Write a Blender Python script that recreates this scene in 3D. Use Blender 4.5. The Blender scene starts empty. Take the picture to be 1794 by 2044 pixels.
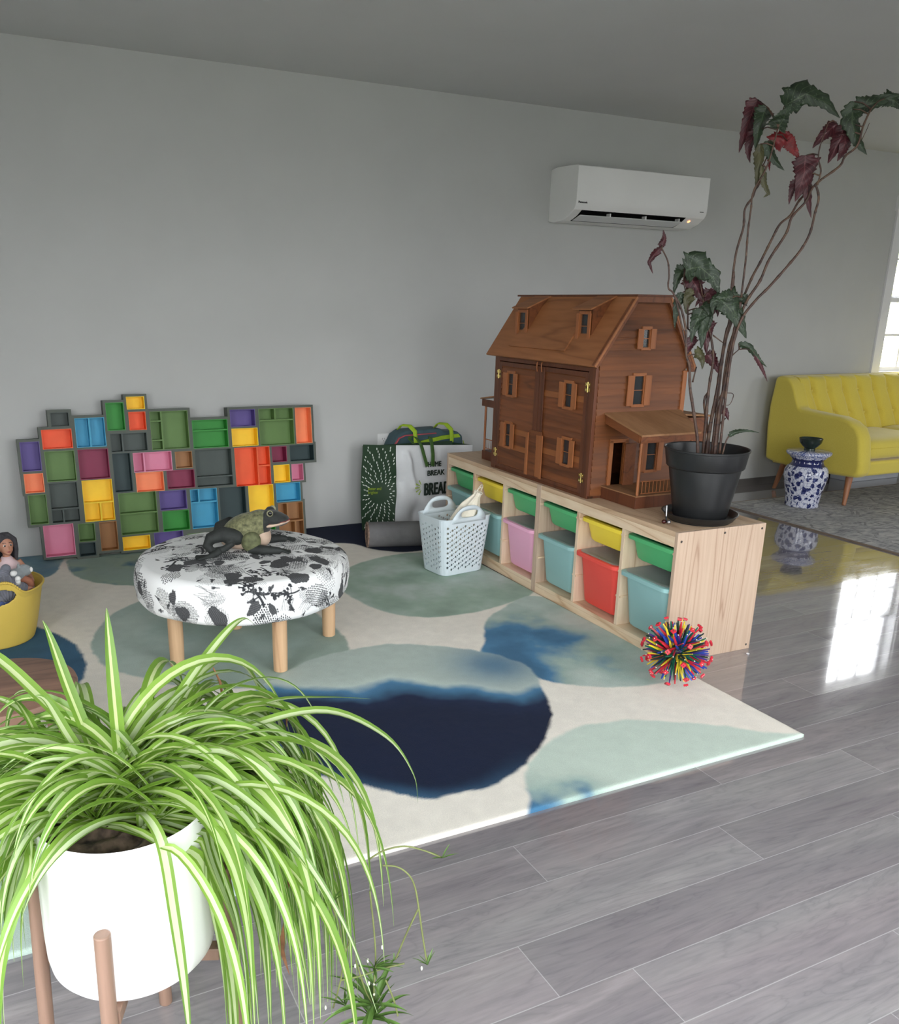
import bpy, bmesh, math, random
import numpy as np
from mathutils import Vector, Matrix
random.seed(7); rng = np.random.default_rng(11)
scene = bpy.context.scene
COL = scene.collection
PI = math.pi
WM = {}                                   # world matrix of every thing

def lin(c):
    out = []
    for v in c[:3]:
        v = v / 255.0
        out.append(v / 12.92 if v <= .04045 else ((v + .055) / 1.055) ** 2.4)
    return tuple(out) + (1.0,)

# ------------------------------------------------------------------ materials
class NG:
    def __init__(s, name):
        s.m = bpy.data.materials.new(name); s.m.use_nodes = True
        s.t = s.m.node_tree; s.t.nodes.clear()
        s.out = s.n('ShaderNodeOutputMaterial'); s.p = s.n('ShaderNodeBsdfPrincipled')
        s.l(s.p.outputs[0], s.out.inputs[0])
    def n(s, kind, **k):
        nd = s.t.nodes.new(kind)
        for a, b in k.items():
            if a.startswith('i_'):
                key = a[2:]
                nd.inputs[int(key) if key.isdigit() else key].default_value = b
            else: setattr(nd, a, b)
        return nd
    def l(s, a, b): s.t.links.new(a, b)
    def coord(s, which='Object', scale=(1, 1, 1), loc=(0, 0, 0), rot=(0, 0, 0)):
        tc = s.n('ShaderNodeTexCoord'); mp = s.n('ShaderNodeMapping')
        s.l(tc.outputs[which], mp.inputs[0])
        mp.inputs[3].default_value = scale; mp.inputs[1].default_value = loc; mp.inputs[2].default_value = rot
        return mp.outputs[0]
    def math(s, op, a, b=None, c=None, clamp=False):
        nd = s.n('ShaderNodeMath', operation=op, use_clamp=clamp)
        for i, v in enumerate((a, b, c)):
            if v is None: continue
            if isinstance(v, (int, float)): nd.inputs[i].default_value = v
            else: s.l(v, nd.inputs[i])
        return nd.outputs[0]
    def noise(s, vec, scale=5, detail=3, rough=.5, dist=0):
        nd = s.n('ShaderNodeTexNoise'); nd.inputs['Scale'].default_value = scale
        nd.inputs['Detail'].default_value = detail; nd.inputs['Roughness'].default_value = rough
        nd.inputs['Distortion'].default_value = dist; s.l(vec, nd.inputs['Vector']); return nd.outputs[0]
    def ramp(s, fac, stops, interp='LINEAR'):
        nd = s.n('ShaderNodeValToRGB'); cr = nd.color_ramp; cr.interpolation = interp
        while len(cr.elements) < len(stops): cr.elements.new(.5)
        for e, (pos, col) in zip(cr.elements, stops): e.position = pos; e.color = col
        s.l(fac, nd.inputs[0]); return nd.outputs[0]
    def mix(s, fac, a, b, mode='MIX'):
        nd = s.n('ShaderNodeMix', data_type='RGBA', blend_type=mode)
        if isinstance(fac, (int, float)): nd.inputs[0].default_value = fac
        else: s.l(fac, nd.inputs[0])
        for i, v in ((6, a), (7, b)):
            if isinstance(v, tuple): nd.inputs[i].default_value = v
            else: s.l(v, nd.inputs[i])
        return nd.outputs[2]
    def bump(s, h, strength=.3, dist=.002):
        b = s.n('ShaderNodeBump'); b.inputs['Strength'].default_value = strength
        b.inputs['Distance'].default_value = dist; s.l(h, b.inputs['Height']); s.l(b.outputs[0], s.p.inputs['Normal'])
    def base(s, c):
        if isinstance(c, tuple): s.p.inputs['Base Color'].default_value = c
        else: s.l(c, s.p.inputs['Base Color'])
    def set(s, **k):
        names = dict(rough='Roughness', metal='Metallic', coat='Coat Weight', sheen='Sheen Weight', trans='Transmission Weight',
                     ior='IOR', spec='Specular IOR Level', sss='Subsurface Weight', alpha='Alpha', coatr='Coat Roughness', es='Emission Strength')
        for a, b in k.items(): s.p.inputs[names[a]].default_value = b

def pm(name, col, rough=.5, var=.07, scale=14, bump=0, bscale=220, **k):
    g = NG(name); v = g.coord()
    f = g.noise(v, scale, 3)
    c = lin(col); d = tuple(max(0, x * (1 - 2 * var)) for x in c[:3]) + (1,); e = tuple(min(1, x * (1 + var)) for x in c[:3]) + (1,)
    g.base(g.ramp(f, [(.3, d), (.7, e)])); g.set(rough=rough, **k)
    if bump: g.bump(g.noise(v, bscale, 2), bump, .001)
    return g.m

def wood(name, c1, c2, c3, axis='Y', across=16, along=.7, rings=9, rough=.55, fine=.35, coord='Object'):
    g = NG(name)
    sc = {'X': (along, across, across), 'Y': (across, along, across), 'Z': (across, across, along)}[axis]
    v = g.coord(coord, sc)
    n1 = g.noise(v, .5, 3, .45, .3)
    r = g.math('PINGPONG', g.math('MULTIPLY', n1, float(rings)), .5)
    r = g.math('MULTIPLY', r, 2.0)
    fs = tuple(x * 9 for x in sc)
    n2 = g.noise(g.coord(coord, fs), 1.0, 2, .5)
    col = g.ramp(r, [(0, lin(c3)), (.12, lin(c1)), (.6, lin(c2)), (1, lin(c1))])
    col = g.mix(fine, col, g.ramp(n2, [(.3, lin(c3)), (.62, lin(c2))]), 'MIX')
    g.base(col); g.set(rough=rough); g.bump(n2, .15, .0006)
    return g.m

# ------------------------------------------------------------------ mesh builder
class MB:
    def __init__(s): s.v = []; s.f = []; s.m = []
    def add(s, vs, fs, m=0):
        o = len(s.v); s.v += [tuple(p) for p in vs]; s.f += [tuple(i + o for i in f) for f in fs]; s.m += [m] * len(fs)
    def box(s, x0, x1, y0, y1, z0, z1, m=0):
        s.add([(x0, y0, z0), (x1, y0, z0), (x1, y1, z0), (x0, y1, z0), (x0, y0, z1), (x1, y0, z1), (x1, y1, z1), (x0, y1, z1)],
              [(0, 3, 2, 1), (4, 5, 6, 7), (0, 1, 5, 4), (1, 2, 6, 5), (2, 3, 7, 6), (3, 0, 4, 7)], m)
    def obox(s, c, ax, h, m=0):
        c = Vector(c); a = [Vector(x).normalized() for x in ax]
        vs = [c + a[0] * h[0] * i + a[1] * h[1] * j + a[2] * h[2] * k for k in (-1, 1) for j in (-1, 1) for i in (-1, 1)]
        s.add(vs, [(0, 2, 3, 1), (4, 5, 7, 6), (0, 1, 5, 4), (1, 3, 7, 5), (3, 2, 6, 7), (2, 0, 4, 6)], m)
    def hexa(s, bot, top, m=0):
        s.add(list(bot) + list(top), [(3, 2, 1, 0), (4, 5, 6, 7), (0, 1, 5, 4), (1, 2, 6, 5), (2, 3, 7, 6), (3, 0, 4, 7)], m)
    def prism(s, poly, axis, a, b, m=0):
        n = len(poly)
        def P(p, t): return {'X': (t, p[0], p[1]), 'Y': (p[0], t, p[1]), 'Z': (p[0], p[1], t)}[axis]
        vs = [P(p, a) for p in poly] + [P(p, b) for p in poly]
        s.add(vs, [tuple(range(n))[::-1], tuple(range(n, 2 * n))] + [(i, (i + 1) % n, (i + 1) % n + n, i + n) for i in range(n)], m)
    def tube(s, pts, rad, n=8, m=0, caps=True, flat=1.0):
        pts = [Vector(p) for p in pts]
        if isinstance(rad, (int, float)): rad = [rad] * len(pts)
        vs = []; T = []
        for i in range(len(pts)):
            a = pts[max(0, i - 1)]; b = pts[min(len(pts) - 1, i + 1)]; T.append((b - a).normalized())
        up = Vector((0, 0, 1)) if abs(T[0].z) < .9 else Vector((1, 0, 0))
        N = (up - T[0] * up.dot(T[0])).normalized()
        for i, p in enumerate(pts):
            N = (N - T[i] * N.dot(T[i])); N.normalize() if N.length > 1e-6 else None
            B = T[i].cross(N)
            for k in range(n):
                a = 2 * PI * k / n; vs.append(p + N * math.cos(a) * rad[i] * flat + B * math.sin(a) * rad[i])
        fs = []
        for i in range(len(pts) - 1):
            for k in range(n):
                fs.append((i * n + k, i * n + (k + 1) % n, (i + 1) * n + (k + 1) % n, (i + 1) * n + k))
        if caps:
            fs.append(tuple(range(n))[::-1]); fs.append(tuple(range((len(pts) - 1) * n, len(pts) * n)))
        s.add(vs, fs, m)
    def lathe(s, prof, c=(0, 0, 0), n=48, m=0, sq=None):
        vs = []; fs = []
        for r, z in prof:
            for k in range(n):
                a = 2 * PI * k / n; vs.append((c[0] + r * math.cos(a), c[1] + r * math.sin(a), c[2] + z))
        for i in range(len(prof) - 1):
            for k in range(n):
                fs.append((i * n + k, i * n + (k + 1) % n, (i + 1) * n + (k + 1) % n, (i + 1) * n + k))
        if prof[0][0] > 1e-6: fs.append(tuple(range(n))[::-1])
        if prof[-1][0] > 1e-6: fs.append(tuple(range((len(prof) - 1) * n, len(prof) * n)))
        s.add(vs, fs, m)
    def ball(s, c, r, n=16, k=10, R=None, m=0):
        if isinstance(r, (int, float)): r = (r, r, r)
        vs = []; c = Vector(c)
        for i in range(k + 1):
            ph = PI * i / k
            for j in range(n):
                th = 2 * PI * j / n
                p = Vector((r[0] * math.sin(ph) * math.cos(th), r[1] * math.sin(ph) * math.sin(th), r[2] * math.cos(ph)))
                if R is not None: p = R @ p
                vs.append(c + p)
        s.add(vs, [(i * n + j, i * n + n + j, i * n + n + (j + 1) % n, i * n + (j + 1) % n) for i in range(k) for j in range(n)], m)
    def grid(s, fn, nu, nv, cu=False, m=0, cv=False):
        vs = [fn(i / (nu if cu else nu - 1), j / (nv if cv else nv - 1)) for i in range(nu) for j in range(nv)]
        fs = []
        for i in range(nu if cu else nu - 1):
            for j in range(nv if cv else nv - 1):
                a = i * nv + j; b = ((i + 1) % nu) * nv + j; j2 = (j + 1) % nv
                fs.append((a, b, ((i + 1) % nu) * nv + j2, i * nv + j2))
        s.add(vs, fs, m)

def mesh_obj(name, me, mats, parent=None):
    for q in (mats if isinstance(mats, (list, tuple)) else [mats]): me.materials.append(q)
    o = bpy.data.objects.new(name, me); COL.objects.link(o)
    if parent is not None: o.parent = parent
    return o

def build(name, b, mats, parent=None, smooth=False, bevel=0, world=True, root=None, weld=False, solid=0, sub=0, angle=None, seg=2):
    """link the shapes collected in b as one mesh; root = the thing whose frame the vertices go into"""
    root = root or parent
    while root is not None and root.parent is not None: root = root.parent
    vs = b.v
    if world and root is not None and root.name in WM:
        inv = WM[root.name].inverted(); vs = [tuple(inv @ Vector(p)) for p in vs]
    me = bpy.data.meshes.new(name); me.from_pydata(vs, [], b.f)
    me.polygons.foreach_set('material_index', b.m)
    me.update()
    if weld:
        bm = bmesh.new(); bm.from_mesh(me); bmesh.ops.remove_doubles(bm, verts=bm.verts, dist=1e-5)
        bmesh.ops.recalc_face_normals(bm, faces=bm.faces); bm.to_mesh(me); bm.free()
    if smooth:
        me.polygons.foreach_set('use_smooth', [True] * len(me.polygons))
    o = mesh_obj(name, me, mats, parent)
    if solid:
        s = o.modifiers.new('solid', 'SOLIDIFY'); s.thickness = solid; s.offset = 0
    if bevel:
        v = o.modifiers.new('bevel', 'BEVEL'); v.width = bevel; v.segments = seg; v.limit_method = 'ANGLE'; v.angle_limit = .6
        v.harden_normals = False
    if sub:
        s = o.modifiers.new('sub', 'SUBSURF'); s.levels = sub; s.render_levels = sub
    if angle is not None:
        me.polygons.foreach_set('use_smooth', [True] * len(me.polygons))
        try: me.set_sharp_from_angle(angle=angle)
        except Exception: pass
    return o

def tag(o, label=None, cat=None, group=None, kind=None):
    if label: o['label'] = label
    if cat: o['category'] = cat
    if group: o['group'] = group
    if kind: o['kind'] = kind
    return o

def thing(name, label, cat, loc=(0, 0, 0), rotz=0.0, group=None):
    o = bpy.data.objects.new(name, None); COL.objects.link(o); o.empty_display_size = .1
    o.location = loc; o.rotation_euler = (0, 0, rotz)
    WM[o.name] = Matrix.Translation(loc) @ Matrix.Rotation(rotz, 4, 'Z')
    return tag(o, label, cat, group)

def fuse(o, voxel=.006, smooth=6):
    r = o.modifiers.new('fuse', 'REMESH'); r.mode = 'VOXEL'; r.voxel_size = voxel; r.use_smooth_shade = True
    if smooth:
        s = o.modifiers.new('soft', 'SMOOTH'); s.factor = .5; s.iterations = smooth

def cells(rect, holes):
    """split rect minus holes into boxes"""
    xs = sorted({rect[0], rect[1], *[h[0] for h in holes], *[h[1] for h in holes]}); xs = [x for x in xs if rect[0] <= x <= rect[1]]
    zs = sorted({rect[2], rect[3], *[h[2] for h in holes], *[h[3] for h in holes]}); zs = [z for z in zs if rect[2] <= z <= rect[3]]
    out = []
    for a, b in zip(zs, zs[1:]):
        run = None
        for c, d in zip(xs, xs[1:]):
            mx, mz = (c + d) / 2, (a + b) / 2
            hole = any(h[0] < mx < h[1] and h[2] < mz < h[3] for h in holes)
            if hole:
                if run: out.append((run[0], run[1], a, b)); run = None
            else: run = (run[0], d) if run else (c, d)
        if run: out.append((run[0], run[1], a, b))
    return out

def text(name, s, size, loc, rx, ry, parent, mat_, up=(0, 0, 1), right=(1, 0, 0), bold=0.0, align='LEFT', extr=.0006, sx=1.0):
    """lettering as real, thin raised geometry; right/up are the text's axes in the world"""
    cu = bpy.data.curves.new(name, 'FONT'); cu.body = s; cu.size = size; cu.extrude = extr; cu.align_x = align
    tmp = bpy.data.objects.new('tmp', cu); COL.objects.link(tmp)
    dg = bpy.context.evaluated_depsgraph_get(); dg.update()
    me = bpy.data.meshes.new_from_object(tmp.evaluated_get(dg)); bpy.data.objects.remove(tmp)
    R_ = Vector(right).normalized(); U = Vector(up).normalized(); Nn = R_.cross(U)
    b = MB(); L = Vector(loc)
    for dx, dy in ([(0, 0)] if not bold else [(-bold, 0), (bold, 0), (0, -bold * .6), (0, bold * .6), (-bold * .5, 0), (bold * .5, 0)]):      # overstrike for a heavier weight
        b.add([L + R_ * (v.co.x * sx + dx) + U * (v.co.y + dy) + Nn * (v.co.z + .00003 * (dx * 300 + dy * 700)) for v in me.vertices], [tuple(p.vertices) for p in me.polygons])
    bpy.data.meshes.remove(me)
    return build(name, b, mat_, parent)
SKY = 12.6; EXPO = 0.0
RUG_BLOBS={
 'navy':[(-1.65,0.19),(-1.57,0.34),(-1.43,0.46),(-1.25,0.56),(-1.03,0.60),(-0.86,0.57),(-0.72,0.48),(-0.61,0.38),(-0.54,0.27),(-0.52,0.14),(-0.60,-0.07),(-0.67,-0.20),(-0.77,-0.31),(-0.88,-0.40),(-1.04,-0.48),(-1.17,-0.49),(-1.28,-0.47),(-1.37,-0.39),(-1.45,-0.30),(-1.55,-0.19),(-1.63,-0.03)],
 'bluecirc':[(-0.55,0.44),(-0.44,0.62),(-0.29,0.75),(-0.03,0.86),(0.12,0.60),(0.18,0.28),(0.25,-0.05),(0.05,-0.14),(-0.12,-0.15),(-0.27,-0.13),(-0.40,-0.07),(-0.50,0.01),(-0.56,0.10),(-0.65,0.14),(-0.68,0.29)],
 'green':[(-0.82,1.39),(-0.82,1.11),(-0.75,0.91),(-0.63,0.80),(-0.45,0.77),(-0.25,0.80),(0.00,0.90),(0.09,1.14),(0.04,1.45),(-0.05,1.63),(-0.22,1.73),(-0.43,1.72),(-0.65,1.62)],
 'stool':[(-2.00,1.01),(-1.95,1.22),(-1.85,1.41),(-1.69,1.52),(-1.45,1.54),(-1.13,1.32),(-1.05,1.00),(-1.06,0.63),(-1.22,0.43),(-1.43,0.38),(-1.69,0.48),(-1.87,0.65),(-1.97,0.81)],
 'mint':[(-0.98,-0.51),(-0.89,-0.41),(-0.77,-0.34),(-0.64,-0.30),(-0.47,-0.32),(-0.34,-0.39),(-0.21,-0.47),(-0.08,-0.59),(0.05,-0.67),(-0.38,-0.78),(-0.78,-0.82),(-1.10,-0.72),(-1.03,-0.60)],
 'leftblue':[(-2.66,1.11),(-2.54,1.41),(-2.32,1.45),(-2.17,1.33),(-2.08,1.16),(-2.04,1.00),(-2.04,0.82),(-2.09,0.67),(-2.25,0.57),(-2.49,0.68)],
 'topleft':[(-1.98,2.21),(-1.97,2.02),(-1.89,1.86),(-1.74,1.74),(-1.56,1.68),(-1.35,1.75),(-1.25,2.08),(-1.55,2.31),(-1.94,2.32)],
 'topleft2':[(-2.44,2.20),(-2.30,2.06),(-2.09,2.04),(-2.02,2.21),(-2.03,2.41),(-2.44,2.58)],
 'far':[(-0.81,2.29),(-0.63,2.12),(-0.48,2.03),(-0.41,1.88),(-0.29,1.77),(-0.14,1.75),(0.04,1.77),(0.13,2.09),(-0.13,2.40),(-0.61,2.52)],
 'lowleft':[(-1.64,-0.43),(-1.63,-0.58),(-1.66,-0.69),(-1.79,-0.73),(-1.94,-0.71),(-1.93,-0.44),(-1.79,-0.34)],
 'lowleft2':[(-2.53,-0.06),(-2.31,-0.18),(-2.24,-0.43),(-2.28,-0.66),(-2.46,-0.64)],
}
CUBBIES=[
 ('dark',-1.987,-1.897,0.685,0.758,[]),
 ('orange',-2.037,-1.892,0.574,0.673,[]),
 ('blue',-1.873,-1.727,0.574,0.724,['v.48']),
 ('green',-1.715,-1.624,0.653,0.797,[]),
 ('yellow',-1.609,-1.516,0.759,0.825,[]),
 ('orange',-1.604,-1.516,0.650,0.746,[]),
 ('dark',-1.707,-1.518,0.539,0.638,['v.33']),
 ('purple',-2.143,-2.051,0.468,0.616,[]),
 ('peach',-2.141,-2.049,0.357,0.456,[]),
 ('olive',-2.133,-2.046,0.194,0.347,[]),
 ('olive',-2.033,-1.889,0.407,0.563,[]),
 ('maroon',-1.873,-1.723,0.407,0.563,[]),
 ('dark',-2.030,-1.891,0.192,0.401,['h.34', 'b.42']),
 ('yellow',-1.869,-1.718,0.185,0.403,['h.45', 'b.55']),
 ('darkteal',-1.705,-1.613,0.328,0.534,[]),
 ('pink',-1.600,-1.398,0.427,0.531,['v.28']),
 ('peach',-1.595,-1.449,0.320,0.425,[]),
 ('olive',-1.694,-1.497,0.096,0.322,['h.5']),
 ('pink',-2.078,-1.931,0.019,0.185,[]),
 ('olive',-1.908,-1.826,0.082,0.179,[]),
 ('darkteal',-1.914,-1.830,-0.010,0.076,[]),
 ('brown',-1.803,-1.714,0.023,0.179,[]),
 ('yellow',-1.692,-1.548,0.012,0.101,[]),
 ('purple',-1.526,-1.370,-0.004,0.094,[]),
 ('olive',-1.496,-1.295,0.540,0.744,['v.30', 'l.25', 'l.75']),
 ('green',-1.276,-1.081,0.536,0.689,['h.62']),
 ('purple',-1.064,-0.921,0.643,0.738,[]),
 ('yellow',-1.061,-0.912,0.534,0.634,[]),
 ('olive',-0.901,-0.697,0.530,0.737,['h.68', 't.47']),
 ('peach',-0.687,-0.590,0.532,0.736,[]),
 ('dark',-1.273,-1.069,0.322,0.529,['h.26']),
 ('orange',-1.053,-0.850,0.310,0.527,['v.65', 'r.5']),
 ('maroon',-0.837,-0.749,0.433,0.522,[]),
 ('darkteal',-0.730,-0.584,0.431,0.524,[]),
 ('yellow',-0.833,-0.737,0.315,0.417,[]),
 ('pink',-0.726,-0.655,0.320,0.416,[]),
 ('brown',-1.380,-1.288,0.434,0.525,[]),
 ('maroon',-1.432,-1.283,0.325,0.426,[]),
 ('purple',-1.481,-1.335,0.212,0.317,[]),
 ('green',-1.473,-1.329,0.095,0.206,[]),
 ('blue',-1.315,-1.167,0.095,0.314,['h.66', 't.32']),
 ('darkteal',-1.154,-1.004,0.111,0.312,[]),
 ('yellow',-0.988,-0.841,0.112,0.310,[]),
 ('blue',-0.826,-0.679,0.203,0.311,[]),
 ('brown',-0.819,-0.669,-0.024,0.196,['h.45', 't.38', 'b.66']),
 ('green',-0.999,-0.842,-0.007,0.106,[]),
 ('darkteal',-1.169,-1.022,0.001,0.101,[]),
 ('olive',-1.346,-1.199,-0.023,0.071,[]),
]
BEG_STEMS=[
 (0.0075,0.0040,[(0.166,0.116,0.788),(0.157,0.121,0.862),(0.129,0.134,0.981),(0.113,0.142,1.052),(0.104,0.146,1.122),(0.089,0.154,1.168),(0.078,0.159,1.259),(0.054,0.171,1.335),(0.033,0.181,1.370)]),
 (0.0040,0.0030,[(0.087,0.155,1.191),(0.034,0.180,1.365),(0.008,0.193,1.400),(0.006,0.194,1.444),(-0.003,0.198,1.492),(-0.028,0.210,1.537)]),
 (0.0070,0.0040,[(0.229,0.153,0.779),(0.224,0.155,0.951),(0.223,0.156,1.048),(0.226,0.154,1.143),(0.214,0.160,1.213),(0.189,0.172,1.291),(0.167,0.183,1.372)]),
 (0.0090,0.0060,[(0.240,0.147,0.779),(0.243,0.146,0.903),(0.252,0.142,1.024),(0.254,0.140,1.120),(0.259,0.138,1.237),(0.266,0.135,1.283),(0.265,0.135,1.374),(0.259,0.138,1.463)]),
 (0.0050,0.0040,[(0.259,0.138,1.388),(0.260,0.138,1.521),(0.274,0.131,1.614),(0.272,0.132,1.676),(0.292,0.122,1.717),(0.298,0.119,1.742),(0.312,0.113,1.772),(0.313,0.112,1.822)]),
 (0.0090,0.0060,[(0.231,0.096,0.788),(0.230,0.097,0.958),(0.239,0.093,1.077),(0.243,0.091,1.193),(0.248,0.088,1.261),(0.256,0.084,1.356)]),
 (0.0045,0.0030,[(0.256,0.084,1.372),(0.256,0.084,1.503),(0.252,0.086,1.595),(0.253,0.086,1.671),(0.254,0.085,1.731),(0.288,0.069,1.815),(0.306,0.060,1.936)]),
 (0.0060,0.0045,[(0.267,0.146,0.789),(0.265,0.146,0.992),(0.265,0.146,1.180),(0.280,0.139,1.280),(0.310,0.125,1.373),(0.332,0.114,1.448),(0.351,0.105,1.496),(0.377,0.092,1.570),(0.399,0.081,1.628),(0.430,0.067,1.659),(0.453,0.056,1.710),(0.491,0.037,1.756)]),
 (0.0065,0.0040,[(0.250,0.109,0.796),(0.249,0.110,0.996),(0.251,0.109,1.177),(0.275,0.097,1.303),(0.295,0.088,1.367),(0.327,0.072,1.432),(0.348,0.062,1.505),(0.391,0.041,1.594),(0.403,0.035,1.650),(0.440,0.017,1.701),(0.462,0.007,1.756),(0.530,-0.026,1.817),(0.545,-0.033,1.851),(0.578,-0.049,1.886),(0.587,-0.054,1.949),(0.603,-0.061,2.001)]),
 (0.0060,0.0045,[(0.232,0.073,0.803),(0.230,0.075,1.001),(0.233,0.073,1.200),(0.252,0.064,1.298),(0.289,0.046,1.362),(0.327,0.027,1.410),(0.386,-0.001,1.494),(0.418,-0.016,1.546),(0.435,-0.025,1.597),(0.441,-0.028,1.657),(0.447,-0.030,1.707),(0.434,-0.024,1.746),(0.426,-0.020,1.751)]),
 (0.0040,0.0020,[(0.461,-0.004,1.755),(0.467,-0.006,1.800),(0.454,-0.000,1.839),(0.453,0.000,1.882),(0.469,-0.007,1.955)]),
 (0.0040,0.0030,[(0.234,0.061,0.793),(0.241,0.058,0.847),(0.249,0.054,0.871)]),
 (0.0030,0.0020,[(0.273,0.109,1.164),(0.294,0.099,1.187)]),
 (0.0022,0.0015,[(0.240,0.125,0.954),(0.251,0.120,1.017),(0.278,0.107,1.025),(0.294,0.099,1.018),(0.287,0.103,0.984),(0.272,0.110,0.979)]),
 (0.0030,0.0020,[(0.201,0.144,1.236),(0.238,0.126,1.209)]),
 (0.0060,0.0050,[(0.259,0.149,0.777),(0.244,0.157,0.877),(0.219,0.168,0.984),(0.229,0.164,1.023)]),
 (0.0040,0.0030,[(0.113,0.186,1.258),(0.104,0.191,1.349),(0.084,0.201,1.424)]),
 (0.0035,0.0030,[(0.150,0.169,1.063),(0.157,0.165,1.120)]),
 (0.0040,0.0030,[(0.243,0.102,0.909),(0.262,0.092,0.933)]),
 (0.0015,0.0010,[(0.598,-0.048,1.907),(0.608,-0.052,1.936),(0.614,-0.055,1.960)]),
]
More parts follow.
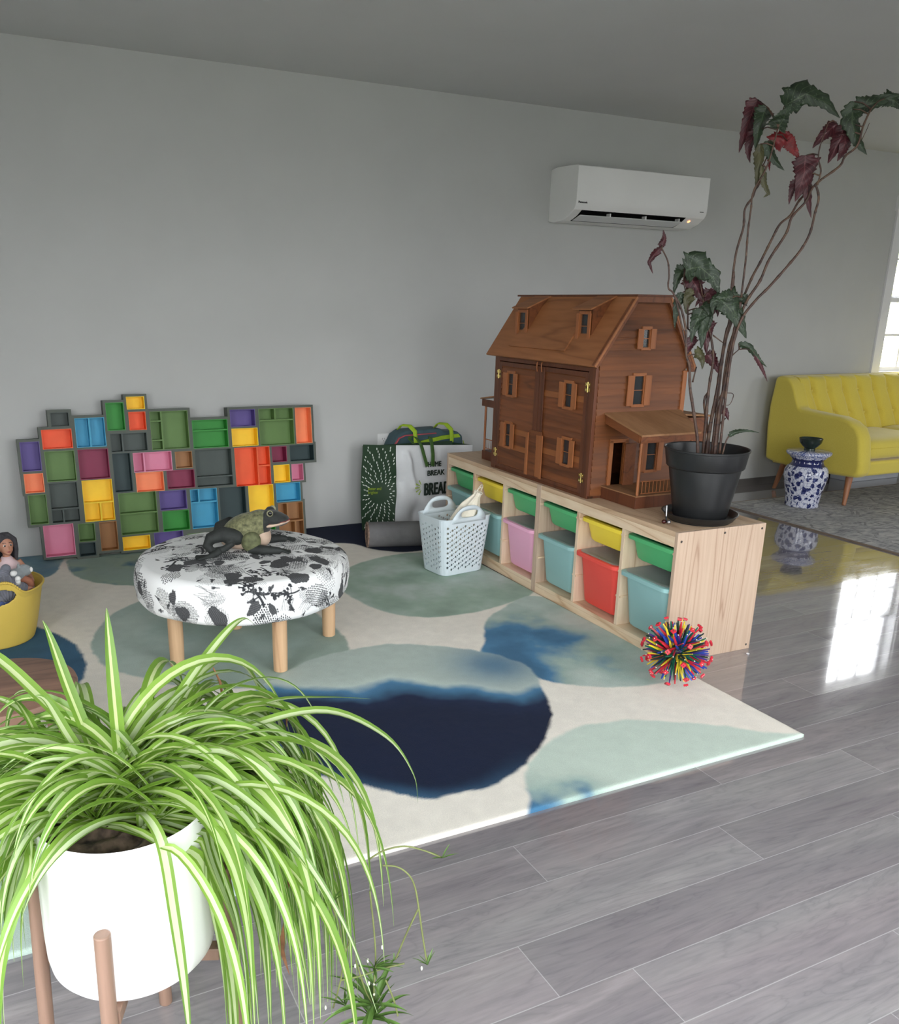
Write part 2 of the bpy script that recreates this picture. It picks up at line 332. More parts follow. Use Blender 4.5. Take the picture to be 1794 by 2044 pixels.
BEG_LEAVES=[
 ('r',0.0144,[(0.020,0.265,1.543),(0.027,0.261,1.575),(0.020,0.265,1.603)]),
 ('r',0.0154,[(-0.001,0.241,1.541),(-0.023,0.252,1.515),(-0.036,0.258,1.489),(-0.020,0.251,1.450)]),
 ('g',0.0332,[(0.081,0.202,1.470),(0.064,0.210,1.438),(0.055,0.215,1.374)]),
 ('g',0.0190,[(0.105,0.213,1.447),(0.124,0.203,1.482),(0.135,0.198,1.524)]),
 ('g',0.0522,[(0.065,0.176,1.463),(0.108,0.156,1.475),(0.157,0.132,1.439),(0.184,0.119,1.380)]),
 ('r',0.0392,[(0.123,0.215,1.461),(0.183,0.186,1.467),(0.215,0.171,1.452)]),
 ('r',0.0475,[(0.118,0.206,1.445),(0.148,0.192,1.397),(0.179,0.177,1.344)]),
 ('g',0.0200,[(0.077,0.193,1.385),(0.062,0.200,1.331),(0.064,0.199,1.256)]),
 ('o',0.0235,[(0.115,0.185,1.375),(0.104,0.191,1.343),(0.104,0.191,1.310)]),
 ('r',0.0449,[(0.199,0.167,1.387),(0.179,0.177,1.344),(0.169,0.182,1.295)]),
 ('g',0.0330,[(0.213,0.083,1.371),(0.174,0.101,1.365),(0.148,0.114,1.333)]),
 ('g',0.0523,[(0.184,0.097,1.366),(0.230,0.075,1.313),(0.275,0.053,1.228)]),
 ('g',0.0326,[(0.128,0.135,1.327),(0.108,0.145,1.273),(0.102,0.148,1.209)]),
 ('g',0.0280,[(0.136,0.142,1.314),(0.143,0.139,1.246),(0.145,0.138,1.186)]),
 ('r',0.0285,[(0.201,0.166,1.291),(0.194,0.169,1.236),(0.202,0.166,1.161)]),
 ('r',0.0214,[(0.137,0.175,1.235),(0.124,0.181,1.189),(0.119,0.184,1.161)]),
 ('r',0.0288,[(0.202,0.166,1.166),(0.231,0.152,1.133),(0.253,0.141,1.091)]),
 ('o',0.0260,[(0.126,0.147,1.168),(0.149,0.136,1.154),(0.155,0.133,1.113)]),
 ('g',0.0152,[(0.282,0.094,1.208),(0.322,0.074,1.193),(0.357,0.058,1.152),(0.386,0.043,1.124)]),
 ('r',0.0124,[(0.337,0.067,1.179),(0.369,0.052,1.124),(0.396,0.039,1.070)]),
 ('g',0.0107,[(0.273,0.076,0.862),(0.312,0.057,0.885),(0.376,0.026,0.880)]),
 ('r',0.0219,[(0.257,0.117,0.955),(0.275,0.108,0.950),(0.287,0.102,0.921)]),
 ('r',0.0399,[(0.286,0.147,2.035),(0.264,0.158,1.962),(0.246,0.167,1.864)]),
 ('g',0.0448,[(0.287,0.103,2.003),(0.272,0.110,1.945),(0.268,0.112,1.863)]),
 ('r',0.0294,[(0.288,0.135,1.936),(0.269,0.144,1.887),(0.279,0.140,1.830)]),
 ('o',0.0238,[(0.264,0.091,1.884),(0.269,0.089,1.806),(0.267,0.090,1.737)]),
 ('o',0.0128,[(0.269,0.078,1.815),(0.284,0.071,1.756),(0.302,0.062,1.724),(0.287,0.069,1.710)]),
 ('g',0.0291,[(0.287,0.080,1.894),(0.307,0.071,1.846),(0.351,0.049,1.800)]),
 ('g',0.0394,[(0.307,0.059,1.931),(0.321,0.053,1.969),(0.339,0.044,2.012)]),
 ('g',0.0474,[(0.341,0.077,2.009),(0.402,0.047,2.047),(0.462,0.018,2.025),(0.519,-0.010,1.973)]),
 ('d',0.0349,[(0.342,0.098,1.882),(0.374,0.083,1.912),(0.404,0.068,1.902)]),
 ('d',0.0214,[(0.380,0.080,1.902),(0.404,0.068,1.873),(0.427,0.057,1.843)]),
 ('r',0.0425,[(0.412,0.020,1.850),(0.412,0.020,1.774),(0.398,0.027,1.699)]),
 ('r',0.0322,[(0.433,0.021,1.791),(0.440,0.018,1.741),(0.465,0.005,1.646)]),
 ('r',0.0194,[(0.410,0.043,1.772),(0.400,0.048,1.737),(0.396,0.050,1.691)]),
 ('r',0.0321,[(0.540,0.014,1.960),(0.501,0.032,1.925),(0.471,0.047,1.881)]),
 ('r',0.0453,[(0.556,-0.005,1.953),(0.541,0.002,1.895),(0.518,0.013,1.831)]),
 ('r',0.0320,[(0.560,-0.007,1.929),(0.561,-0.008,1.885),(0.546,-0.001,1.838)]),
 ('g',0.0421,[(0.556,-0.028,2.026),(0.557,-0.028,1.960),(0.584,-0.041,1.902),(0.621,-0.059,1.858)]),
 ('g',0.0316,[(0.555,-0.027,2.002),(0.605,-0.051,2.018),(0.659,-0.077,2.037),(0.717,-0.105,2.052)]),
 ('g',0.0315,[(0.649,-0.072,2.037),(0.689,-0.092,2.024),(0.718,-0.106,1.991)]),
 ('d',0.0086,[(0.330,0.104,1.862),(0.331,0.103,1.832),(0.336,0.101,1.803)]),
 ('g',0.0224,[(0.302,0.095,1.368),(0.273,0.109,1.362),(0.250,0.121,1.345)]),
 ('r',0.0309,[(0.158,0.209,1.440),(0.143,0.217,1.392),(0.132,0.222,1.343)]),
 ('r',0.0282,[(0.192,0.182,1.387),(0.221,0.168,1.355),(0.232,0.163,1.301)]),
 ('g',0.0280,[(0.154,0.167,1.343),(0.179,0.155,1.301),(0.179,0.155,1.246)]),
 ('r',0.0258,[(0.175,0.168,1.390),(0.197,0.157,1.337),(0.182,0.164,1.282)]),
 ('o',0.0177,[(0.101,0.170,1.398),(0.084,0.178,1.362),(0.089,0.176,1.313)]),
 ('g',0.0370,[(0.175,0.101,1.363),(0.222,0.078,1.311),(0.272,0.054,1.228)]),
 ('g',0.0231,[(0.183,0.097,1.368),(0.155,0.111,1.354),(0.156,0.110,1.310)]),
 ('g',0.0186,[(0.183,0.108,1.355),(0.210,0.095,1.377),(0.247,0.077,1.378)]),
 ('r',0.0214,[(0.182,0.186,1.300),(0.209,0.173,1.245),(0.197,0.179,1.198)]),
 ('g',0.0187,[(0.123,0.204,1.470),(0.101,0.215,1.483),(0.063,0.233,1.442)]),
 ('r',0.0236,[(0.208,0.174,1.382),(0.175,0.190,1.372),(0.153,0.201,1.336)]),
]
RUNNERS=[
 [ (-1.770,-1.195,0.444),(-1.748,-1.205,0.460),(-1.718,-1.219,0.468),(-1.689,-1.234,0.461),(-1.663,-1.246,0.448) ],
 [ (-1.751,-1.204,0.431),(-1.728,-1.215,0.428),(-1.710,-1.223,0.411),(-1.701,-1.228,0.386),(-1.695,-1.231,0.346),(-1.688,-1.234,0.292),(-1.681,-1.238,0.240) ],
 [ (-1.807,-1.176,0.309),(-1.801,-1.179,0.279),(-1.809,-1.176,0.248),(-1.815,-1.173,0.195),(-1.827,-1.167,0.135) ],
 [ (-1.770,-1.195,0.380),(-1.763,-1.198,0.300),(-1.760,-1.199,0.239),(-1.762,-1.198,0.186),(-1.762,-1.198,0.154) ],
 [ (-1.695,-1.231,0.348),(-1.711,-1.223,0.301),(-1.729,-1.214,0.241) ],
 [ (-1.830,-1.166,0.359),(-1.815,-1.173,0.299),(-1.815,-1.173,0.258) ],
 [ (-1.815,-1.173,0.195),(-1.784,-1.188,0.205),(-1.746,-1.206,0.222),(-1.715,-1.221,0.233) ],
 [ (-1.791,-1.185,0.238),(-1.776,-1.191,0.175),(-1.762,-1.198,0.143) ],
 [ (-1.744,-1.207,0.197),(-1.731,-1.213,0.155),(-1.724,-1.217,0.120) ],
]
PLANTLETS=[
 ((-1.762,-1.198,0.141),0.1,16,19),
 ((-1.679,-1.238,0.230),0.03,8,11),
 ((-1.763,-1.198,0.222),0.055,12,15),
 ((-1.762,-1.198,0.186),0.04,10,13),
 ((-1.662,-1.247,0.447),0.03,7,10),
 ((-1.731,-1.213,0.239),0.018,5,8),
 ((-1.808,-1.176,0.140),0.05,8,11),
 ((-1.765,-1.197,0.113),0.09,14,17),
 ((-1.830,-1.166,0.355),0.03,5,8),
]
BLOOMS=[ (-1.750,-1.204,0.266),(-1.772,-1.193,0.237),(-1.792,-1.184,0.226),(-1.770,-1.194,0.189),(-1.762,-1.198,0.188),(-1.762,-1.198,0.166),(-1.688,-1.234,0.223),(-1.839,-1.161,0.135) ]
# ------------------------------------------------------------------ room: x to the right along the back wall, y towards it, z up
WY = 2.4695; CZ = 2.491; LX = -3.6; RX = 7.4; FY = -3.0
g = NG('wall_paint'); v = g.coord('Object'); g.base(g.ramp(g.noise(v, 3, 3), [(.3, lin((190, 191, 189))), (.7, lin((194, 195, 193)))])); g.set(rough=.75)
g.bump(g.noise(v, 350, 2), .08, .001); WALL = g.m
CEIL = pm('ceiling_paint', (206, 207, 206), .9, .01, 3)
TRIMW = pm('white_trim', (232, 232, 235), .45, .02, 5)
# floor planks: rows along x, .153 wide, with staggered ends
g = NG('grey_plank_floor'); v = g.coord('Object'); sp = g.n('ShaderNodeSeparateXYZ'); g.l(v, sp.inputs[0])
X, Y = sp.outputs[0], sp.outputs[1]
W_, L_ = .1535, 1.22
ry = g.math('DIVIDE', g.math('ADD', Y, .741 + W_ * 100), W_); row = g.math('FLOOR', ry); fy = g.math('FRACT', ry)
wn = g.n('ShaderNodeTexWhiteNoise', noise_dimensions='1D'); g.l(row, wn.inputs['W'])
# end joints fall as in the photo on the five nearest rows, at random elsewhere
special = g.math('MULTIPLY', g.math('GREATER_THAN', row, 95.5), g.math('LESS_THAN', row, 100.5)); off = g.math('MULTIPLY', g.math('SUBTRACT', 1.0, special), g.math('MULTIPLY', wn.outputs[0], 1.22))
for k_, val_ in ((98, -.55), (97, .185), (100, -.72)): off = g.math('ADD', off, g.math('MULTIPLY', g.math('COMPARE', row, float(k_), .4), val_))
rx = g.math('DIVIDE', g.math('ADD', X, g.math('ADD', off, 1.17 + 12.2)), L_)
colm = g.math('FLOOR', rx); fx = g.math('FRACT', rx)
cb = g.n('ShaderNodeCombineXYZ'); g.l(row, cb.inputs[0]); g.l(colm, cb.inputs[1])
wn2 = g.n('ShaderNodeTexWhiteNoise', noise_dimensions='2D'); g.l(cb.outputs[0], wn2.inputs['Vector'])
gv = g.n('ShaderNodeCombineXYZ'); g.l(g.math('MULTIPLY', X, 1.0), gv.inputs[0]); g.l(g.math('MULTIPLY', Y, 6.5), gv.inputs[1]); g.l(g.math('MULTIPLY', wn2.outputs[0], 37.0), gv.inputs[2])
n1 = g.noise(gv.outputs[0], 1.6, 4, .6, .8)
rings = g.math('MULTIPLY', g.math('PINGPONG', g.math('MULTIPLY', n1, 8.0), .5), 2.0)
gv2 = g.n('ShaderNodeCombineXYZ'); g.l(g.math('MULTIPLY', X, 7.0), gv2.inputs[0]); g.l(g.math('MULTIPLY', Y, 110.0), gv2.inputs[1]); g.l(wn2.outputs[0], gv2.inputs[2])
n2 = g.noise(gv2.outputs[0], 1.0, 3, .6)
n3 = g.noise(gv.outputs[0], 2.2, 5, .6, .4)
col = g.ramp(n3, [(.25, lin((130, 127, 131))), (.45, lin((150, 147, 150))), (.6, lin((162, 159, 160))), (.74, lin((192, 187, 187)))])
col = g.mix(.30, col, g.ramp(rings, [(0, lin((118, 114, 119))), (.22, lin((148, 145, 147))), (1, lin((166, 161, 161)))]))
col = g.mix(.12, col, g.ramp(n2, [(.3, lin((98, 95, 99))), (.65, lin((176, 172, 172)))]))
tint = g.ramp(g.noise(gv.outputs[0], .8, 2), [(.35, (1, 1, 1, 1)), (.65, (1.0, .95, .97, 1))])
col = g.mix(1.0, col, tint, 'MULTIPLY')
pl = g.ramp(wn2.outputs[0], [(0, (.70, .70, .71, 1)), (1, (.90, .90, .90, 1))]); col = g.mix(1.0, col, pl, 'MULTIPLY')
ey = g.math('MULTIPLY', g.math('MINIMUM', fy, g.math('SUBTRACT', 1.0, fy)), W_)
ex = g.math('MULTIPLY', g.math('MINIMUM', fx, g.math('SUBTRACT', 1.0, fx)), L_)
seam = g.math('LESS_THAN', g.math('MINIMUM', ex, ey), .0011)
col = g.mix(g.math('MULTIPLY', seam, .45), col, lin((205, 203, 203)))  # pale seams: the thin highlight along plank joints, put into the colour
g.base(col); g.set(spec=.5)
g.l(g.ramp(n3, [(.3, (.05, .05, .05, 1)), (.7, (.12, .12, .12, 1))]), g.p.inputs['Roughness'])
hb = g.math('SUBTRACT', g.math('MULTIPLY', n2, .25), g.math('MULTIPLY', g.math('LESS_THAN', g.math('MINIMUM', ex, ey), .002), 1.0))
g.bump(hb, .012, .0010); g.set(coat=1.0, coatr=.02); FLOOR = g.m

def struct(name, b, m, **k):
    o = build(name, b, m, **k); o['kind'] = 'structure'; return o

b = MB(); b.box(LX - .2, RX + .2, FY - .2, WY + .2, -.1, 0); struct('floor', b, FLOOR)
b = MB(); b.box(LX - .2, RX + .2, FY - .2, WY + .2, CZ, CZ + .1); struct('ceiling', b, CEIL)
WINS = [(4.385, 5.27, .845, 2.075), (5.62, 6.50, .845, 2.075)]      # windows in the back wall
b = MB()
for c in cells((LX - .2, RX + .2, 0, CZ), WINS): b.box(c[0], c[1], WY, WY + .16, c[2], c[3])
struct('wall_back', b, WALL)
FW = [(-3.2, -1.5, .30, 2.15), (-.9, .8, .30, 2.15), (2.6, 3.8, .9, 2.05), (4.8, 6.0, .9, 2.05)]
b = MB()
for c in cells((LX - .2, RX + .2, 0, CZ), FW): b.box(c[0], c[1], FY - .16, FY, c[2], c[3])
struct('wall_front', b, WALL)
LW = [(-2.6, -.9, .35, 2.15)]
b = MB()
for c in cells((FY, WY, 0, CZ), LW): b.box(LX - .16, LX, c[0], c[1], c[2], c[3])
struct('wall_left', b, WALL)
b = MB(); b.box(RX, RX + .16, FY, WY, 0, CZ); struct('wall_right', b, WALL)
BASEB = pm('dark_baseboard', (92, 88, 84), .5, .08, 6)
b = MB(); b.box(2.35, 4.2, WY - .012, WY, 0, .055); b.box(5.4, RX, WY - .012, WY, 0, .055); struct('baseboard_back', b, BASEB)

GLASS = NG('window_glass'); GLASS.t.nodes.remove(GLASS.p)
tr = GLASS.n('ShaderNodeBsdfTransparent'); gl = GLASS.n('ShaderNodeBsdfGlossy'); gl.inputs['Roughness'].default_value = .02
mx = GLASS.n('ShaderNodeMixShader'); mx.inputs[0].default_value = .05
GLASS.l(tr.outputs[0], mx.inputs[1]); GLASS.l(gl.outputs[0], mx.inputs[2]); GLASS.l(mx.outputs[0], GLASS.out.inputs[0]); GLASS = GLASS.m

def window(name, x0, x1, z0, z1, y, inward, axis='X', lites=(3, 2), casing=.095, sash=True):
    def P(b, a0, a1, d0, d1, c0, c1):
        if axis == 'X': b.box(a0, a1, min(y + d0 * inward, y + d1 * inward), max(y + d0 * inward, y + d1 * inward), c0, c1)
        else: b.box(min(y + d0 * inward, y + d1 * inward), max(y + d0 * inward, y + d1 * inward), a0, a1, c0, c1)
    b = MB()
    P(b, x0 - casing, x0, 0, .02, z0 - .02, z1 + .01); P(b, x1, x1 + casing, 0, .02, z0 - .02, z1 + .01)
    P(b, x0 - casing - .015, x1 + casing + .015, 0, .026, z1 + .01, z1 + .13); P(b, x0 - casing - .02, x1 + casing + .02, 0, .05, z0 - .045, z0 - .02)
    P(b, x0 - casing, x1 + casing, 0, .018, z0 - .12, z0 - .045)
    # jamb lining
    P(b, x0 - .001, x0 + .018, -.15, .002, z0, z1); P(b, x1 - .018, x1 + .001, -.15, .002, z0, z1)
    P(b, x0, x1, -.15, .002, z0 - .019, z0 + .009); P(b, x0, x1, -.15, .002, z1 - .011, z1 + .0098)
    root = tag(struct(name, b, TRIMW, bevel=.002))
    zm = z0 + (z1 - z0) * .485
    for nm, (a, c, dep) in (('lower_sash', (z0 + .008, zm, .05)), ('upper_sash', (zm - .02, z1 - .01, .09))):
        b = MB(); fr = .035
        xa, xb = x0 + .018, x1 - .018
        P(b, xa, xa + fr, -dep - .03, -dep, a, c); P(b, xb - fr, xb, -dep - .03, -dep, a, c)
        P(b, xa + fr, xb - fr, -dep - .03, -dep, a, a + fr); P(b, xa + fr, xb - fr, -dep - .03, -dep, c - fr, c)
        for i in range(1, lites[0]):
            x = xa + fr + (xb - xa - 2 * fr) * i / lites[0]; P(b, x - .009, x + .009, -dep - .024, -dep - .006, a + fr, c - fr)
        for j in range(1, lites[1]):
            z = a + fr + (c - a - 2 * fr) * j / lites[1]; P(b, xa + fr, xb - fr, -dep - .022, -dep - .008, z - .009, z + .009)
        s = build(nm, b, TRIMW, root)
        b = MB(); P(b, xa + fr, xb - fr, -dep - .017, -dep - .013, a + fr, c - fr); build('glass_pane', b, GLASS, s)
    return root
for i, w in enumerate(WINS): window('window_%d' % (i + 1), w[0], w[1], w[2], w[3], WY, -1)
for i, w in enumerate(FW): window('window_%d' % (i + 3), w[0], w[1], w[2], w[3], FY, 1)
window('window_7', LW[0][0], LW[0][1], LW[0][2], LW[0][3], LX, 1, axis='Y', lites=(4, 2))
# ------------------------------------------------------------------ camera
cam = bpy.data.cameras.new('camera'); co = bpy.data.objects.new('camera', cam); COL.objects.link(co); scene.camera = co
R_ = Vector((0.90230295, -0.43082504, 0.01546532)); U_ = Vector((0.10875612, 0.26219494, 0.958867)).normalized(); F_ = Vector((0.41715884, 0.86350657, -0.28343412))
R_.normalize(); F_.normalize(); U_ = R_.cross(F_).normalized()
co.matrix_world = Matrix(((R_.x, U_.x, -F_.x, -2.2598), (R_.y, U_.y, -F_.y, -2.3075), (R_.z, U_.z, -F_.z, 1.3289), (0, 0, 0, 1)))
cam.sensor_fit = 'HORIZONTAL'; cam.sensor_width = 36; cam.lens = 36 * 1698.97 / 1794
cam.shift_x = 97.29 / 1794; cam.shift_y = 87.48 / 1794; cam.clip_start = .05; cam.clip_end = 200

# ------------------------------------------------------------------ daylight
w = bpy.data.worlds.new('overcast_sky'); scene.world = w; w.use_nodes = True; t = w.node_tree; t.nodes.clear()
tc = t.nodes.new('ShaderNodeTexCoord'); sp = t.nodes.new('ShaderNodeSeparateXYZ'); t.links.new(tc.outputs['Generated'], sp.inputs[0])
rp = t.nodes.new('ShaderNodeValToRGB'); mp = t.nodes.new('ShaderNodeMapRange'); mp.inputs[1].default_value = -1; mp.inputs[2].default_value = 1
t.links.new(sp.outputs[2], mp.inputs[0]); t.links.new(mp.outputs[0], rp.inputs[0])
e = rp.color_ramp.elements; e[0].position = .44; e[0].color = (.13, .13, .125, 1); e[1].position = .56; e[1].color = (.95, .975, 1.0, 1)
bg = t.nodes.new('ShaderNodeBackground'); bg.inputs[1].default_value = SKY; ot = t.nodes.new('ShaderNodeOutputWorld')
t.links.new(rp.outputs[0], bg.inputs[0]); t.links.new(bg.outputs[0], ot.inputs[0])
def portal(name, loc, rot, sx, sy):
    l = bpy.data.lights.new(name, 'AREA'); l.shape = 'RECTANGLE'; l.size = sx; l.size_y = sy; l.energy = 1
    l.cycles.is_portal = True
    o = bpy.data.objects.new(name, l); COL.objects.link(o); o.location = loc; o.rotation_euler = rot
for wn_ in WINS: portal('window_portal', ((wn_[0] + wn_[1]) / 2, WY + .17, (wn_[2] + wn_[3]) / 2), (-PI / 2, 0, 0), wn_[1] - wn_[0], wn_[3] - wn_[2])
for wn_ in FW: portal('window_portal', ((wn_[0] + wn_[1]) / 2, FY - .17, (wn_[2] + wn_[3]) / 2), (PI / 2, 0, 0), wn_[1] - wn_[0], wn_[3] - wn_[2])
for wn_ in LW: portal('window_portal', (LX - .17, (wn_[0] + wn_[1]) / 2, (wn_[2] + wn_[3]) / 2), (PI / 2, 0, -PI / 2), wn_[1] - wn_[0], wn_[3] - wn_[2])
vs = scene.view_settings; scene.display_settings.display_device = 'sRGB'
vs.view_transform = 'Standard'; vs.look = 'None'; vs.gamma = 1; vs.use_curve_mapping = False; vs.exposure = EXPO
scene.cycles.max_bounces = 10; scene.cycles.diffuse_bounces = 6; scene.cycles.transparent_max_bounces = 12
scene.cycles.sample_clamp_indirect = 8; scene.cycles.caustics_reflective = False; scene.cycles.caustics_refractive = False
try:
    scene.cycles.use_denoising = True; scene.cycles.denoiser = 'OPENIMAGEDENOISE'
except Exception: pass
# ------------------------------------------------------------------ pine shelf units with bins
PINE = wood('pine', (226, 200, 168), (233, 211, 182), (196, 160, 124), 'Y', 7, .9, 7, .5, .2)
PINEV = wood('pine_upright', (222, 198, 168), (230, 208, 182), (190, 155, 122), 'Z', 9, .8, 6, .5, .2)
PINES = wood('pine_end_panel', (192, 166, 144), (202, 178, 156), (166, 136, 114), 'Z', 12, .45, 10, .5, .15)
PINET = wood('pine_top', (200, 170, 138), (208, 180, 150), (172, 138, 108), 'Y', 9, .8, 8, .5, .3)  # darker pine tone: the top's dim grazing reflection put into the colour
SCREW = pm('screw_metal', (110, 105, 100), .35, .05, 30, metal=.9)
GAP = pm('dark_groove', (60, 48, 38), .8)
SYAW = -0.023; SH = .5292; SL = .939; SD = .44; TK = .0175
COLS = [(TK, .3055), (.3235, .6155), (.6335, SL - TK)]      # openings along the unit
def shelf_unit(y0, label):
    loc = (-y0 * math.sin(SYAW), y0 * math.cos(SYAW), 0)
    t = thing('pine_storage_unit', label, 'shelf', loc, SYAW, 'pine storage units')
    for k, yy in enumerate((0, SL - TK)):
        b = MB(); b.box(0, SD, yy, yy + TK, 0, SH); p = build('side_panel', b, PINES, t, world=False, bevel=.0015)
        for (x, z) in ((.018, SH - .035), (SD * .52, SH - .02), (SD - .02, SH - .02), (SD - .02, .02)):
            if k == 0:
                b = MB(); b.prism([(x + .0048 * math.cos(a * PI / 5), z + .0048 * math.sin(a * PI / 5)) for a in range(10)], 'Y', -.0008, .002)
                build('screw', b, SCREW, p, world=False)
    b = MB(); b.box(.002, SD, TK, SL - TK, SH - .018, SH); build('top_board', b, PINET, t, world=False, bevel=.001)
    b = MB(); b.box(0, .016, TK, SL - TK, SH - .060, SH - .0185); build('front_rail', b, PINE, t, world=False, bevel=.0015)
    b = MB(); b.box(0, SD, TK, SL - TK, .038, .054); build('bottom_board', b, PINE, t, world=False, bevel=.001)
    b = MB(); b.box(0, .016, TK, SL - TK, .002, .0375); build('plinth', b, PINE, t, world=False, bevel=.0015)
    b = MB(); b.box(SD - .006, SD, TK, SL - TK, .054, SH - .018); build('back_panel', b, PINE, t, world=False)
    for (a, c) in ((COLS[0][1], COLS[1][0]), (COLS[1][1], COLS[2][0])):
        b = MB(); b.box(.002, SD - .007, a, c, .0545, SH - .0605)
        build('divider', b, PINEV, t, world=False, bevel=.001)
    # runner strips on which the bins hang
    for (a, c) in COLS:
        for z in (.437, .282, .175):
            b = MB(); b.box(.004, SD - .02, a + .0002, a + .0065, z, z + .008); b.box(.004, SD - .02, c - .0065, c - .0002, z, z + .008)
            build('runner', b, PINE, t, world=False)
    return t
UN = shelf_unit(0, 'nearer pine storage unit, holding the black plant pot, its end panel facing us')
UF = shelf_unit(SL + .001, 'farther pine storage unit, partly hidden by the white laundry basket')

def rrect(hx, hy, r, n=5):
    pts = []
    for cx, cy, a0 in ((hx - r, hy - r, 0), (-hx + r, hy - r, PI / 2), (-hx + r, -hy + r, PI), (hx - r, -hy + r, 3 * PI / 2)):
        for i in range(n + 1):
            a = a0 + PI / 2 * i / n; pts.append((cx + r * math.cos(a), cy + r * math.sin(a)))
    return pts
def loft(b, rings, m=0, cap0=True, cap1=False):
    n = len(rings[0]); vs = [p for r in rings for p in r]
    fs = [(i * n + k, i * n + (k + 1) % n, (i + 1) * n + (k + 1) % n, (i + 1) * n + k) for i in range(len(rings) - 1) for k in range(n)]
    if cap0: fs.append(tuple(range(n))[::-1])
    if cap1: fs.append(tuple(range((len(rings) - 1) * n, len(rings) * n)))
    b.add(vs, fs, m)
BINMAT = {}
def binmat(c, col):
    if c not in BINMAT: BINMAT[c] = pm('plastic_' + c, col, .42, .02, 3, spec=.4)
    return BINMAT[c]
BC = dict(green=(88, 184, 120), yellow=(252, 226, 74), teal=(152, 196, 196), pink=(244, 180, 210), red=(242, 86, 76))
LIDG = NG('frosted_lid'); v = LIDG.coord(); LIDG.base(LIDG.ramp(LIDG.noise(v, 4, 2), [(.3, lin((168, 172, 172))), (.7, lin((186, 189, 188)))])); LIDG.set(rough=.35, alpha=.80); LIDG = LIDG.m
def plastic_bin(unit, col, ztop, depth, color, label, lid=False, group=None):
    """a tapering bin with a broad rim hanging on the runners; depth = height of the bin"""
    a, c = COLS[col]; cy = (a + c) / 2; lx = .398
    M_ = WM[unit.name]; wp = M_ @ Vector(((-.014 if depth > .15 else .006) + lx / 2, cy, ztop - depth))
    t = thing('storage_bin', label, 'bin', wp, SYAW, group)
    m = binmat(color, BC[color])
    hx, hy = lx / 2, (c - a) / 2 - .002
    def ring(hx_, hy_, z, r): return [(x, y, z) for x, y in rrect(hx_, hy_, r)]
    b = MB(); H = depth; ix, iy = hx - .018, hy - .013
    tx, ty = (.022, .013) if depth > .15 else (.014, .010)
    rings = [ring(ix - tx - .01, iy - ty - .012, 0.0, .03), ring(ix - tx, iy - ty, .012, .035), ring(ix, iy, H - .022, .035), ring(ix + .002, iy + .002, H - .016, .035),
             ring(ix + .002, iy + .002, H - .0085, .036)]
    loft(b, rings)
    # inner shell and rim
    inner = [ring(ix - tx - .004, iy - ty - .004, .006, .03), ring(ix - .004, iy - .004, H - .006, .033), ring(ix - .002, iy - .002, H, .034)]
    loft(b, inner[::1], cap0=True)
    rim = [ring(ix + .002, iy + .002, H - .0085, .036), ring(hx, hy, H - .0085, .03), ring(hx, hy, H - .001, .03), ring(hx - .002, hy - .002, H, .03), ring(ix - .002, iy - .002, H, .034)]
    loft(b, rim, cap0=False)
    lip = [ring(hx - .004, hy - .004, H - .0085, .03), ring(hx - .002, hy - .002, H - .016, .03), ring(hx, hy, H - .016, .03), ring(hx, hy, H - .008, .03)]
    loft(b, lip, cap0=False)
    build('body', b, m, t, world=False, angle=.7)
    if lid:
        b = MB(); lr = [ring(ix + .004, iy + .004, H + .0005, .04), ring(ix + .006, iy + .006, H + .003, .04), ring(ix - .004, iy - .004, H + .0045, .05),
                        ring(ix - .016, iy - .016, H + .001, .05), ring(ix - .03, iy - .03, H + .0005, .05)]
        loft(b, lr, cap0=False, cap1=True); build('lid', b, LIDG, t, world=False, angle=.7)
    return t
sm = 'shallow bins in the top row of the pine units'; bg_ = 'deep lidded bins in the pine units'
plastic_bin(UN, 0, .453, .102, 'green', 'green shallow bin above a teal lidded bin, in the column nearest the end panel', group=sm)
plastic_bin(UN, 1, .453, .102, 'yellow', 'yellow shallow bin directly above the red bin', group=sm)
plastic_bin(UN, 2, .453, .102, 'green', 'green shallow bin in the near unit, left of the yellow bin over the red one', group=sm)
plastic_bin(UF, 0, .453, .102, 'green', 'green shallow bin directly above the pink bin', group=sm)
plastic_bin(UF, 1, .453, .102, 'yellow', 'yellow shallow bin in the far unit, behind the drawstring bag', group=sm)
plastic_bin(UF, 2, .453, .102, 'green', 'green shallow bin at the far end, beside the printed tote bag', group=sm)
plastic_bin(UN, 0, .301, .232, 'teal', 'teal lidded deep bin in the column behind the spiky toy ball', True, bg_)
plastic_bin(UN, 1, .301, .232, 'red', 'red deep bin with a pale lid', True, bg_)
plastic_bin(UN, 2, .301, .232, 'teal', 'teal lidded deep bin between the pink bin and the red bin', True, bg_)
plastic_bin(UF, 0, .301, .232, 'pink', 'pink deep bin with a grey lid', True, bg_)
plastic_bin(UF, 1, .301, .232, 'teal', 'teal lidded deep bin half hidden behind the laundry basket', True, bg_)
plastic_bin(UF, 2, .347, .232, 'teal', 'teal lidded deep bin highest set, at the far end behind the drawstring bag', True, bg_)

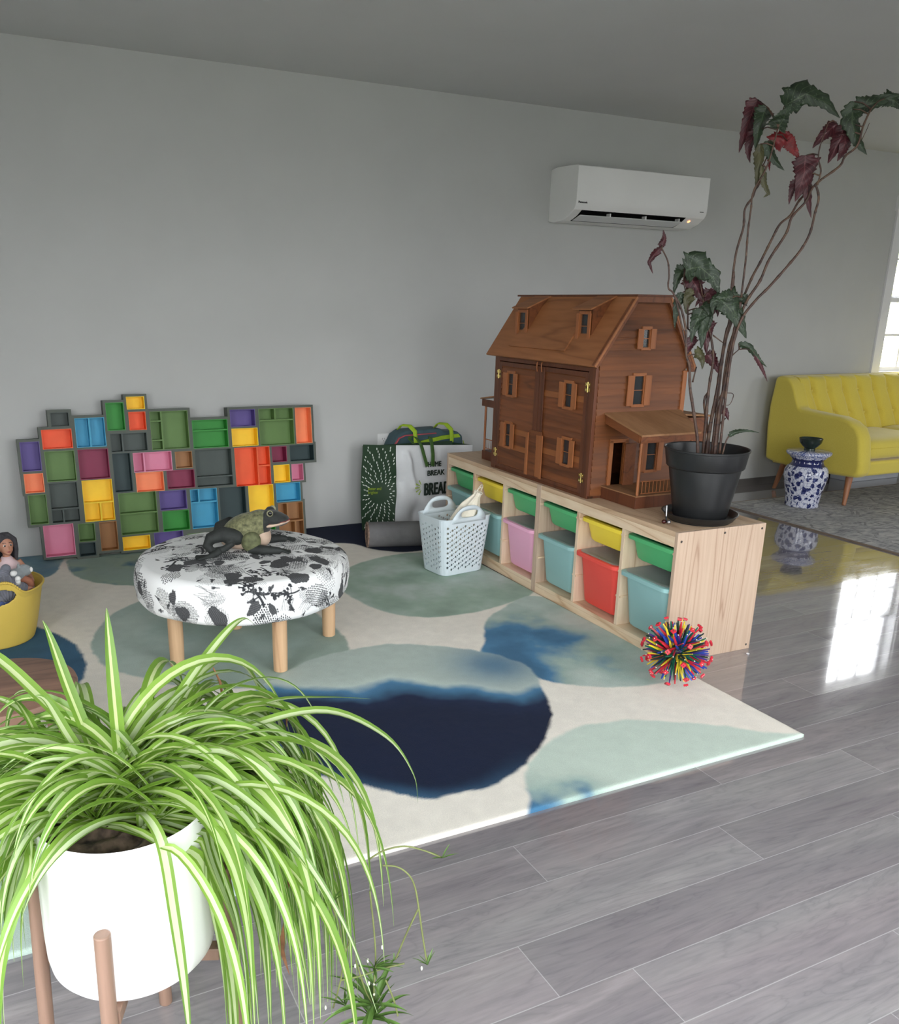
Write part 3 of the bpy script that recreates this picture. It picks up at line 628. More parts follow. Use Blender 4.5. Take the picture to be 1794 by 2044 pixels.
# ------------------------------------------------------------------ laundry basket with round holes
BASK = pm('basket_plastic', (214, 226, 232), .4, .01, 4, spec=.45)
bt = thing('laundry_basket', 'pale white-blue plastic laundry basket with round holes and two handles', 'basket', (-.1765, 1.385, .0125), math.radians(8))
HX, HY, HH, CR = .158, .122, .298, .045
def perim(hx, hy, r):
    """closed outline sampled by arc length (fraction 0..1), starting at the middle of the front side"""
    pts = []
    for cx, cy, a0 in ((hx - r, -hy + r, -PI / 2), (hx - r, hy - r, 0), (-hx + r, hy - r, PI / 2), (-hx + r, -hy + r, PI)):
        for i in range(9): a = a0 + PI / 2 * i / 8; pts.append((cx + r * math.cos(a), cy + r * math.sin(a)))
    pts = [(0, -hy)] + pts + [(0, -hy)]
    d = [0]
    for p, q in zip(pts, pts[1:]): d.append(d[-1] + math.hypot(q[0] - p[0], q[1] - p[1]))
    return np.array(pts), np.array(d) / d[-1], d[-1]
PT, PD, PLEN = perim(HX, HY, CR); PB, PBD, _ = perim(HX - .03, HY - .026, CR - .005)
def wallpt(u, z):
    """u metres along the top outline, z height: the wall tapers downwards"""
    f = (u / PLEN) % 1.0; k = max(0, min(1, z / HH))
    xt, yt = np.interp(f, PD, PT[:, 0]), np.interp(f, PD, PT[:, 1]); xb, yb = np.interp(f, PBD, PB[:, 0]), np.interp(f, PBD, PB[:, 1])
    return (xb + (xt - xb) * k, yb + (yt - yb) * k, z)
b = MB(); z0 = .022; ztop = HH - .022; PZ_ = .0262
wide, thin = .0172, .0100; per_ = 2 * (wide + thin); NP_ = round(PLEN / per_); k_s = PLEN / (NP_ * per_); colsb = []; u = 0
for i in range(NP_):
    for wd_, kind, off_ in ((wide, 1, 0), (thin, 2, .25), (wide, 1, .5), (thin, 2, .75)): colsb.append((u, u + wd_ * k_s, kind, off_)); u += wd_ * k_s
def solid_col(u):  # corner stripe without holes
    f = (u / PLEN) % 1; x, y = np.interp(f, PD, PT[:, 0]), np.interp(f, PD, PT[:, 1])
    return abs(x) > HX - .026 and abs(y) > HY - .026
for (u0, u1, kind, off_) in colsb:
    uc = (u0 + u1) / 2; zz = [z0]; z = z0 + off_ * PZ_
    hs = []
    while z + PZ_ <= ztop + 1e-6: hs.append((z, z + PZ_)); z += PZ_
    segs = ([(z0, hs[0][0], 0)] if hs[0][0] > z0 + 1e-6 else []) + [(a_, b_, 1) for a_, b_ in hs] + ([(hs[-1][1], ztop, 0)] if ztop > hs[-1][1] + 1e-6 else [])
    for za, zb, h_ in segs:
        rr = (.0064 if kind == 1 else .0034) if h_ and not solid_col(uc) else 0
        if not rr: b.add([wallpt(u0, za), wallpt(u1, za), wallpt(u1, zb), wallpt(u0, zb)], [(0, 1, 2, 3)]); continue
        zc = (za + zb) / 2; hu, hz = (u1 - u0) / 2, (zb - za) / 2; sq = []; ci = []
        for k in range(16):
            a_ = PI / 4 + 2 * PI * k / 16; ca, sa = math.cos(a_), math.sin(a_); q = max(abs(ca), abs(sa))
            sq.append(wallpt(uc + ca / q * hu, zc + sa / q * hz)); ci.append(wallpt(uc + ca * min(rr, hu * .96), zc + sa * rr))
        b.add(sq + ci, [(k, (k + 1) % 16, 16 + (k + 1) % 16, 16 + k) for k in range(16)])
    b.add([wallpt(u0, ztop), wallpt(u1, ztop), wallpt(u1, HH), wallpt(u0, HH)], [(0, 1, 2, 3)]); b.add([wallpt(u0, .006), wallpt(u1, .006), wallpt(u1, z0), wallpt(u0, z0)], [(0, 1, 2, 3)])
NU = 96; bot = [wallpt(i * PLEN / NU, .006) for i in range(NU)]; low = [(x * .93, y * .92, 0) for x, y, z in bot]
b.add(bot + low, [(i, (i + 1) % NU, NU + (i + 1) % NU, NU + i) for i in range(NU)] + [tuple(range(NU, 2 * NU))])
o = build('body', b, BASK, bt, world=False, weld=True, solid=.0028)
# rim bead
b = MB(); b.tube([wallpt(i * PLEN / 120, HH) for i in range(121)], .0032, 6, caps=False); build('rim', b, BASK, bt, world=False, smooth=True)
# handles: raised arcs with a grip hole on the two long sides
for s in (-1, 1):
    b = MB(); N = 28; rows = []
    def topz(x): t_ = max(0, 1 - (abs(x) / .105) ** 2.6); return HH + .066 * t_ if t_ > 0 else HH
    yy = s * HY
    def Q(x, z): return (x, s * (HY + (z - HH) * .10), z)
    xs = [-.105 + .21 * i / N for i in range(N + 1)]
    # frame around an oval grip
    ring_o = [Q(x, topz(x)) for x in xs] + [Q(x, HH - .02) for x in xs[::-1]]
    n = len(ring_o); gr = []
    for p in ring_o:
        a = math.atan2((p[2] - (HH + .022)) / .024, p[0] / .052)
        ca, sa = math.cos(a), math.sin(a); q = (abs(ca) ** 3.2 + abs(sa) ** 3.2) ** (-1 / 3.2)
        gr.append(Q(.052 * ca * q, HH + .024 + .019 * sa * q))
    b.add(ring_o + gr, [(i, (i + 1) % n, n + (i + 1) % n, n + i) for i in range(n)])
    build('handle', b, BASK, bt, world=False, smooth=True, solid=.0055)
# oddments seen through the holes
# ------------------------------------------------------------------ canvas drawstring bag in the basket
g = NG('canvas'); v = g.coord('Object'); f1 = g.noise(v, 16, 4, .6, .4)
g.base(g.ramp(f1, [(.3, lin((226, 218, 198))), (.65, lin((240, 234, 218)))])); g.set(rough=.9); g.bump(g.noise(v, 24, 3, .6, .6), .5, .012); CANVAS = g.m
dt = thing('drawstring_bag', 'cream canvas drawstring bag leaning out of the laundry basket', 'bag', (-.17, 1.38, .03))
b = MB()
A0, A1 = Vector((-.22, 1.40, .075)), Vector((-.088, 1.30, .432)); Dn = (A1 - A0).normalized(); Sx = Vector((.86, .45, -.16)); Sx = (Sx - Dn * Sx.dot(Dn)).normalized(); Sy = Dn.cross(Sx)
def bagf(u, v):
    th = 2 * PI * u; L = v
    w_ = np.interp(L, [0, .08, .3, .55, .8, .92, .96, 1], [.02, .075, .098, .092, .062, .026, .017, .024]); d_ = np.interp(L, [0, .08, .3, .55, .8, .92, .96, 1], [.015, .05, .06, .055, .04, .022, .016, .022])
    fold = 1 + (.06 + .16 * L) * math.sin(7 * th + 3 * L) * .5 + .05 * math.sin(3 * th + 9 * L) + .03 * math.sin(13 * th) * L
    return tuple(A0 + Dn * (A1 - A0).length * L + Sx * math.cos(th) * w_ * fold + Sy * math.sin(th) * d_ * fold)
b.grid(bagf, 84, 40, cu=True); b.f.append(tuple(i * 40 for i in range(84))); b.m.append(0)
build('pouch', b, CANVAS, dt, smooth=True)
b = MB()
for k in range(2):
    c0 = A1 + Sx * (.008 if k else -.01)
    b.tube([c0 + Dn * (.02 * math.sin(PI * i / 14)) * (1.4 + k * .5) + Sx * (.02 * math.cos(PI * i / 14)) + Sy * .01 * (k - .5) for i in range(15)], .0022, 6)
b.tube([bagf(i / 40, .95) for i in range(41)], .0024, 6)
build('drawstring', b, CANVAS, dt, smooth=True)

# ------------------------------------------------------------------ rolled-up mat, grey backing outside
BACKING = pm('mat_backing', (112, 111, 112), .85, .05, 30, .4, 500); PILE = pm('mat_pile', (150, 126, 112), 1.0, .25, 60, .8, 160)
rt = thing('rolled_mat', 'rolled-up mat with grey backing and brown pile, lying against the tote bag', 'mat', (-.25, 1.88, .0125))
ax0, ax1 = Vector((-.425, 1.925, .1)), Vector((.0, 1.798, .1)); AX = (ax1 - ax0).normalized(); SI = Vector((AX.y, -AX.x, 0))
def spiral(u, v, off=0):
    a = -PI * .95 + u * 2 * PI * 1.9; r = .088 - .052 * u + off + .004 * math.sin(3 * a)
    return tuple(ax0 + AX * (ax1 - ax0).length * v + SI * math.cos(a) * r + Vector((0, 0, 1)) * (math.sin(a) * r * .95 - .003))
b = MB(); b.grid(lambda u, v: spiral(u, v), 90, 6, m=0); b.grid(lambda u, v: spiral(u, v, -.006), 90, 6, m=1)
e0 = [spiral(i / 89, 0) for i in range(90)] + [spiral(i / 89, 0, -.006) for i in range(90)]; b.add(e0, [(i, i + 1, 91 + i, 90 + i) for i in range(89)], 1)
e0 = [spiral(0, j / 5) for j in range(6)] + [spiral(0, j / 5, -.006) for j in range(6)]; b.add(e0, [(i, i + 1, 7 + i, 6 + i) for i in range(5)], 1)
o = build('mat', b, [BACKING, PILE], rt, smooth=True)
b = MB(); b.tube([spiral(i / 89, 0, -.003) for i in range(90)], .0055, 6); build('bound_edge', b, PILE, rt, smooth=True)

# ------------------------------------------------------------------ printed tote bag
g = NG('white_tote'); v = g.coord('Object'); g.base(g.ramp(g.noise(v, 8, 3), [(.3, lin((206, 208, 210))), (.7, lin((222, 224, 226)))])); g.set(rough=.6); TOTE = g.m
TGREEN = pm('tote_green', (34, 62, 38), .6, .08, 10); TWHITE = pm('print_white', (236, 240, 232), .6, .01); LIME = pm('lime_print', (150, 176, 40), .6, .04); BLK = pm('print_dark_green', (24, 40, 32), .6, .04)
tt = thing('tote_bag', 'white and dark green printed shopping tote with green straps, beside the wall outlet', 'bag', (.05, 2.24, 0))
G0, C0, R0, K0 = Vector((-.300, 2.29, 0)), Vector((-.158, 2.13, 0)), Vector((.372, 2.16, 0)), Vector((.30, 2.285, 0))
ZT = .545
def front(u, v):
    p = C0.lerp(R0, u); z = .0135 + v * (ZT - .0135 - .03 * u); n_ = Vector((.056, -1, 0))
    d_ = .012 * math.sin(2.2 * v * PI) * math.sin(PI * u) + .022 * math.exp(-((u - .17 + .25 * (v - .72)) / .035) ** 2) * (1 if .5 < v < .92 else math.exp(-((v - .7) / .2) ** 2 * 3)) - .03 * math.exp(-((u - .03) / .06) ** 2 - ((v - .57) / .12) ** 2)
    d_ += .02 * math.exp(-((u - .18 - .25 * (.8 - v)) / .03) ** 2 - ((v - .82) / .09) ** 2) - .05 * math.exp(-((u - .28) / .09) ** 2 - ((v - .18) / .14) ** 2)
    ins = -.035 * math.exp(-((v - .55) / .18) ** 2) * (1 - u)
    return tuple(p + n_ * d_ + Vector((-.5 * ins, 0, 0)) + Vector((0, 0, z)))
b = MB(); b.grid(front, 60, 50); build('front_panel', b, TOTE, tt, smooth=True)
def side(u, v):
    q = Vector(front(0, v)); p = G0 + Vector((-.012 * math.sin(PI * v * 1.1), 0, v * (ZT - .012))); r = p.lerp(q, u)
    return tuple(r + Vector((-.02, -.03, 0)) * math.sin(PI * u) * (.25 - .2 * v))
b = MB(); b.grid(side, 20, 40); sp_ = build('side_panel', b, TGREEN, tt, smooth=True)
b = MB(); b.grid(lambda u, v: tuple(R0.lerp(K0, u) + Vector((0, 0, .0135 + v * (ZT - .0435)))), 4, 4); b.grid(lambda u, v: tuple(G0.lerp(K0, u) + Vector((0, 0, .0135 + v * (ZT - .0335)))), 6, 6); build('back_panel', b, TGREEN, tt, smooth=True)
b = MB()                                     # sunburst of white dashes on the green side
nS = Vector((-.76, -.64, 0)).normalized()
for ring_ in range(4, 20):
    for k in range(int(14 + ring_ * 1.3)):
        a = 2 * PI * (k + .5 * (ring_ % 2) + random.uniform(-.12, .12)) / int(14 + ring_ * 1.3)
        rr0 = .0165 * ring_; ln = .0125 + .002 * random.random()
        c_ = (.52, .46); W0 = .22
        us = [(c_[0] + math.cos(a) * r_ / W0, c_[1] + math.sin(a) * r_ / ZT) for r_ in (rr0, rr0 + ln)]
        if not all(.02 < u_ < .98 and .02 < v_ < .985 for u_, v_ in us): continue
        p0, p1 = Vector(side(*us[0])) + nS * .0015, Vector(side(*us[1])) + nS * .0015; d_ = (p1 - p0).normalized(); s_ = d_.cross(nS) * .0026
        pts = [p0 + s_ * .4, p0 + (p1 - p0) * .25 + s_, p0 + (p1 - p0) * .8 + s_, p1 + s_ * .4, p1 - s_ * .4, p0 + (p1 - p0) * .8 - s_, p0 + (p1 - p0) * .25 - s_, p0 - s_ * .4]
        b.add(pts + [q - nS * .001 for q in pts], [tuple(range(8))] + [(i, (i + 1) % 8, 8 + (i + 1) % 8, 8 + i) for i in range(8)])
build('sunburst_print', b, TWHITE, tt)
rS = (C0 - G0).normalized()
for s_, zz in (('better and', .268), ('brighter', .245)):
    text('lettering', s_, .026, Vector(side(.22, zz / ZT)) + nS * .006, 0, 0, tt, LIME, right=(rS.x, rS.y, .12), sx=.8)
rF = (R0 - C0).normalized(); nF = Vector((.056, -1, 0)).normalized()
def ft(s_, u, z, size, bold, sx, m_=None): text('lettering', s_, size, C0 + rF * u + nF * .022 + Vector((0, 0, z)), 0, 0, tt, m_ or BLK, right=rF, bold=bold, sx=sx)
ft('THYME', .182, .405, .044, .0016, .82); ft('TO', .345, .405, .044, .0016, .82)
ft('BREAK', .202, .352, .046, .0016, .88); ft('BREAD', .182, .236, .104, .0034, .56)
b = MB()
for k, a in enumerate((-62, -30, 0, 30, 62)):
    a = math.radians(180 + a); c_ = C0 + rF * .172 + nF * .02 + Vector((0, 0, .285)); d_ = rF * math.cos(a) + Vector((0, 0, 1)) * math.sin(a); s_ = d_.cross(nF)
    p0, p1 = c_ + d_ * .016, c_ + d_ * .05
    b.add([p0 + s_ * .0015, p0 - s_ * .0015, p1 - s_ * .004, p1 + s_ * .004], [(0, 1, 2, 3)])
build('ray_print', b, LIME, tt)
STRAP = pm('green_strap', (58, 92, 34), .7, .12, 30)
for pts in ([(.118, .545, -.004), (.105, .575, .03), (.135, .583, .02), (.158, .545, -.01), (.175, .48, -.024), (.198, .41, -.026)], [(.255, .53, .02), (.245, .57, .03), (.232, .575, .0), (.236, .53, -.012), (.236, .47, -.026), (.234, .41, -.028)]):
    P_ = [C0 + rF * u + Vector((0, 0, z)) - nF * d for u, z, d in pts]
    def cr(t_):
        t_ *= len(P_) - 1; i = min(int(t_), len(P_) - 2); f = t_ - i; p0, p1, p2, p3 = P_[max(0, i - 1)], P_[i], P_[i + 1], P_[min(len(P_) - 1, i + 2)]
        return .5 * ((2 * p1) + (p2 - p0) * f + (2 * p0 - 5 * p1 + 4 * p2 - p3) * f * f + (3 * p1 - p0 - 3 * p2 + p3) * f ** 3)
    b = MB(); b.grid(lambda u, v: tuple(cr(v) + (rF * .9 + Vector((0, 0, -.25))) * (u - .5) * .026), 5, 30); build('strap', b, STRAP, tt, smooth=True, solid=.002)

# ------------------------------------------------------------------ teal cooler bag behind the tote
TEALB = pm('cooler_fabric', (62, 88, 96), .7, .08, 20, .3, 300); LIMEB = pm('lime_webbing', (158, 190, 38), .7, .05, 60); PINKB = pm('pink_piping', (196, 88, 98), .7, .05)
ct = thing('cooler_bag', 'teal zip bag with lime straps and pink trim standing behind the tote', 'bag', (.15, 2.38, 0))
b = MB()
prof = [(-.085, .0135), (-.095, .30), (-.09, .50), (-.055, .565), (-.012, .592), (.24, .598), (.262, .578), (.36, .572), (.395, .545), (.4, .5), (.39, .0135)]
b.prism(prof, 'Y', 2.325, 2.455); o = build('body', b, TEALB, ct, bevel=.012, seg=4, angle=.9)
b = MB(); b.tube([(-.096, 2.316, .46), (-.088, 2.316, .50), (-.05, 2.316, .553), (-.01, 2.316, .568), (.2, 2.316, .572)], .011, 8, flat=.35); build('trim', b, PINKB, ct, smooth=True)
b = MB(); b.prism([(-.03, .50), (.1, .53), (.25, .555), (.36, .56), (.372, .54), (.26, .532), (.1, .508), (-.03, .492)], 'Y', 2.313, 2.3235); build('zip', b, LIMEB, ct)
b = MB(); b.prism([(-.0, .47), (.1, .52), (.25, .545), (.35, .543), (.36, .53), (.3, .48), (.28, .45), (.0, .45)], 'Y', 2.315, 2.3245); build('flap', b, TEALB, ct)
for x in (.0, .25):
    P_ = [Vector((x - .03, 2.37, .60)), Vector((x - .02, 2.35, .628)), Vector((x + .02, 2.32, .625)), Vector((x + .048, 2.30, .592)), Vector((x + .052, 2.296, .54)), Vector((x + .052, 2.297, .51))]
    b = MB(); b.grid(lambda u, v: tuple(Vector([np.interp(v * 5, range(6), [p[k] for p in P_]) for k in range(3)]) + Vector((.026 * (u - .5), 0, .01 * (u - .5)))), 4, 26); build('strap', b, LIMEB, ct, smooth=True, solid=.002)
b = MB(); b.tube([(.385, 2.30, .52), (.39, 2.295, .49), (.40, 2.295, .46)], .004, 6, flat=.4); build('zip_pull', b, LIMEB, ct)

# ------------------------------------------------------------------ wall outlet
PLATE = pm('outlet_plastic', (226, 226, 224), .35, .01)
ot_ = thing('wall_outlet', 'white duplex wall outlet above the green side of the tote bag', 'outlet', (-.088, WY, .50))
b = MB(); b.box(-.126, -.049, WY - .0062, WY - .0002, .44, .563); pl_ = build('cover_plate', b, PLATE, ot_, bevel=.003, seg=3)
for zc in (.527, .477):
    b = MB(); b.prism([(-.0875 + .0165 * math.cos(a * PI / 10), zc + .0165 * max(-.85, min(.85, math.sin(a * PI / 10)))) for a in range(20)], 'Y', WY - .0075, WY - .006); r_ = build('receptacle', b, PLATE, ot_, bevel=.0006)
    b = MB()
    for dx in (-.0065, .0065): b.box(-.0875 + dx - .0011, -.0875 + dx + .0011, WY - .0079, WY - .0073, zc, zc + .009)
    b.prism([(-.0875 + .0024 * math.cos(a * PI / 5), zc - .008 + .0024 * math.sin(a * PI / 5)) for a in range(10)], 'Y', WY - .0079, WY - .0073)
    build('slots', b, GAP, r_)
# ------------------------------------------------------------------ wooden dollhouse on the pine units
HW1 = wood('house_siding', (112, 63, 33), (124, 72, 39), (82, 44, 23), 'Y', 10, .8, 6, .5, .3)
HW2 = wood('house_dark_trim', (92, 50, 29), (104, 58, 34), (72, 38, 22), 'Z', 12, .8, 5, .5, .3)
HW3 = wood('house_shutter', (152, 92, 52), (162, 100, 58), (126, 73, 40), 'Z', 10, .7, 3, .5, .25)
HW4 = wood('house_roof', (152, 97, 58), (164, 107, 66), (120, 74, 42), 'Y', 6, .7, 6, .6, .3)
HW5 = wood('house_porch_boards', (146, 104, 68), (158, 116, 80), (116, 80, 50), 'Y', 6, .7, 5, .7, .3)
HWX = wood('house_gable_siding', (108, 62, 29), (118, 69, 34), (80, 44, 21), 'X', 10, .8, 5, .5, .3)
DARKIN = pm('house_window_dark', (26, 24, 24), .25, .1); HGLASS = pm('house_window_film', (66, 70, 72), .12, .1, 6, alpha=.55)
BRASS = pm('brass', (214, 190, 120), .25, .05, 30, metal=1.0)
HL = (.04, .604, .5295); HY_ = math.radians(-1.12)
ht = thing('dollhouse', 'brown wooden dollhouse with mansard roof, dormers and a side porch on the pine units', 'dollhouse', HL, HY_)
D_, W_H, ZW = .48, .82, .57
def hb(name, b, m, parent=ht, **k): return build(name, b, m, parent, world=False, **k)
def strips(b, z0, z1, h, span, holes, put, lean=.004, mlist=(0,)):
    z = z0; i = 0
    while z < z1 - 1e-4:
        zt = min(z + h, z1); a, c = span((z + zt) / 2)
        for r in cells((a, c, z, zt), holes): put(b, r, i, z, zt, mlist[i % len(mlist)])
        z = zt; i += 1
def putX(x0, th=.010, lean=.0055):        # clapboard on a plane of constant x, outside towards -x
    def f(b, r, i, z, zt, m):
        e0 = lean * (1 - (r[2] - z) / (zt - z)); e1 = lean * (1 - (r[3] - z) / (zt - z))
        b.hexa([(x0 - e0, r[0], r[2]), (x0 + th, r[0], r[2]), (x0 + th, r[1], r[2]), (x0 - e0, r[1], r[2])], [(x0 - e1, r[0], r[3]), (x0 + th, r[0], r[3]), (x0 + th, r[1], r[3]), (x0 - e1, r[1], r[3])], m)
    return f
def putY(y0, sgn=-1, th=.010, lean=.0055):
    def f(b, r, i, z, zt, m):
        e0 = lean * (1 - (r[2] - z) / (zt - z)); e1 = lean * (1 - (r[3] - z) / (zt - z))
        ya, yb = y0 + sgn * e0, y0 - sgn * th; yc = y0 + sgn * e1
        b.hexa([(r[0], ya, r[2]), (r[1], ya, r[2]), (r[1], yb, r[2]), (r[0], yb, r[2])], [(r[0], yc, r[3]), (r[1], yc, r[3]), (r[1], yb, r[3]), (r[0], yb, r[3])], m)
    return f
# frame of the front
b = MB(); b.box(-.004, .018, 0, .046, 0, ZW - .012); hb('corner_post', b, HW2, bevel=.001)
b = MB(); b.box(-.004, .018, W_H - .04, W_H, 0, ZW - .012); hb('corner_post', b, HW2, bevel=.001)
b = MB(); b.box(-.004, .018, .046, W_H - .04, .540, ZW - .012); hb('header_board', b, HW2, bevel=.001)
b = MB(); b.box(0, D_, .0, W_H, 0, .012); hb('base_board', b, HW2, bevel=.001)
b = MB(); b.box(.006, .0075, .0, .008, 0, .01); b.box(.018, .030, .0, .012, .0, ZW - .02); hb('dark_corner_strip', b, GAP)
# windows: (y0,y1,z0,z1) opening on the front
FWIN = dict(ft=(.640, .690, .383, .483), nt=(.157, .209, .378, .478), fb=(.645, .692, .130, .240), nb=(.147, .198, .125, .232))

def shade(c, k): return tuple(min(255, int(x * k)) for x in c)
HV = [HW1] + [wood('house_siding_tone', shade((112, 63, 33), k), shade((124, 72, 39), k), shade((82, 44, 23), k), 'Y', 10, .8, 6, .5, .3) for k in (.93, 1.06, 1.1)]
HVX = [HWX] + [wood('house_gable_tone', shade((108, 62, 29), k), shade((118, 69, 34), k), shade((80, 44, 21), k), 'X', 10, .8, 5, .5, .3) for k in (.95, 1.04, 1.08)]
HWL = wood('house_siding_pale', (146, 88, 46), (156, 96, 52), (118, 68, 35), 'Y', 10, .8, 5, .5, .3)
def door(y0, y1, wins, hinge_y):
    d = MB(); holes = wins
    idx = lambda i: 0
    b = MB(); z = .014; i = 0
    while z < .520:
        zt = min(z + .0262, .520); m = 4 if random.random() < .12 else random.randrange(4)
        for r in cells((y0 + .004, y1 - .004, z, zt), holes): putX(.002)(b, r, i, z, zt, m)
        z = zt; i += 1
    o = hb('front_door_panel', b, HV + [HWL])
    b = MB(); b.box(-.004, .012, y0, y0 + .022, .014, .536); b.box(-.004, .012, y1 - .022, y1, .014, .536); b.box(-.0042, .012, y0 + .022, y1 - .022, .516, .536); b.box(-.004, .012, y0 + .022, y1 - .022, .014, .03)
    hb('door_stile', b, HW2, o, bevel=.0008)
    return o
dn = door(.048, .4085, [FWIN['nt'], FWIN['nb']], .05); df = door(.4105, .778, [FWIN['ft'], FWIN['fb']], .78)
b = MB(); b.box(-.009, -.004, .372, .4075, .225, .536); hb('centre_board', b, HW2, dn, bevel=.0008); b = MB(); b.box(-.009, -.004, .4112, .447, .225, .536); hb('centre_board', b, HW2, df, bevel=.0008)
b = MB(); b.box(-.009, -.004, .372, .4075, .025, .222); b.box(-.013, -.0085, .350, .370, .022, .225); hb('little_door', b, HW3, dn, bevel=.0008)
b = MB(); b.box(-.009, -.004, .4112, .470, .025, .222); hb('little_door', b, HW1, df, bevel=.0008); b = MB(); b.box(-.013, -.0035, .472, .492, .022, .225); hb('door_trim', b, HW3, df, bevel=.0008)
b = MB(); b.box(-.013, -.009, .360, .462, .2225, .240); hb('door_head', b, HW1, dn)
for y in (.392, .43):
    b = MB(); b.tube([(-.010, y, .512), (-.014, y, .53), (-.014, y, .548), (-.010, y, .556)], .003, 6); hb('peg', b, HW3, dn if y < .41 else df, smooth=True)
def hwin(parent, P, a0, a1, z0, z1, sh=.030, left=True, right=True, mull=True):
    """P(b, a0,a1, d0,d1, z0,z1, m): box on the wall; d grows outwards"""
    f = MB(); P(f, a0 - .010, a1 + .010, -.002, .007, z1, z1 + .014, 0); P(f, a0 - .010, a1 + .010, -.002, .009, z0 - .012, z0, 0)
    P(f, a0 - .006, a0, -.004, .006, z0, z1, 0); P(f, a1, a1 + .006, -.004, .006, z0, z1, 0)
    w_ = hb('window', f, HW3, parent, bevel=.0006)
    if mull:
        f = MB(); P(f, a0, a1, -.001, .002, (z0 + z1) / 2 - .0015, (z0 + z1) / 2 + .0015, 0); hb('glazing_bar', f, HW3, w_)
    f = MB(); P(f, a0, a1, -.0045, -.0025, z0, z1, 0); hb('pane', f, HGLASS, w_)
    if left: f = MB(); P(f, a0 - .008 - sh, a0 - .004, .006, .012, z0 - .006, z1 + .004, 0); hb('shutter', f, HW3, w_, bevel=.0006)
    if right: f = MB(); P(f, a1 + .004, a1 + .008 + sh, .006, .012, z0 - .006, z1 + .004, 0); hb('shutter', f, HW3, w_, bevel=.0006)
def PX(x0): return lambda b, a0, a1, d0, d1, z0, z1, m: b.box(x0 - d1, x0 - d0, a0, a1, z0, z1, m)
def PY(y0): return lambda b, a0, a1, d0, d1, z0, z1, m: b.box(a0, a1, y0 - d1, y0 - d0, z0, z1, m)
for k, p in (('nt', dn), ('nb', dn), ('ft', df), ('fb', df)): w = FWIN[k]; hwin(p, PX(.0), *w)
for (y, z) in ((.047, .475), (.047, .085), (.779, .475), (.779, .085)):
    b = MB(); b.tube([(-.006, y, z - .022), (-.006, y, z + .022)], .0035, 8); b.box(-.0065, -.0045, y - .017, y + .017, z - .019, z - .004); b.box(-.0065, -.0045, y - .017, y + .017, z + .004, z + .019)
    for dz_ in (-.012, .012):
        for dy in (-.011, .011): b.ball((-.0062, y + dy, z + dz_), (.002, .0035, .0035), 8, 6)
    hb('hinge', b, BRASS, dn if y < .1 else df, angle=.6)
# gable walls
def gx(z):
    if z <= ZW: return (.012, D_ - .004)
    t = (z - ZW) / .275; return (.0 + .184 * t - .004, D_ + .02 - .16 * t)
SWIN = [(.222, .254, .640, .712), (.196, .246, .402, .520)]; SDOOR = (.112, .176, .052, .240); PWIN = (.300, .352, .110, .244)
for sgn, y0, name in ((-1, 0, 'near'), (1, W_H, 'far')):
    b = MB(); z = .012; i = 0
    while z < .842:
        zt = min(z + .0268, .842); a, c = gx((z + zt) / 2)
        holes = SWIN + [SDOOR, PWIN] if sgn < 0 else []
        for r in cells((a, c, z, zt), holes): putY(y0, sgn)(b, r, i, z, zt, (i * 7 + 3) % 4)
        z = zt; i += 1
    gw = hb('gable_wall', b, HVX)
    b = MB(); yA, yB = (y0 - .009, y0 - .002) if sgn < 0 else (y0 + .002, y0 + .009)
    b.box(D_ - .022, D_, yA, yB, .012, ZW - .03); hb('corner_trim', b, HW3, gw)
    if sgn < 0:
        for k, w in enumerate(SWIN): hwin(gw, PY(-.002), *w, sh=.030 if k else .024)
        hwin(gw, PY(-.002), *PWIN, sh=.024, left=True, right=True)
        f = MB(); P = PY(-.002); P(f, SDOOR[0] - .018, SDOOR[0], 0, .008, .052, .250, 0); P(f, SDOOR[1], SDOOR[1] + .018, 0, .008, .052, .250, 0); P(f, SDOOR[0] - .018, SDOOR[1] + .018, 0, .008, .240, .256, 0)
        hb('door_frame', f, HW3, gw, bevel=.0006)
        f = MB(); f.box(SDOOR[0] + .052, SDOOR[1] + .045, -.028, -.022, .053, .238); hb('open_door', f, HW1, gw)
b = MB(); b.box(D_ - .012, D_, .01, W_H - .01, .012, ZW); hb('back_wall', b, HW1)
b = MB(); b.box(.02, D_ - .012, .012, W_H - .012, .285, .293); b.box(.02, D_ - .012, .012, W_H - .012, .560, .568); b.box(.02, D_ - .02, .40, .408, .012, .56); hb('inner_floors', b, HW2)
# roof
oh = .022
def slab(b, p0, p1, ya, yb, th, m=0):
    (xa, za), (xb, zb) = p0, p1; dx, dz_ = xb - xa, zb - za; L = math.hypot(dx, dz_); nx, nz = -dz_ / L * th, dx / L * th
    if nz < 0: nx, nz = -nx, -nz
    b.hexa([(xa, ya, za), (xb, ya, zb), (xb, yb, zb), (xa, yb, za)], [(xa + nx, ya, za + nz), (xb + nx, ya, zb + nz), (xb + nx, yb, zb + nz), (xa + nx, yb, za + nz)], m)
rf = MB(); slab(rf, (-.022, .560), (.166, .840), -oh, W_H + oh + .03, .010); rfo = hb('front_roof_slope', rf, HW4, bevel=.001)
rf = MB(); slab(rf, (.336, .840), (.508, .545), -oh, W_H + oh + .03, .010); hb('rear_roof_slope', rf, HW4, bevel=.001)
rf = MB(); rf.box(.156, .350, -oh - .006, W_H + oh + .06, .846, .854); hb('roof_top', rf, HW2, bevel=.001)
b = MB(); slab(b, (-.012, .556), (.168, .822), -oh + .002, -.0035, .024); hb('rake_board', b, HW1)
b = MB(); slab(b, (.334, .822), (.496, .545), -oh + .002, -.0035, .024); hb('rake_board', b, HW1)
b = MB(); b.box(.160, .342, -oh + .002, -.0035, .822, .846); hb('rake_board', b, HW1)
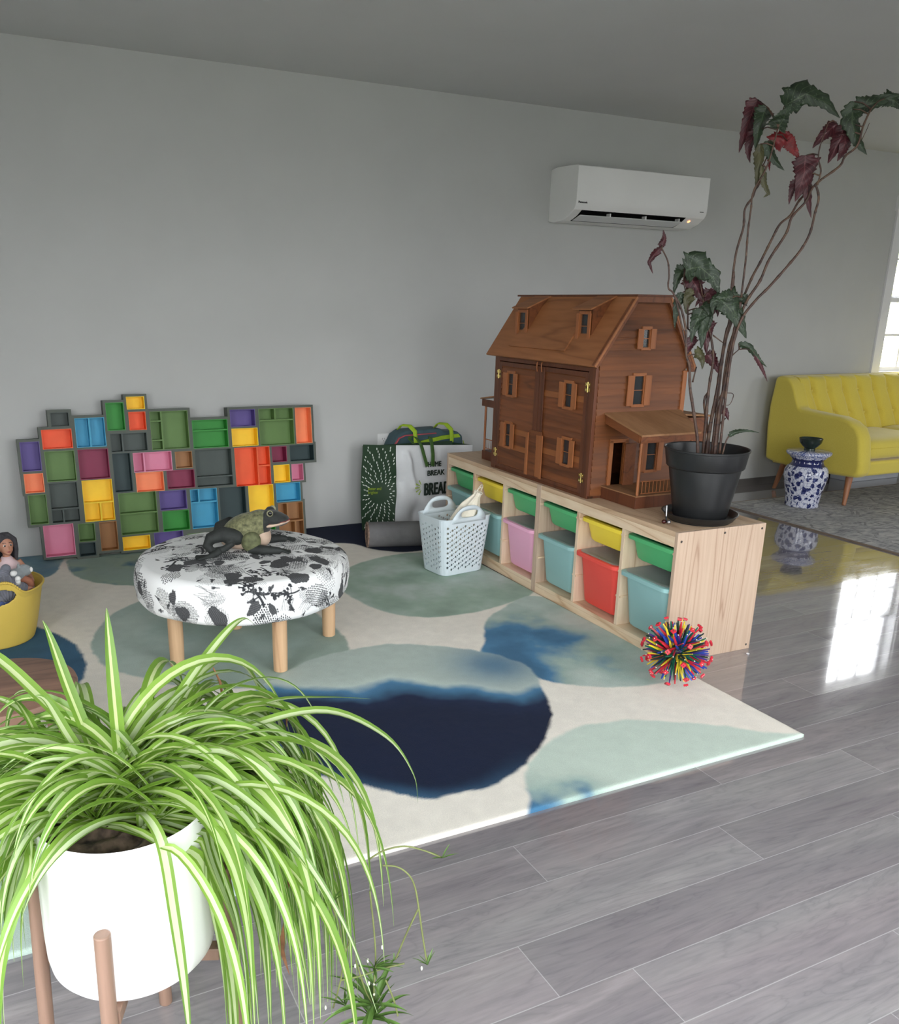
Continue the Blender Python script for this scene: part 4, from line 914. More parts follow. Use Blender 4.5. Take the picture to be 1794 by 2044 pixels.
b = MB(); b.box(.478, .512, -oh + .001, -.001, .535, .560); hb('eave_block', b, HW1, bevel=.003)
# loose plywood panel on the slope between the dormers
def SP(s, y, up=0): return (-.022 + .188 * s - .0083 * 0 - up * .83, y, .570 + .280 * s + up * .555)
b = MB(); pts = [(.17, .232), (.40, .232), (.40, .262), (.93, .262), (.93, .60), (.40, .60), (.17, .72)]
lo = [SP(s, y, .0105 - .006) for s, y in [(.14, .240), (.14, .700), (.93, .600), (.93, .235)]]; hi = [SP(s, y, .0105) for s, y in [(.14, .240), (.14, .700), (.93, .600), (.93, .235)]]
b.hexa(lo, hi); hb('roof_panel', b, HW4, rfo)
# dormers
for y0, y1 in ((.112, .236), (.605, .733)):
    xf = .050; zb, ztf = .662, .792
    dm = MB(); w0, w1 = y0 + .012, y1 - .012
    dm.add([(xf, w0, zb - .02), (xf, w0, ztf), (.150, w0, .838), (.150, w0, .80), (xf, w0 + .006, zb - .02), (xf, w0 + .006, ztf), (.150, w0 + .006, .838), (.150, w0 + .006, .80)],
           [(0, 1, 2, 3), (4, 7, 6, 5), (0, 4, 5, 1), (1, 5, 6, 2), (2, 6, 7, 3), (3, 7, 4, 0)])
    dm.add([(xf, w1, zb - .02), (xf, w1, ztf), (.150, w1, .838), (.150, w1, .80), (xf, w1 - .006, zb - .02), (xf, w1 - .006, ztf), (.150, w1 - .006, .838), (.150, w1 - .006, .80)],
           [(0, 3, 2, 1), (4, 5, 6, 7), (0, 1, 5, 4), (1, 2, 6, 5), (2, 3, 7, 6), (3, 0, 4, 7)])
    hole = (y0 + .034, y1 - .034, zb + .010, ztf - .022)
    for r in cells((w0 + .006, w1 - .006, zb - .02, ztf), [hole]): dm.box(xf, xf + .008, r[0], r[1], r[2], r[3])
    do = hb('dormer', dm, HW1)
    r = MB(); slab(r, (xf - .022, ztf - .004), (.166, .846), y0 - .004, y1 + .006, .006); hb('dormer_roof', r, HW4, do)
    hwin(do, PX(xf), *hole, sh=.014, left=True, right=True)
# side porch (near gable)
b = MB(); b.box(.070, .470, -.232, -.0005, 0, .050); hb('porch_base', b, HW2, bevel=.001); b = MB(); b.box(.066, .474, -.236, -.0005, .0502, .055); hb('porch_deck', b, HW5)
b = MB(); b.hexa([(.055, -.001, .364), (.47, -.001, .364), (.368, -.25, .302), (.060, -.25, .302)][::-1], [(.055, -.001, .372), (.47, -.001, .372), (.368, -.25, .310), (.060, -.25, .310)][::-1]); pr_ = hb('porch_roof', b, HW5)
b = MB(); b.hexa([(.066, -.238, .274), (.350, -.238, .274), (.350, -.232, .274), (.066, -.232, .274)], [(.066, -.238, .304), (.350, -.238, .304), (.350, -.232, .304), (.066, -.232, .304)])
b.add([(.062, -.232, .274), (.068, -.232, .274), (.068, -.005, .325), (.062, -.005, .325), (.062, -.232, .304), (.068, -.232, .304), (.068, -.005, .362), (.062, -.005, .362)], [(3, 2, 1, 0), (4, 5, 6, 7), (0, 1, 5, 4), (1, 2, 6, 5), (2, 3, 7, 6), (3, 0, 4, 7)])
hb('porch_fascia', b, HW1)
b = MB(); b.tube([(.084, -.222, .055), (.084, -.222, .28)], .0062, 10); hb('porch_post', b, HW3, angle=.7)
b = MB(); b.tube([(.36, -.222, .055), (.345, -.222, .28)], .0062, 10); hb('porch_post', b, HW3, angle=.7)
b = MB(); b.box(.10, .455, -.225, -.221, .110, .114); b.box(.10, .455, -.225, -.221, .060, .063)
for i in range(19): x = .106 + i * .019; b.tube([(x, -.223, .061), (x, -.223, .112)], .0016, 5)
hb('railing', b, HW3)
b = MB(); b.box(.452, .456, -.22, -.02, .125, .129); b.box(.452, .456, -.22, -.02, .075, .078)
for i in range(11): y = -.215 + i * .019; b.tube([(.454, y, .076), (.454, y, .127)], .0013, 5)
hb('railing', b, HW3)
# far porch
b = MB(); b.box(.070, .470, W_H + .001, W_H + .225, 0, .048); hb('porch_base', b, HW2, bevel=.001)
b = MB(); b.hexa([(.055, W_H + .001, .360), (.47, W_H + .001, .360), (.38, W_H + .24, .320), (.055, W_H + .24, .320)], [(.055, W_H + .001, .367), (.47, W_H + .001, .367), (.38, W_H + .24, .327), (.055, W_H + .24, .327)]); hb('porch_roof', b, HW5)
b = MB(); b.box(.064, .069, W_H + .005, W_H + .235, .285, .322); hb('porch_fascia', b, HW2)
b = MB(); b.tube([(.078, W_H + .215, .048), (.078, W_H + .215, .30)], .0062, 10); hb('porch_post', b, HW3, angle=.7)
b = MB(); b.box(.077, .081, W_H + .0, W_H + .21, .108, .112); b.box(.077, .081, W_H + .0, W_H + .21, .060, .063)
for i in range(10): y = W_H + .01 + i * .02; b.tube([(.079, y, .061), (.079, y, .11)], .0013, 5)
hb('railing', b, HW3)
# lean-to at the back
b = MB(); b.box(D_ + .001, D_ + .16, .0, .34, .212, .330); hb('rear_extension', b, HW1); b = MB(); b.hexa([(D_ + .0005, -.01, .344), (D_ + .17, -.01, .332), (D_ + .17, .35, .332), (D_ + .0005, .35, .344)], [(D_ + .0005, -.01, .352), (D_ + .17, -.01, .340), (D_ + .17, .35, .340), (D_ + .0005, .35, .352)]); hb('rear_extension_roof', b, HW5)
# ------------------------------------------------------------------ wall of coloured cubby holes leaning by the back wall
FRAMEM = pm('painted_frame', (88, 94, 86), .65, .05, 8, .15, 260)
CC = dict(dark=(72, 82, 78), orange=(240, 96, 44), blue=(66, 164, 200), green=(46, 148, 52), yellow=(250, 212, 40), purple=(98, 80, 150), peach=(246, 148, 98),
          olive=(98, 132, 68), maroon=(142, 36, 76), darkteal=(40, 62, 64), pink=(222, 138, 168), brown=(168, 118, 70))
CM = {k: pm('cubby_' + k, v, .55, .04, 9) for k, v in CC.items()}
YF, DP = 0.0, .075
import math as _m
ot2 = thing('cubby_display', 'stepped dark green-grey display of many small coloured cubby holes standing against the wall', 'shelf', (0, 2.292, .0215))
ot2.rotation_euler = (-_m.atan(.11), 0, 0); WM[ot2.name] = Matrix.Translation((0, 2.292, .0215)) @ Matrix.Rotation(-_m.atan(.11), 4, 'X')
BR = .013
CUBBIES = [(c[0], c[1], c[2], max(c[3], .004 if c[3] > -.012 else -.002), c[4] - (.014 if c[0] == 'yellow' and c[3] < .03 else 0), c[5]) for c in CUBBIES]
blocks = [(c[1] - BR, c[2] + BR, max(c[3] - BR, -.0125), c[4] + BR) for c in CUBBIES]
xs = sorted({round(v_, 4) for r in blocks for v_ in (r[0], r[1])} | {round(v_, 4) for c in CUBBIES for v_ in (c[1], c[2])})
zs = sorted({round(v_, 4) for r in blocks for v_ in (r[2], r[3])} | {round(v_, 4) for c in CUBBIES for v_ in (c[3], c[4])})
nx, nz = len(xs) - 1, len(zs) - 1
cov = np.zeros((nx, nz), bool); hol = np.zeros((nx, nz), bool)
for i in range(nx):
    for j in range(nz):
        mx, mz = (xs[i] + xs[i + 1]) / 2, (zs[j] + zs[j + 1]) / 2
        cov[i, j] = any(r[0] < mx < r[1] and r[2] < mz < r[3] for r in blocks); hol[i, j] = any(c[1] < mx < c[2] and c[3] < mz < c[4] for c in CUBBIES)
# close the narrow gaps between neighbouring boxes (only where the frame lies on both sides)
for _ in range(2):
    add = cov.copy()
    for i in range(nx):
        for j in range(nz):
            if cov[i, j]: continue
            mx, mz = (xs[i] + xs[i + 1]) / 2, (zs[j] + zs[j + 1]) / 2
            hit = lambda dx, dz_: any(r[0] < mx + dx < r[1] and r[2] < mz + dz_ < r[3] for r in blocks)
            if (any(hit(-d, 0) for d in (.006, .014, .022)) and any(hit(d, 0) for d in (.006, .014, .022))) or (any(hit(0, -d) for d in (.006, .014, .022)) and any(hit(0, d) for d in (.006, .014, .022))): add[i, j] = True
    cov = add
# the lower boxes reach the floor
sol = cov & ~hol
b = MB()
fv = {}; 
def V(i, j, k):
    key = (i, j, k)
    if key not in fv: fv[key] = len(b.v); b.v.append((xs[i], YF + (DP if k else 0), zs[j]))
    return fv[key]
for i in range(nx):
    for j in range(nz):
        if not sol[i, j]: continue
        b.f.append((V(i, j, 0), V(i + 1, j, 0), V(i + 1, j + 1, 0), V(i, j + 1, 0))); b.m.append(0)
        b.f.append((V(i, j, 1), V(i, j + 1, 1), V(i + 1, j + 1, 1), V(i + 1, j, 1))); b.m.append(0)
        for di, dj, e in ((-1, 0, ((i, j), (i, j + 1))), (1, 0, ((i + 1, j + 1), (i + 1, j))), (0, -1, ((i + 1, j), (i, j))), (0, 1, ((i, j + 1), (i + 1, j + 1)))):
            ii, jj = i + di, j + dj
            if not (0 <= ii < nx and 0 <= jj < nz and sol[ii, jj]):
                (a0, a1), (c0, c1) = e; b.f.append((V(a0, a1, 0), V(c0, c1, 0), V(c0, c1, 1), V(a0, a1, 1))); b.m.append(0)
fr_ = build('frame', b, FRAMEM, ot2, world=False)
zmin = min(zs)
for c, x0, x1, z0, z1, div in CUBBIES:
    b = MB(); t_ = .0035; y0 = YF - .0015; y1 = YF + DP - .004
    b.box(x0, x0 + t_, y0, y1, z0, z1); b.box(x1 - t_, x1, y0, y1, z0, z1); b.box(x0 + t_, x1 - t_, y0, y1, z0, z0 + t_); b.box(x0 + t_, x1 - t_, y0, y1, z1 - t_, z1); b.box(x0 + t_, x1 - t_, y1 - .003, y1, z0 + t_, z1 - t_)
    a0, a1, c0, c1 = x0 + t_, x1 - t_, z0 + t_, z1 - t_; yd = YF + .003
    T = .004; hz = vx = None
    for d in div:
        f = float(d[1:])
        if d[0] == 'h': hz = z0 + (z1 - z0) * f; b.box(a0, a1, yd, y1 - .003, hz - T, hz + T)
        if d[0] == 'v': vx = x0 + (x1 - x0) * f; b.box(vx - T, vx + T, yd, y1 - .003, c0, c1)
    for d in div:
        f = float(d[1:])
        if d[0] == 'b': x = x0 + (x1 - x0) * f; b.box(x - T, x + T, yd, y1 - .003, c0, hz - T)
        if d[0] == 't': x = x0 + (x1 - x0) * f; b.box(x - T, x + T, yd, y1 - .003, hz + T, c1)
        if d[0] == 'l': z = z0 + (z1 - z0) * f; b.box(a0, vx - T, yd, y1 - .003, z - T, z + T)
        if d[0] == 'r': z = z0 + (z1 - z0) * f; b.box(vx + T, a1, yd, y1 - .003, z - T, z + T)
    o = build('cubby_hole', b, CM[c], ot2, world=False); o['label'] = {'dark': 'grey-green', 'darkteal': 'dark teal', 'olive': 'olive green'}.get(c, c) + ' cubby hole'
# ------------------------------------------------------------------ round padded stool with illustrated cover
BEECH = wood('beech_leg', (206, 168, 130), (214, 178, 140), (184, 144, 108), 'Z', 14, .7, 4, .45, .25)
CX, CY, CR_, CZ0, CZ1 = -1.452, .742, .399, .262, .424
RAD, RES = .62, .0009
NI = int(2 * RAD / RES); IMG = np.zeros((NI, NI), np.float32)      # ink density in the cover's flat pattern
def px(x): return int((x + RAD) / RES)
def window_(x, y, r):
    a, b_, c, d = max(0, px(x - r)), min(NI, px(x + r) + 1), max(0, px(y - r)), min(NI, px(y + r) + 1)
    if a >= b_ or c >= d: return None
    xs_ = (np.arange(a, b_) + .5) * RES - RAD; ys_ = (np.arange(c, d) + .5) * RES - RAD
    return a, b_, c, d, xs_[:, None], ys_[None, :]
def ink(w_, mask, val=1.0):
    a, b_, c, d = w_[:4]; IMG[a:b_, c:d] = np.where(mask, val, IMG[a:b_, c:d])
def blob(x, y, r, ecc=.7, ang=0, val=1.0, wob=.12, hatch=False):
    w_ = window_(x, y, r * 1.4)
    if w_ is None: return
    X_, Y_ = w_[4] - x, w_[5] - y; c, s = math.cos(ang), math.sin(ang); U = X_ * c + Y_ * s; V_ = (-X_ * s + Y_ * c) / ecc
    th = np.arctan2(V_, U); rr = r * (1 + wob * np.sin(3 * th + x * 90) + wob * .6 * np.sin(5 * th + y * 70) + .03 * np.sin(17 * th)); m_ = np.hypot(U, V_) < rr
    if hatch:
        ink(w_, m_, val); lines = m_ & (np.sin((U * 1.0 + .25 * V_) * 900) > .93) & (np.hypot(U, V_) < rr * .9); ink(w_, lines, .78)
    else: ink(w_, m_, val)
def stroke(pts, wd, val=1.0):
    for (x0, y0), (x1, y1) in zip(pts, pts[1:]):
        L = math.hypot(x1 - x0, y1 - y0); w_ = window_((x0 + x1) / 2, (y0 + y1) / 2, L / 2 + wd * 2)
        if w_ is None or L < 1e-6: continue
        t_ = np.clip(((w_[4] - x0) * (x1 - x0) + (w_[5] - y0) * (y1 - y0)) / L ** 2, 0, 1)
        ink(w_, np.hypot(w_[4] - x0 - t_ * (x1 - x0), w_[5] - y0 - t_ * (y1 - y0)) < wd, val)
R2 = random.Random(5)
def rnd_pt():
    a = R2.uniform(0, 2 * PI); r = RAD * .93 * math.sqrt(R2.random()); return r * math.cos(a), r * math.sin(a)
patches = []
for _ in range(120):                                    # patches of dots or fine dashes
    x, y = rnd_pt(); kind = R2.choice('ddddhhhs'); pr0 = R2.uniform(.035, .075); ang = R2.uniform(0, PI); sp_ = R2.choice((.0062, .0085, .0105)); e_ = R2.uniform(.5, .9)
    n_ = int(pr0 / sp_) + 1
    for i in range(-n_, n_ + 1):
        for j in range(-n_, n_ + 1):
            u_, v_ = (i + .5 * (j % 2)) * sp_ + R2.uniform(-.1, .1) * sp_, j * sp_ * .9 + R2.uniform(-.1, .1) * sp_
            if math.hypot(u_, v_ / e_) > pr0: continue
            xx, yy = x + u_ * math.cos(ang) - v_ * math.sin(ang), y + u_ * math.sin(ang) + v_ * math.cos(ang)
            if kind == 'd': blob(xx, yy, sp_ * .38, .75, ang + R2.uniform(-.4, .4), wob=.1)
            elif kind == 'h': stroke([(xx, yy), (xx + math.cos(ang + 1.2) * sp_ * .8, yy + math.sin(ang + 1.2) * sp_ * .8)], .0011, .8)
            else: blob(xx, yy, sp_ * .22, 1, 0, .8, wob=0)
for _ in range(34):                                    # wispy grass lines
    x, y = rnd_pt(); a = R2.uniform(0, 2 * PI)
    for k in range(9):
        xo, yo = x + k * .006 * math.cos(a + 1.5), y + k * .006 * math.sin(a + 1.5); L = R2.uniform(.04, .09)
        stroke([(xo + math.cos(a) * L * t_ + math.cos(a + 1.57) * .006 * math.sin(3 * t_ + k), yo + math.sin(a) * L * t_ + math.sin(a + 1.57) * .006 * math.sin(3 * t_ + k)) for t_ in np.linspace(0, 1, 6)], .0008, .75)
for _ in range(64):                                    # branching stems ending in seed heads
    x, y = rnd_pt(); a = R2.uniform(0, 2 * PI); L = R2.uniform(.06, .13); pts = []
    cv = R2.uniform(-1.2, 1.2)
    for t_ in np.linspace(0, 1, 8): pts.append((x, y)); x += math.cos(a) * L / 8; y += math.sin(a) * L / 8; a += cv / 8
    wd = R2.choice((.002, .003, .0045)); stroke(pts, wd)
    for k in range(3, 8):
        da = R2.choice((-.8, .8)); l2 = R2.uniform(.015, .035); e = (pts[k][0] + math.cos(a + da) * l2, pts[k][1] + math.sin(a + da) * l2); stroke([pts[k], e], wd * .6)
        blob(e[0], e[1], R2.uniform(.004, .009), .75, a)
    hd = R2.random()
    if hd < .4:
        blob(pts[-1][0], pts[-1][1], .021, .62, a); 
        for k in range(14): q = R2.uniform(0, 6.28); rr = R2.uniform(.003, .017); blob(pts[-1][0] + rr * math.cos(q), pts[-1][1] + rr * .7 * math.sin(q), .0022, 1, 0, 0.0, wob=0)
for _ in range(110):                                    # small dark marks
    x, y = rnd_pt(); a = R2.uniform(0, 6.28); blob(x, y, R2.uniform(.007, .014), .55, a, .95, .25); stroke([(x, y), (x + math.cos(a) * .02, y + math.sin(a) * .02)], .0018)
for _ in range(46):                                    # big brushed shapes
    x, y = rnd_pt(); blob(x, y, R2.uniform(.020, .042), R2.uniform(.5, .85), R2.uniform(0, 6.28), .97, .1, True)
# the large shapes that face us in the photo: plan angle (deg), distance from the centre
for ang_, r_, s_, e_, ro in ((-118, .50, .052, .62, .5), (-112, .30, .036, .8, .2), (-100, .335, .034, .75, 1.3), (-60, .20, .034, .7, .8), (-20, .47, .038, .6, 1.6), (200, .22, .040, .7, .2), (150, .40, .048, .35, 1.0), (165, .475, .03, .7, 0), (-142, .44, .024, .7, 0), (-135, .17, .03, .6, .4), (-75, .09, .034, .45, -.2), (-48, .24, .026, .6, 2)):
    a = math.radians(ang_); blob(r_ * math.cos(a), r_ * math.sin(a), s_, e_, a + ro, .97, .1, True)
st = thing('round_stool', 'round padded stool with black and white illustrated cover on four beech legs', 'stool', (CX, CY, .0125))
prof = []
n_top = 230
for i in range(n_top): r = .36 * i / (n_top - 1); prof.append((r, CZ1 - .010 * (r / .36) ** 3))
def arc(c, r0, a0, a1, n, ez=1):
    return [(c[0] + r0 * math.cos(a0 + (a1 - a0) * i / n), c[1] + r0 * ez * math.sin(a0 + (a1 - a0) * i / n)) for i in range(1, n + 1)]
zt = CZ1 - .010
prof += arc((.36, zt - .036), .036, PI / 2, 0.15, 40); last = prof[-1]
n_s = 60
for i in range(1, n_s): t_ = i / n_s; prof.append((last[0] + .006 * math.sin(PI * t_), last[1] + (CZ0 + .034 - last[1]) * t_))
prof += arc((.366, CZ0 + .03), .03, 0, -PI / 2, 28)
P_ = np.array(prof); sl = np.concatenate([[0], np.cumsum(np.hypot(np.diff(P_[:, 0]), np.diff(P_[:, 1])))])
NA = 1700; A_ = np.arange(NA) * 2 * PI / NA
Rr = P_[:, 0][:, None]; Zz = P_[:, 1][:, None] + 0 * A_[None, :]
lump = .0035 * np.sin(A_ * 9 + 1) * np.sin(A_ * 4) * np.clip((sl[:, None] - .3) / .1, 0, 1)
Xw = (Rr + lump) * np.cos(A_)[None, :]; Yw = (Rr + lump) * np.sin(A_)[None, :]
Zz = Zz + .003 * np.sin(Xw * 12 + 1) * np.sin(Yw * 10)
# slight piping seam at the shoulder
Vv = np.stack([Xw, Yw, Zz - .0125], -1).reshape(-1, 3)
nr = len(prof); ii, jj = np.meshgrid(np.arange(nr - 1), np.arange(NA), indexing='ij'); j2 = (jj + 1) % NA
Ff = np.stack([ii * NA + jj, (ii + 1) * NA + jj, (ii + 1) * NA + j2, ii * NA + j2], -1).reshape(-1, 4)
def fast_mesh(name, V_, F_):
    me = bpy.data.meshes.new(name); me.vertices.add(len(V_)); me.vertices.foreach_set('co', V_.astype(np.float32).ravel())
    k = F_.shape[1]; me.loops.add(F_.size); me.loops.foreach_set('vertex_index', F_.astype(np.int32).ravel())
    me.polygons.add(len(F_)); me.polygons.foreach_set('loop_start', np.arange(0, F_.size, k, dtype=np.int32)); me.polygons.foreach_set('loop_total', np.full(len(F_), k, np.int32))
    me.polygons.foreach_set('use_smooth', np.ones(len(F_), bool)); me.update(); me.validate(); return me
me = fast_mesh('cover', Vv, Ff)
S_ = sl[:, None] + 0 * A_[None, :]; U_i = np.clip(((S_ * np.cos(A_) + RAD) / RES).astype(int), 0, NI - 1); V_i = np.clip(((S_ * np.sin(A_) + RAD) / RES).astype(int), 0, NI - 1)
IMG = (IMG * 2 + np.roll(IMG, 1, 0) + np.roll(IMG, -1, 0) + np.roll(IMG, 1, 1) + np.roll(IMG, -1, 1)) / 6
inkv = IMG[U_i, V_i].reshape(-1)
ca = me.color_attributes.new('print', 'FLOAT_COLOR', 'POINT'); ca.data.foreach_set('color', np.stack([inkv, inkv, inkv, np.ones_like(inkv)], -1).astype(np.float32).ravel())
g = NG('illustrated_cotton'); at_ = g.n('ShaderNodeAttribute', attribute_name='print'); f = g.noise(g.coord('Object'), 260, 2)
c_ = g.mix(at_.outputs['Fac'], lin((238, 239, 238)), g.ramp(f, [(.3, lin((36, 38, 42))), (.7, lin((52, 54, 58)))])); g.base(c_); g.set(rough=.85); g.bump(f, .2, .0008)
cu = mesh_obj('cushion', me, [g.m], st)
for (x, y) in ((-1.725, .715), (-1.385, .517), (-1.095, .775), (-1.425, 1.005)):
    b = MB(); b.lathe([(.0235, 0), (.026, .002), (.0275, .10), (.0275, .262)], (x, y, .0126), 28); build('leg', b, BEECH, st, angle=.6)

# ------------------------------------------------------------------ plush frog sitting on the stool
g = NG('frog_plush'); v = g.coord('Object'); sp = g.n('ShaderNodeSeparateXYZ'); g.l(v, sp.inputs[0])
mott = g.noise(v, 70, 4, .6)
olive = g.ramp(mott, [(.3, lin((62, 66, 44))), (.55, lin((112, 112, 78))), (.75, lin((134, 134, 98)))])
dark = g.ramp(mott, [(.3, lin((22, 24, 24))), (.8, lin((46, 50, 46)))])
m1 = g.math('GREATER_THAN', g.math('ADD', sp.outputs[2], g.math('MULTIPLY', g.noise(v, 30, 2), .02)), .052)       # back
m2 = g.math('LESS_THAN', sp.outputs[0], .055)
g.base(g.mix(g.math('MULTIPLY', m1, m2), dark, olive)); g.set(rough=.8, sheen=.15); g.bump(g.noise(v, 260, 3), .35, .0015); FROG = g.m
FROGD = pm('frog_dark_plush', (36, 40, 38), .75, .2, 40, .3, 260); FROGO = pm('frog_olive_plush', (98, 102, 70), .8, .22, 50, .3, 260)
CREAM = pm('frog_belly', (196, 172, 152), .85, .06, 20); MOUTH = pm('frog_mouth', (126, 40, 38), .7, .05); EYEW = pm('frog_eye_ring', (150, 148, 118), .25, .05); EYEB = pm('frog_pupil', (8, 8, 8), .05, .01)
fx0, fy0, fz0 = -1.415, .755, .423
ft_ = thing('plush_frog', 'dark olive plush frog with a pale belly sitting on the round stool', 'toy', (fx0, fy0, fz0), math.radians(-25))
def fb(name, b, m, **k): return build(name, b, m, ft_, world=False, **k)
b = MB(); Ry = Matrix.Rotation(math.radians(-20), 3, 'Y')
b.ball((-.015, 0, .078), (.098, .062, .062), 28, 20, Ry); b.ball((-.06, 0, .055), (.055, .055, .048), 24, 16); b.ball((.03, 0, .105), (.060, .054, .048), 24, 16, Ry)
b.ball((.085, 0, .122), (.060, .046, .030), 24, 16, Matrix.Rotation(math.radians(8), 3, 'Y')); b.ball((.122, 0, .118), (.026, .034, .020), 18, 12)
for s in (-1, 1): b.ball((.072, s * .030, .146), (.019, .015, .016), 16, 12)
o = fb('body', b, FROG, smooth=True); fuse(o, .0045, 5)
b = MB(); b.ball((.035, 0, .062), (.040, .047, .052), 24, 16, Matrix.Rotation(math.radians(-25), 3, 'Y')); b.ball((-.03, 0, .030), (.085, .05, .028), 24, 14)
b.ball((.088, 0, .103), (.066, .045, .011), 24, 12, Matrix.Rotation(math.radians(-12), 3, 'Y')); o = fb('belly', b, CREAM, smooth=True); fuse(o, .0045, 4)
b = MB(); b.ball((.092, 0, .111), (.060, .042, .006), 24, 10, Matrix.Rotation(math.radians(-8), 3, 'Y')); fb('mouth', b, MOUTH, smooth=True)
for s in (-1, 1):
    b = MB(); b.ball((.080, s * .040, .150), (.0125, .009, .0125), 18, 12); e = fb('eye', b, EYEW, smooth=True)
    b = MB(); b.ball((.082, s * .0462, .151), (.0085, .0042, .0085), 16, 10); build('pupil', b, EYEB, e, world=False, smooth=True)
for s in (-1, 1):                                                     # front legs: shoulder ball, forearm, three fingers
    b = MB(); b.ball((.010, s * .058, .045), (.036, .028, .040), 20, 14, Matrix.Rotation(.5, 3, 'Y')); fu = fb('upper_front_leg', b, FROGO, smooth=True)
    b = MB(); sp2 = .0 if s < 0 else .05
    P0 = [(.012, s * .060, .020), (.05, s * (.068 + sp2 * .3), .016), (.095, s * (.066 + sp2 * .8), .015), (.12, s * (.062 + sp2), .012)]
    b.tube(P0, [.020, .019, .015, .013], 14); b.ball(P0[0], .020, 14, 10)
    for k, a in enumerate((-.5, -.12, .28, .62)):
        a2 = a * (1 if s < 0 else -1); d_ = Vector((math.cos(a2), math.sin(a2), 0)); p = Vector(P0[-1]) - d_ * .004
        b.tube([p, p + d_ * .018 + Vector((0, 0, .002)), p + d_ * (.038 - .004 * (k == 3)) + Vector((0, 0, -.004))], [.0075, .0062, .0042], 8); b.ball(p + d_ * .040 + Vector((0, 0, -.004)), .0050, 8, 6)
    o = fb('front_foot', b, FROGD, smooth=True); fuse(o, .0028, 3)
for s in (-1, 1):                                                     # folded hind legs with long webbed feet
    b = MB()
    P0 = [(-.045, s * .052, .060), (-.095, s * .075, .078), (-.135, s * .085, .062), (-.148, s * .090, .035), (-.128, s * .095, .015)]
    b.tube(P0, [.030, .030, .024, .018, .014], 14); b.ball(P0[0], .030, 14, 10)
    b.tube([P0[-1], (-.085, s * .088, .024), (-.052, s * .082, .046)], [.014, .013, .012], 12)
    b.tube([(-.10, s * .10, .02), (-.112, s * .112, .012), (-.13, s * .13, .006)], [.014, .013, .012], 12)
    for a in (-1.5, -1.0, -.5, .05):
        an = math.atan2(s * 1.0, -.45) + a * s * -.55 + (.35 * s); d_ = Vector((math.cos(an), math.sin(an), 0)); p = Vector((-.128, s * .128, .006))
        b.tube([p, p + d_ * .024, p + d_ * .048], [.0085, .0075, .005], 8); b.ball(p + d_ * .05, (.0085, .0085, .005), 8, 6)
    o = fb('hind_leg', b, FROGD, smooth=True); fuse(o, .0032, 4)
# ------------------------------------------------------------------ watercolour rug
RX0, RX1, RY0, RY1, RT = -2.62, .012, -.637, 2.462, .0125
def resample(P, n=160):
    P = np.array(P); m_ = len(P); out = []
    for t_ in np.linspace(0, m_, n, endpoint=False):
        i = int(t_) % m_; f = t_ - int(t_); p0, p1, p2, p3 = P[i - 1], P[i], P[(i + 1) % m_], P[(i + 2) % m_]
        out.append(.5 * ((2 * p1) + (p2 - p0) * f + (2 * p0 - 5 * p1 + 4 * p2 - p3) * f * f + (3 * p1 - p0 - 3 * p2 + p3) * f ** 3))
    return np.array(out)
st_ = .0075; gx_ = np.arange(RX0, RX1 + st_ / 2, st_); gy_ = np.arange(RY0, RY1 + st_ / 2, st_); gx_[-1] = RX1; gy_[-1] = RY1
GX, GY = np.meshgrid(gx_, gy_, indexing='ij'); flat = np.stack([GX.ravel(), GY.ravel()], -1)
def vnoise(x, y, s, seed):                              # smooth value noise
    r = np.random.default_rng(seed); T = r.random((256, 256)); u, v = x / s + 57.3, y / s + 91.7; i, j = np.floor(u).astype(int), np.floor(v).astype(int); fu, fv = u - i, v - j
    fu, fv = fu * fu * (3 - 2 * fu), fv * fv * (3 - 2 * fv); a = T[i % 256, j % 256]; b_ = T[(i + 1) % 256, j % 256]; c = T[i % 256, (j + 1) % 256]; d = T[(i + 1) % 256, (j + 1) % 256]
    return (a * (1 - fu) + b_ * fu) * (1 - fv) + (c * (1 - fu) + d * fu) * fv
def fbm(x, y, s, seed, o=4): return sum(vnoise(x, y, s / 2 ** k, seed + k) * .5 ** k for k in range(o)) / sum(.5 ** k for k in range(o))
def sdist(P):                                            # signed distance, positive inside
    P = resample(P); Q = np.roll(P, -1, 0); d = np.full(len(flat), 9.0); ins = np.zeros(len(flat), bool)
    for p, q in zip(P, Q):
        e = q - p; L2 = (e ** 2).sum() + 1e-12; t_ = np.clip(((flat - p) @ e) / L2, 0, 1); d = np.minimum(d, np.hypot(*(flat - p - t_[:, None] * e).T))
        c1 = (p[1] <= flat[:, 1]) != (q[1] <= flat[:, 1]); xi = p[0] + (flat[:, 1] - p[1]) / (q[1] - p[1] + 1e-12) * e[0]; ins ^= c1 & (flat[:, 0] < xi)
    return np.where(ins, d, -d).reshape(GX.shape)
def C_(c): return np.array(lin(c)[:3])
cream, teal, palet, green_, blue_, navy, mint = map(C_, ((246, 241, 230), (166, 188, 180), (192, 207, 199), (158, 180, 164), (70, 116, 150), (20, 31, 58), (206, 222, 210)))
col_ = np.ones(GX.shape + (3,)) * cream * (1 - .06 * fbm(GX, GY, .3, 3)[..., None])
wn_e = (fbm(GX, GY, .05, 9, 3) - .5) * .02
def lay(mask, c): global col_; col_ = col_ * (1 - mask[..., None]) + c * mask[..., None]
def sm_(x, a, b_): t_ = np.clip((x - a) / (b_ - a), 0, 1); return t_ * t_ * (3 - 2 * t_)
def ramp_(t_, stops):
    t_ = np.clip(t_, 0, 1); return np.stack([np.interp(t_, [s[0] for s in stops], [s[1][k] for s in stops]) for k in range(3)], -1)
RB = RUG_BLOBS
N1, N2, N3 = fbm(GX, GY, .35, 21), fbm(GX, GY, .16, 31), fbm(GX, GY, .5, 41)
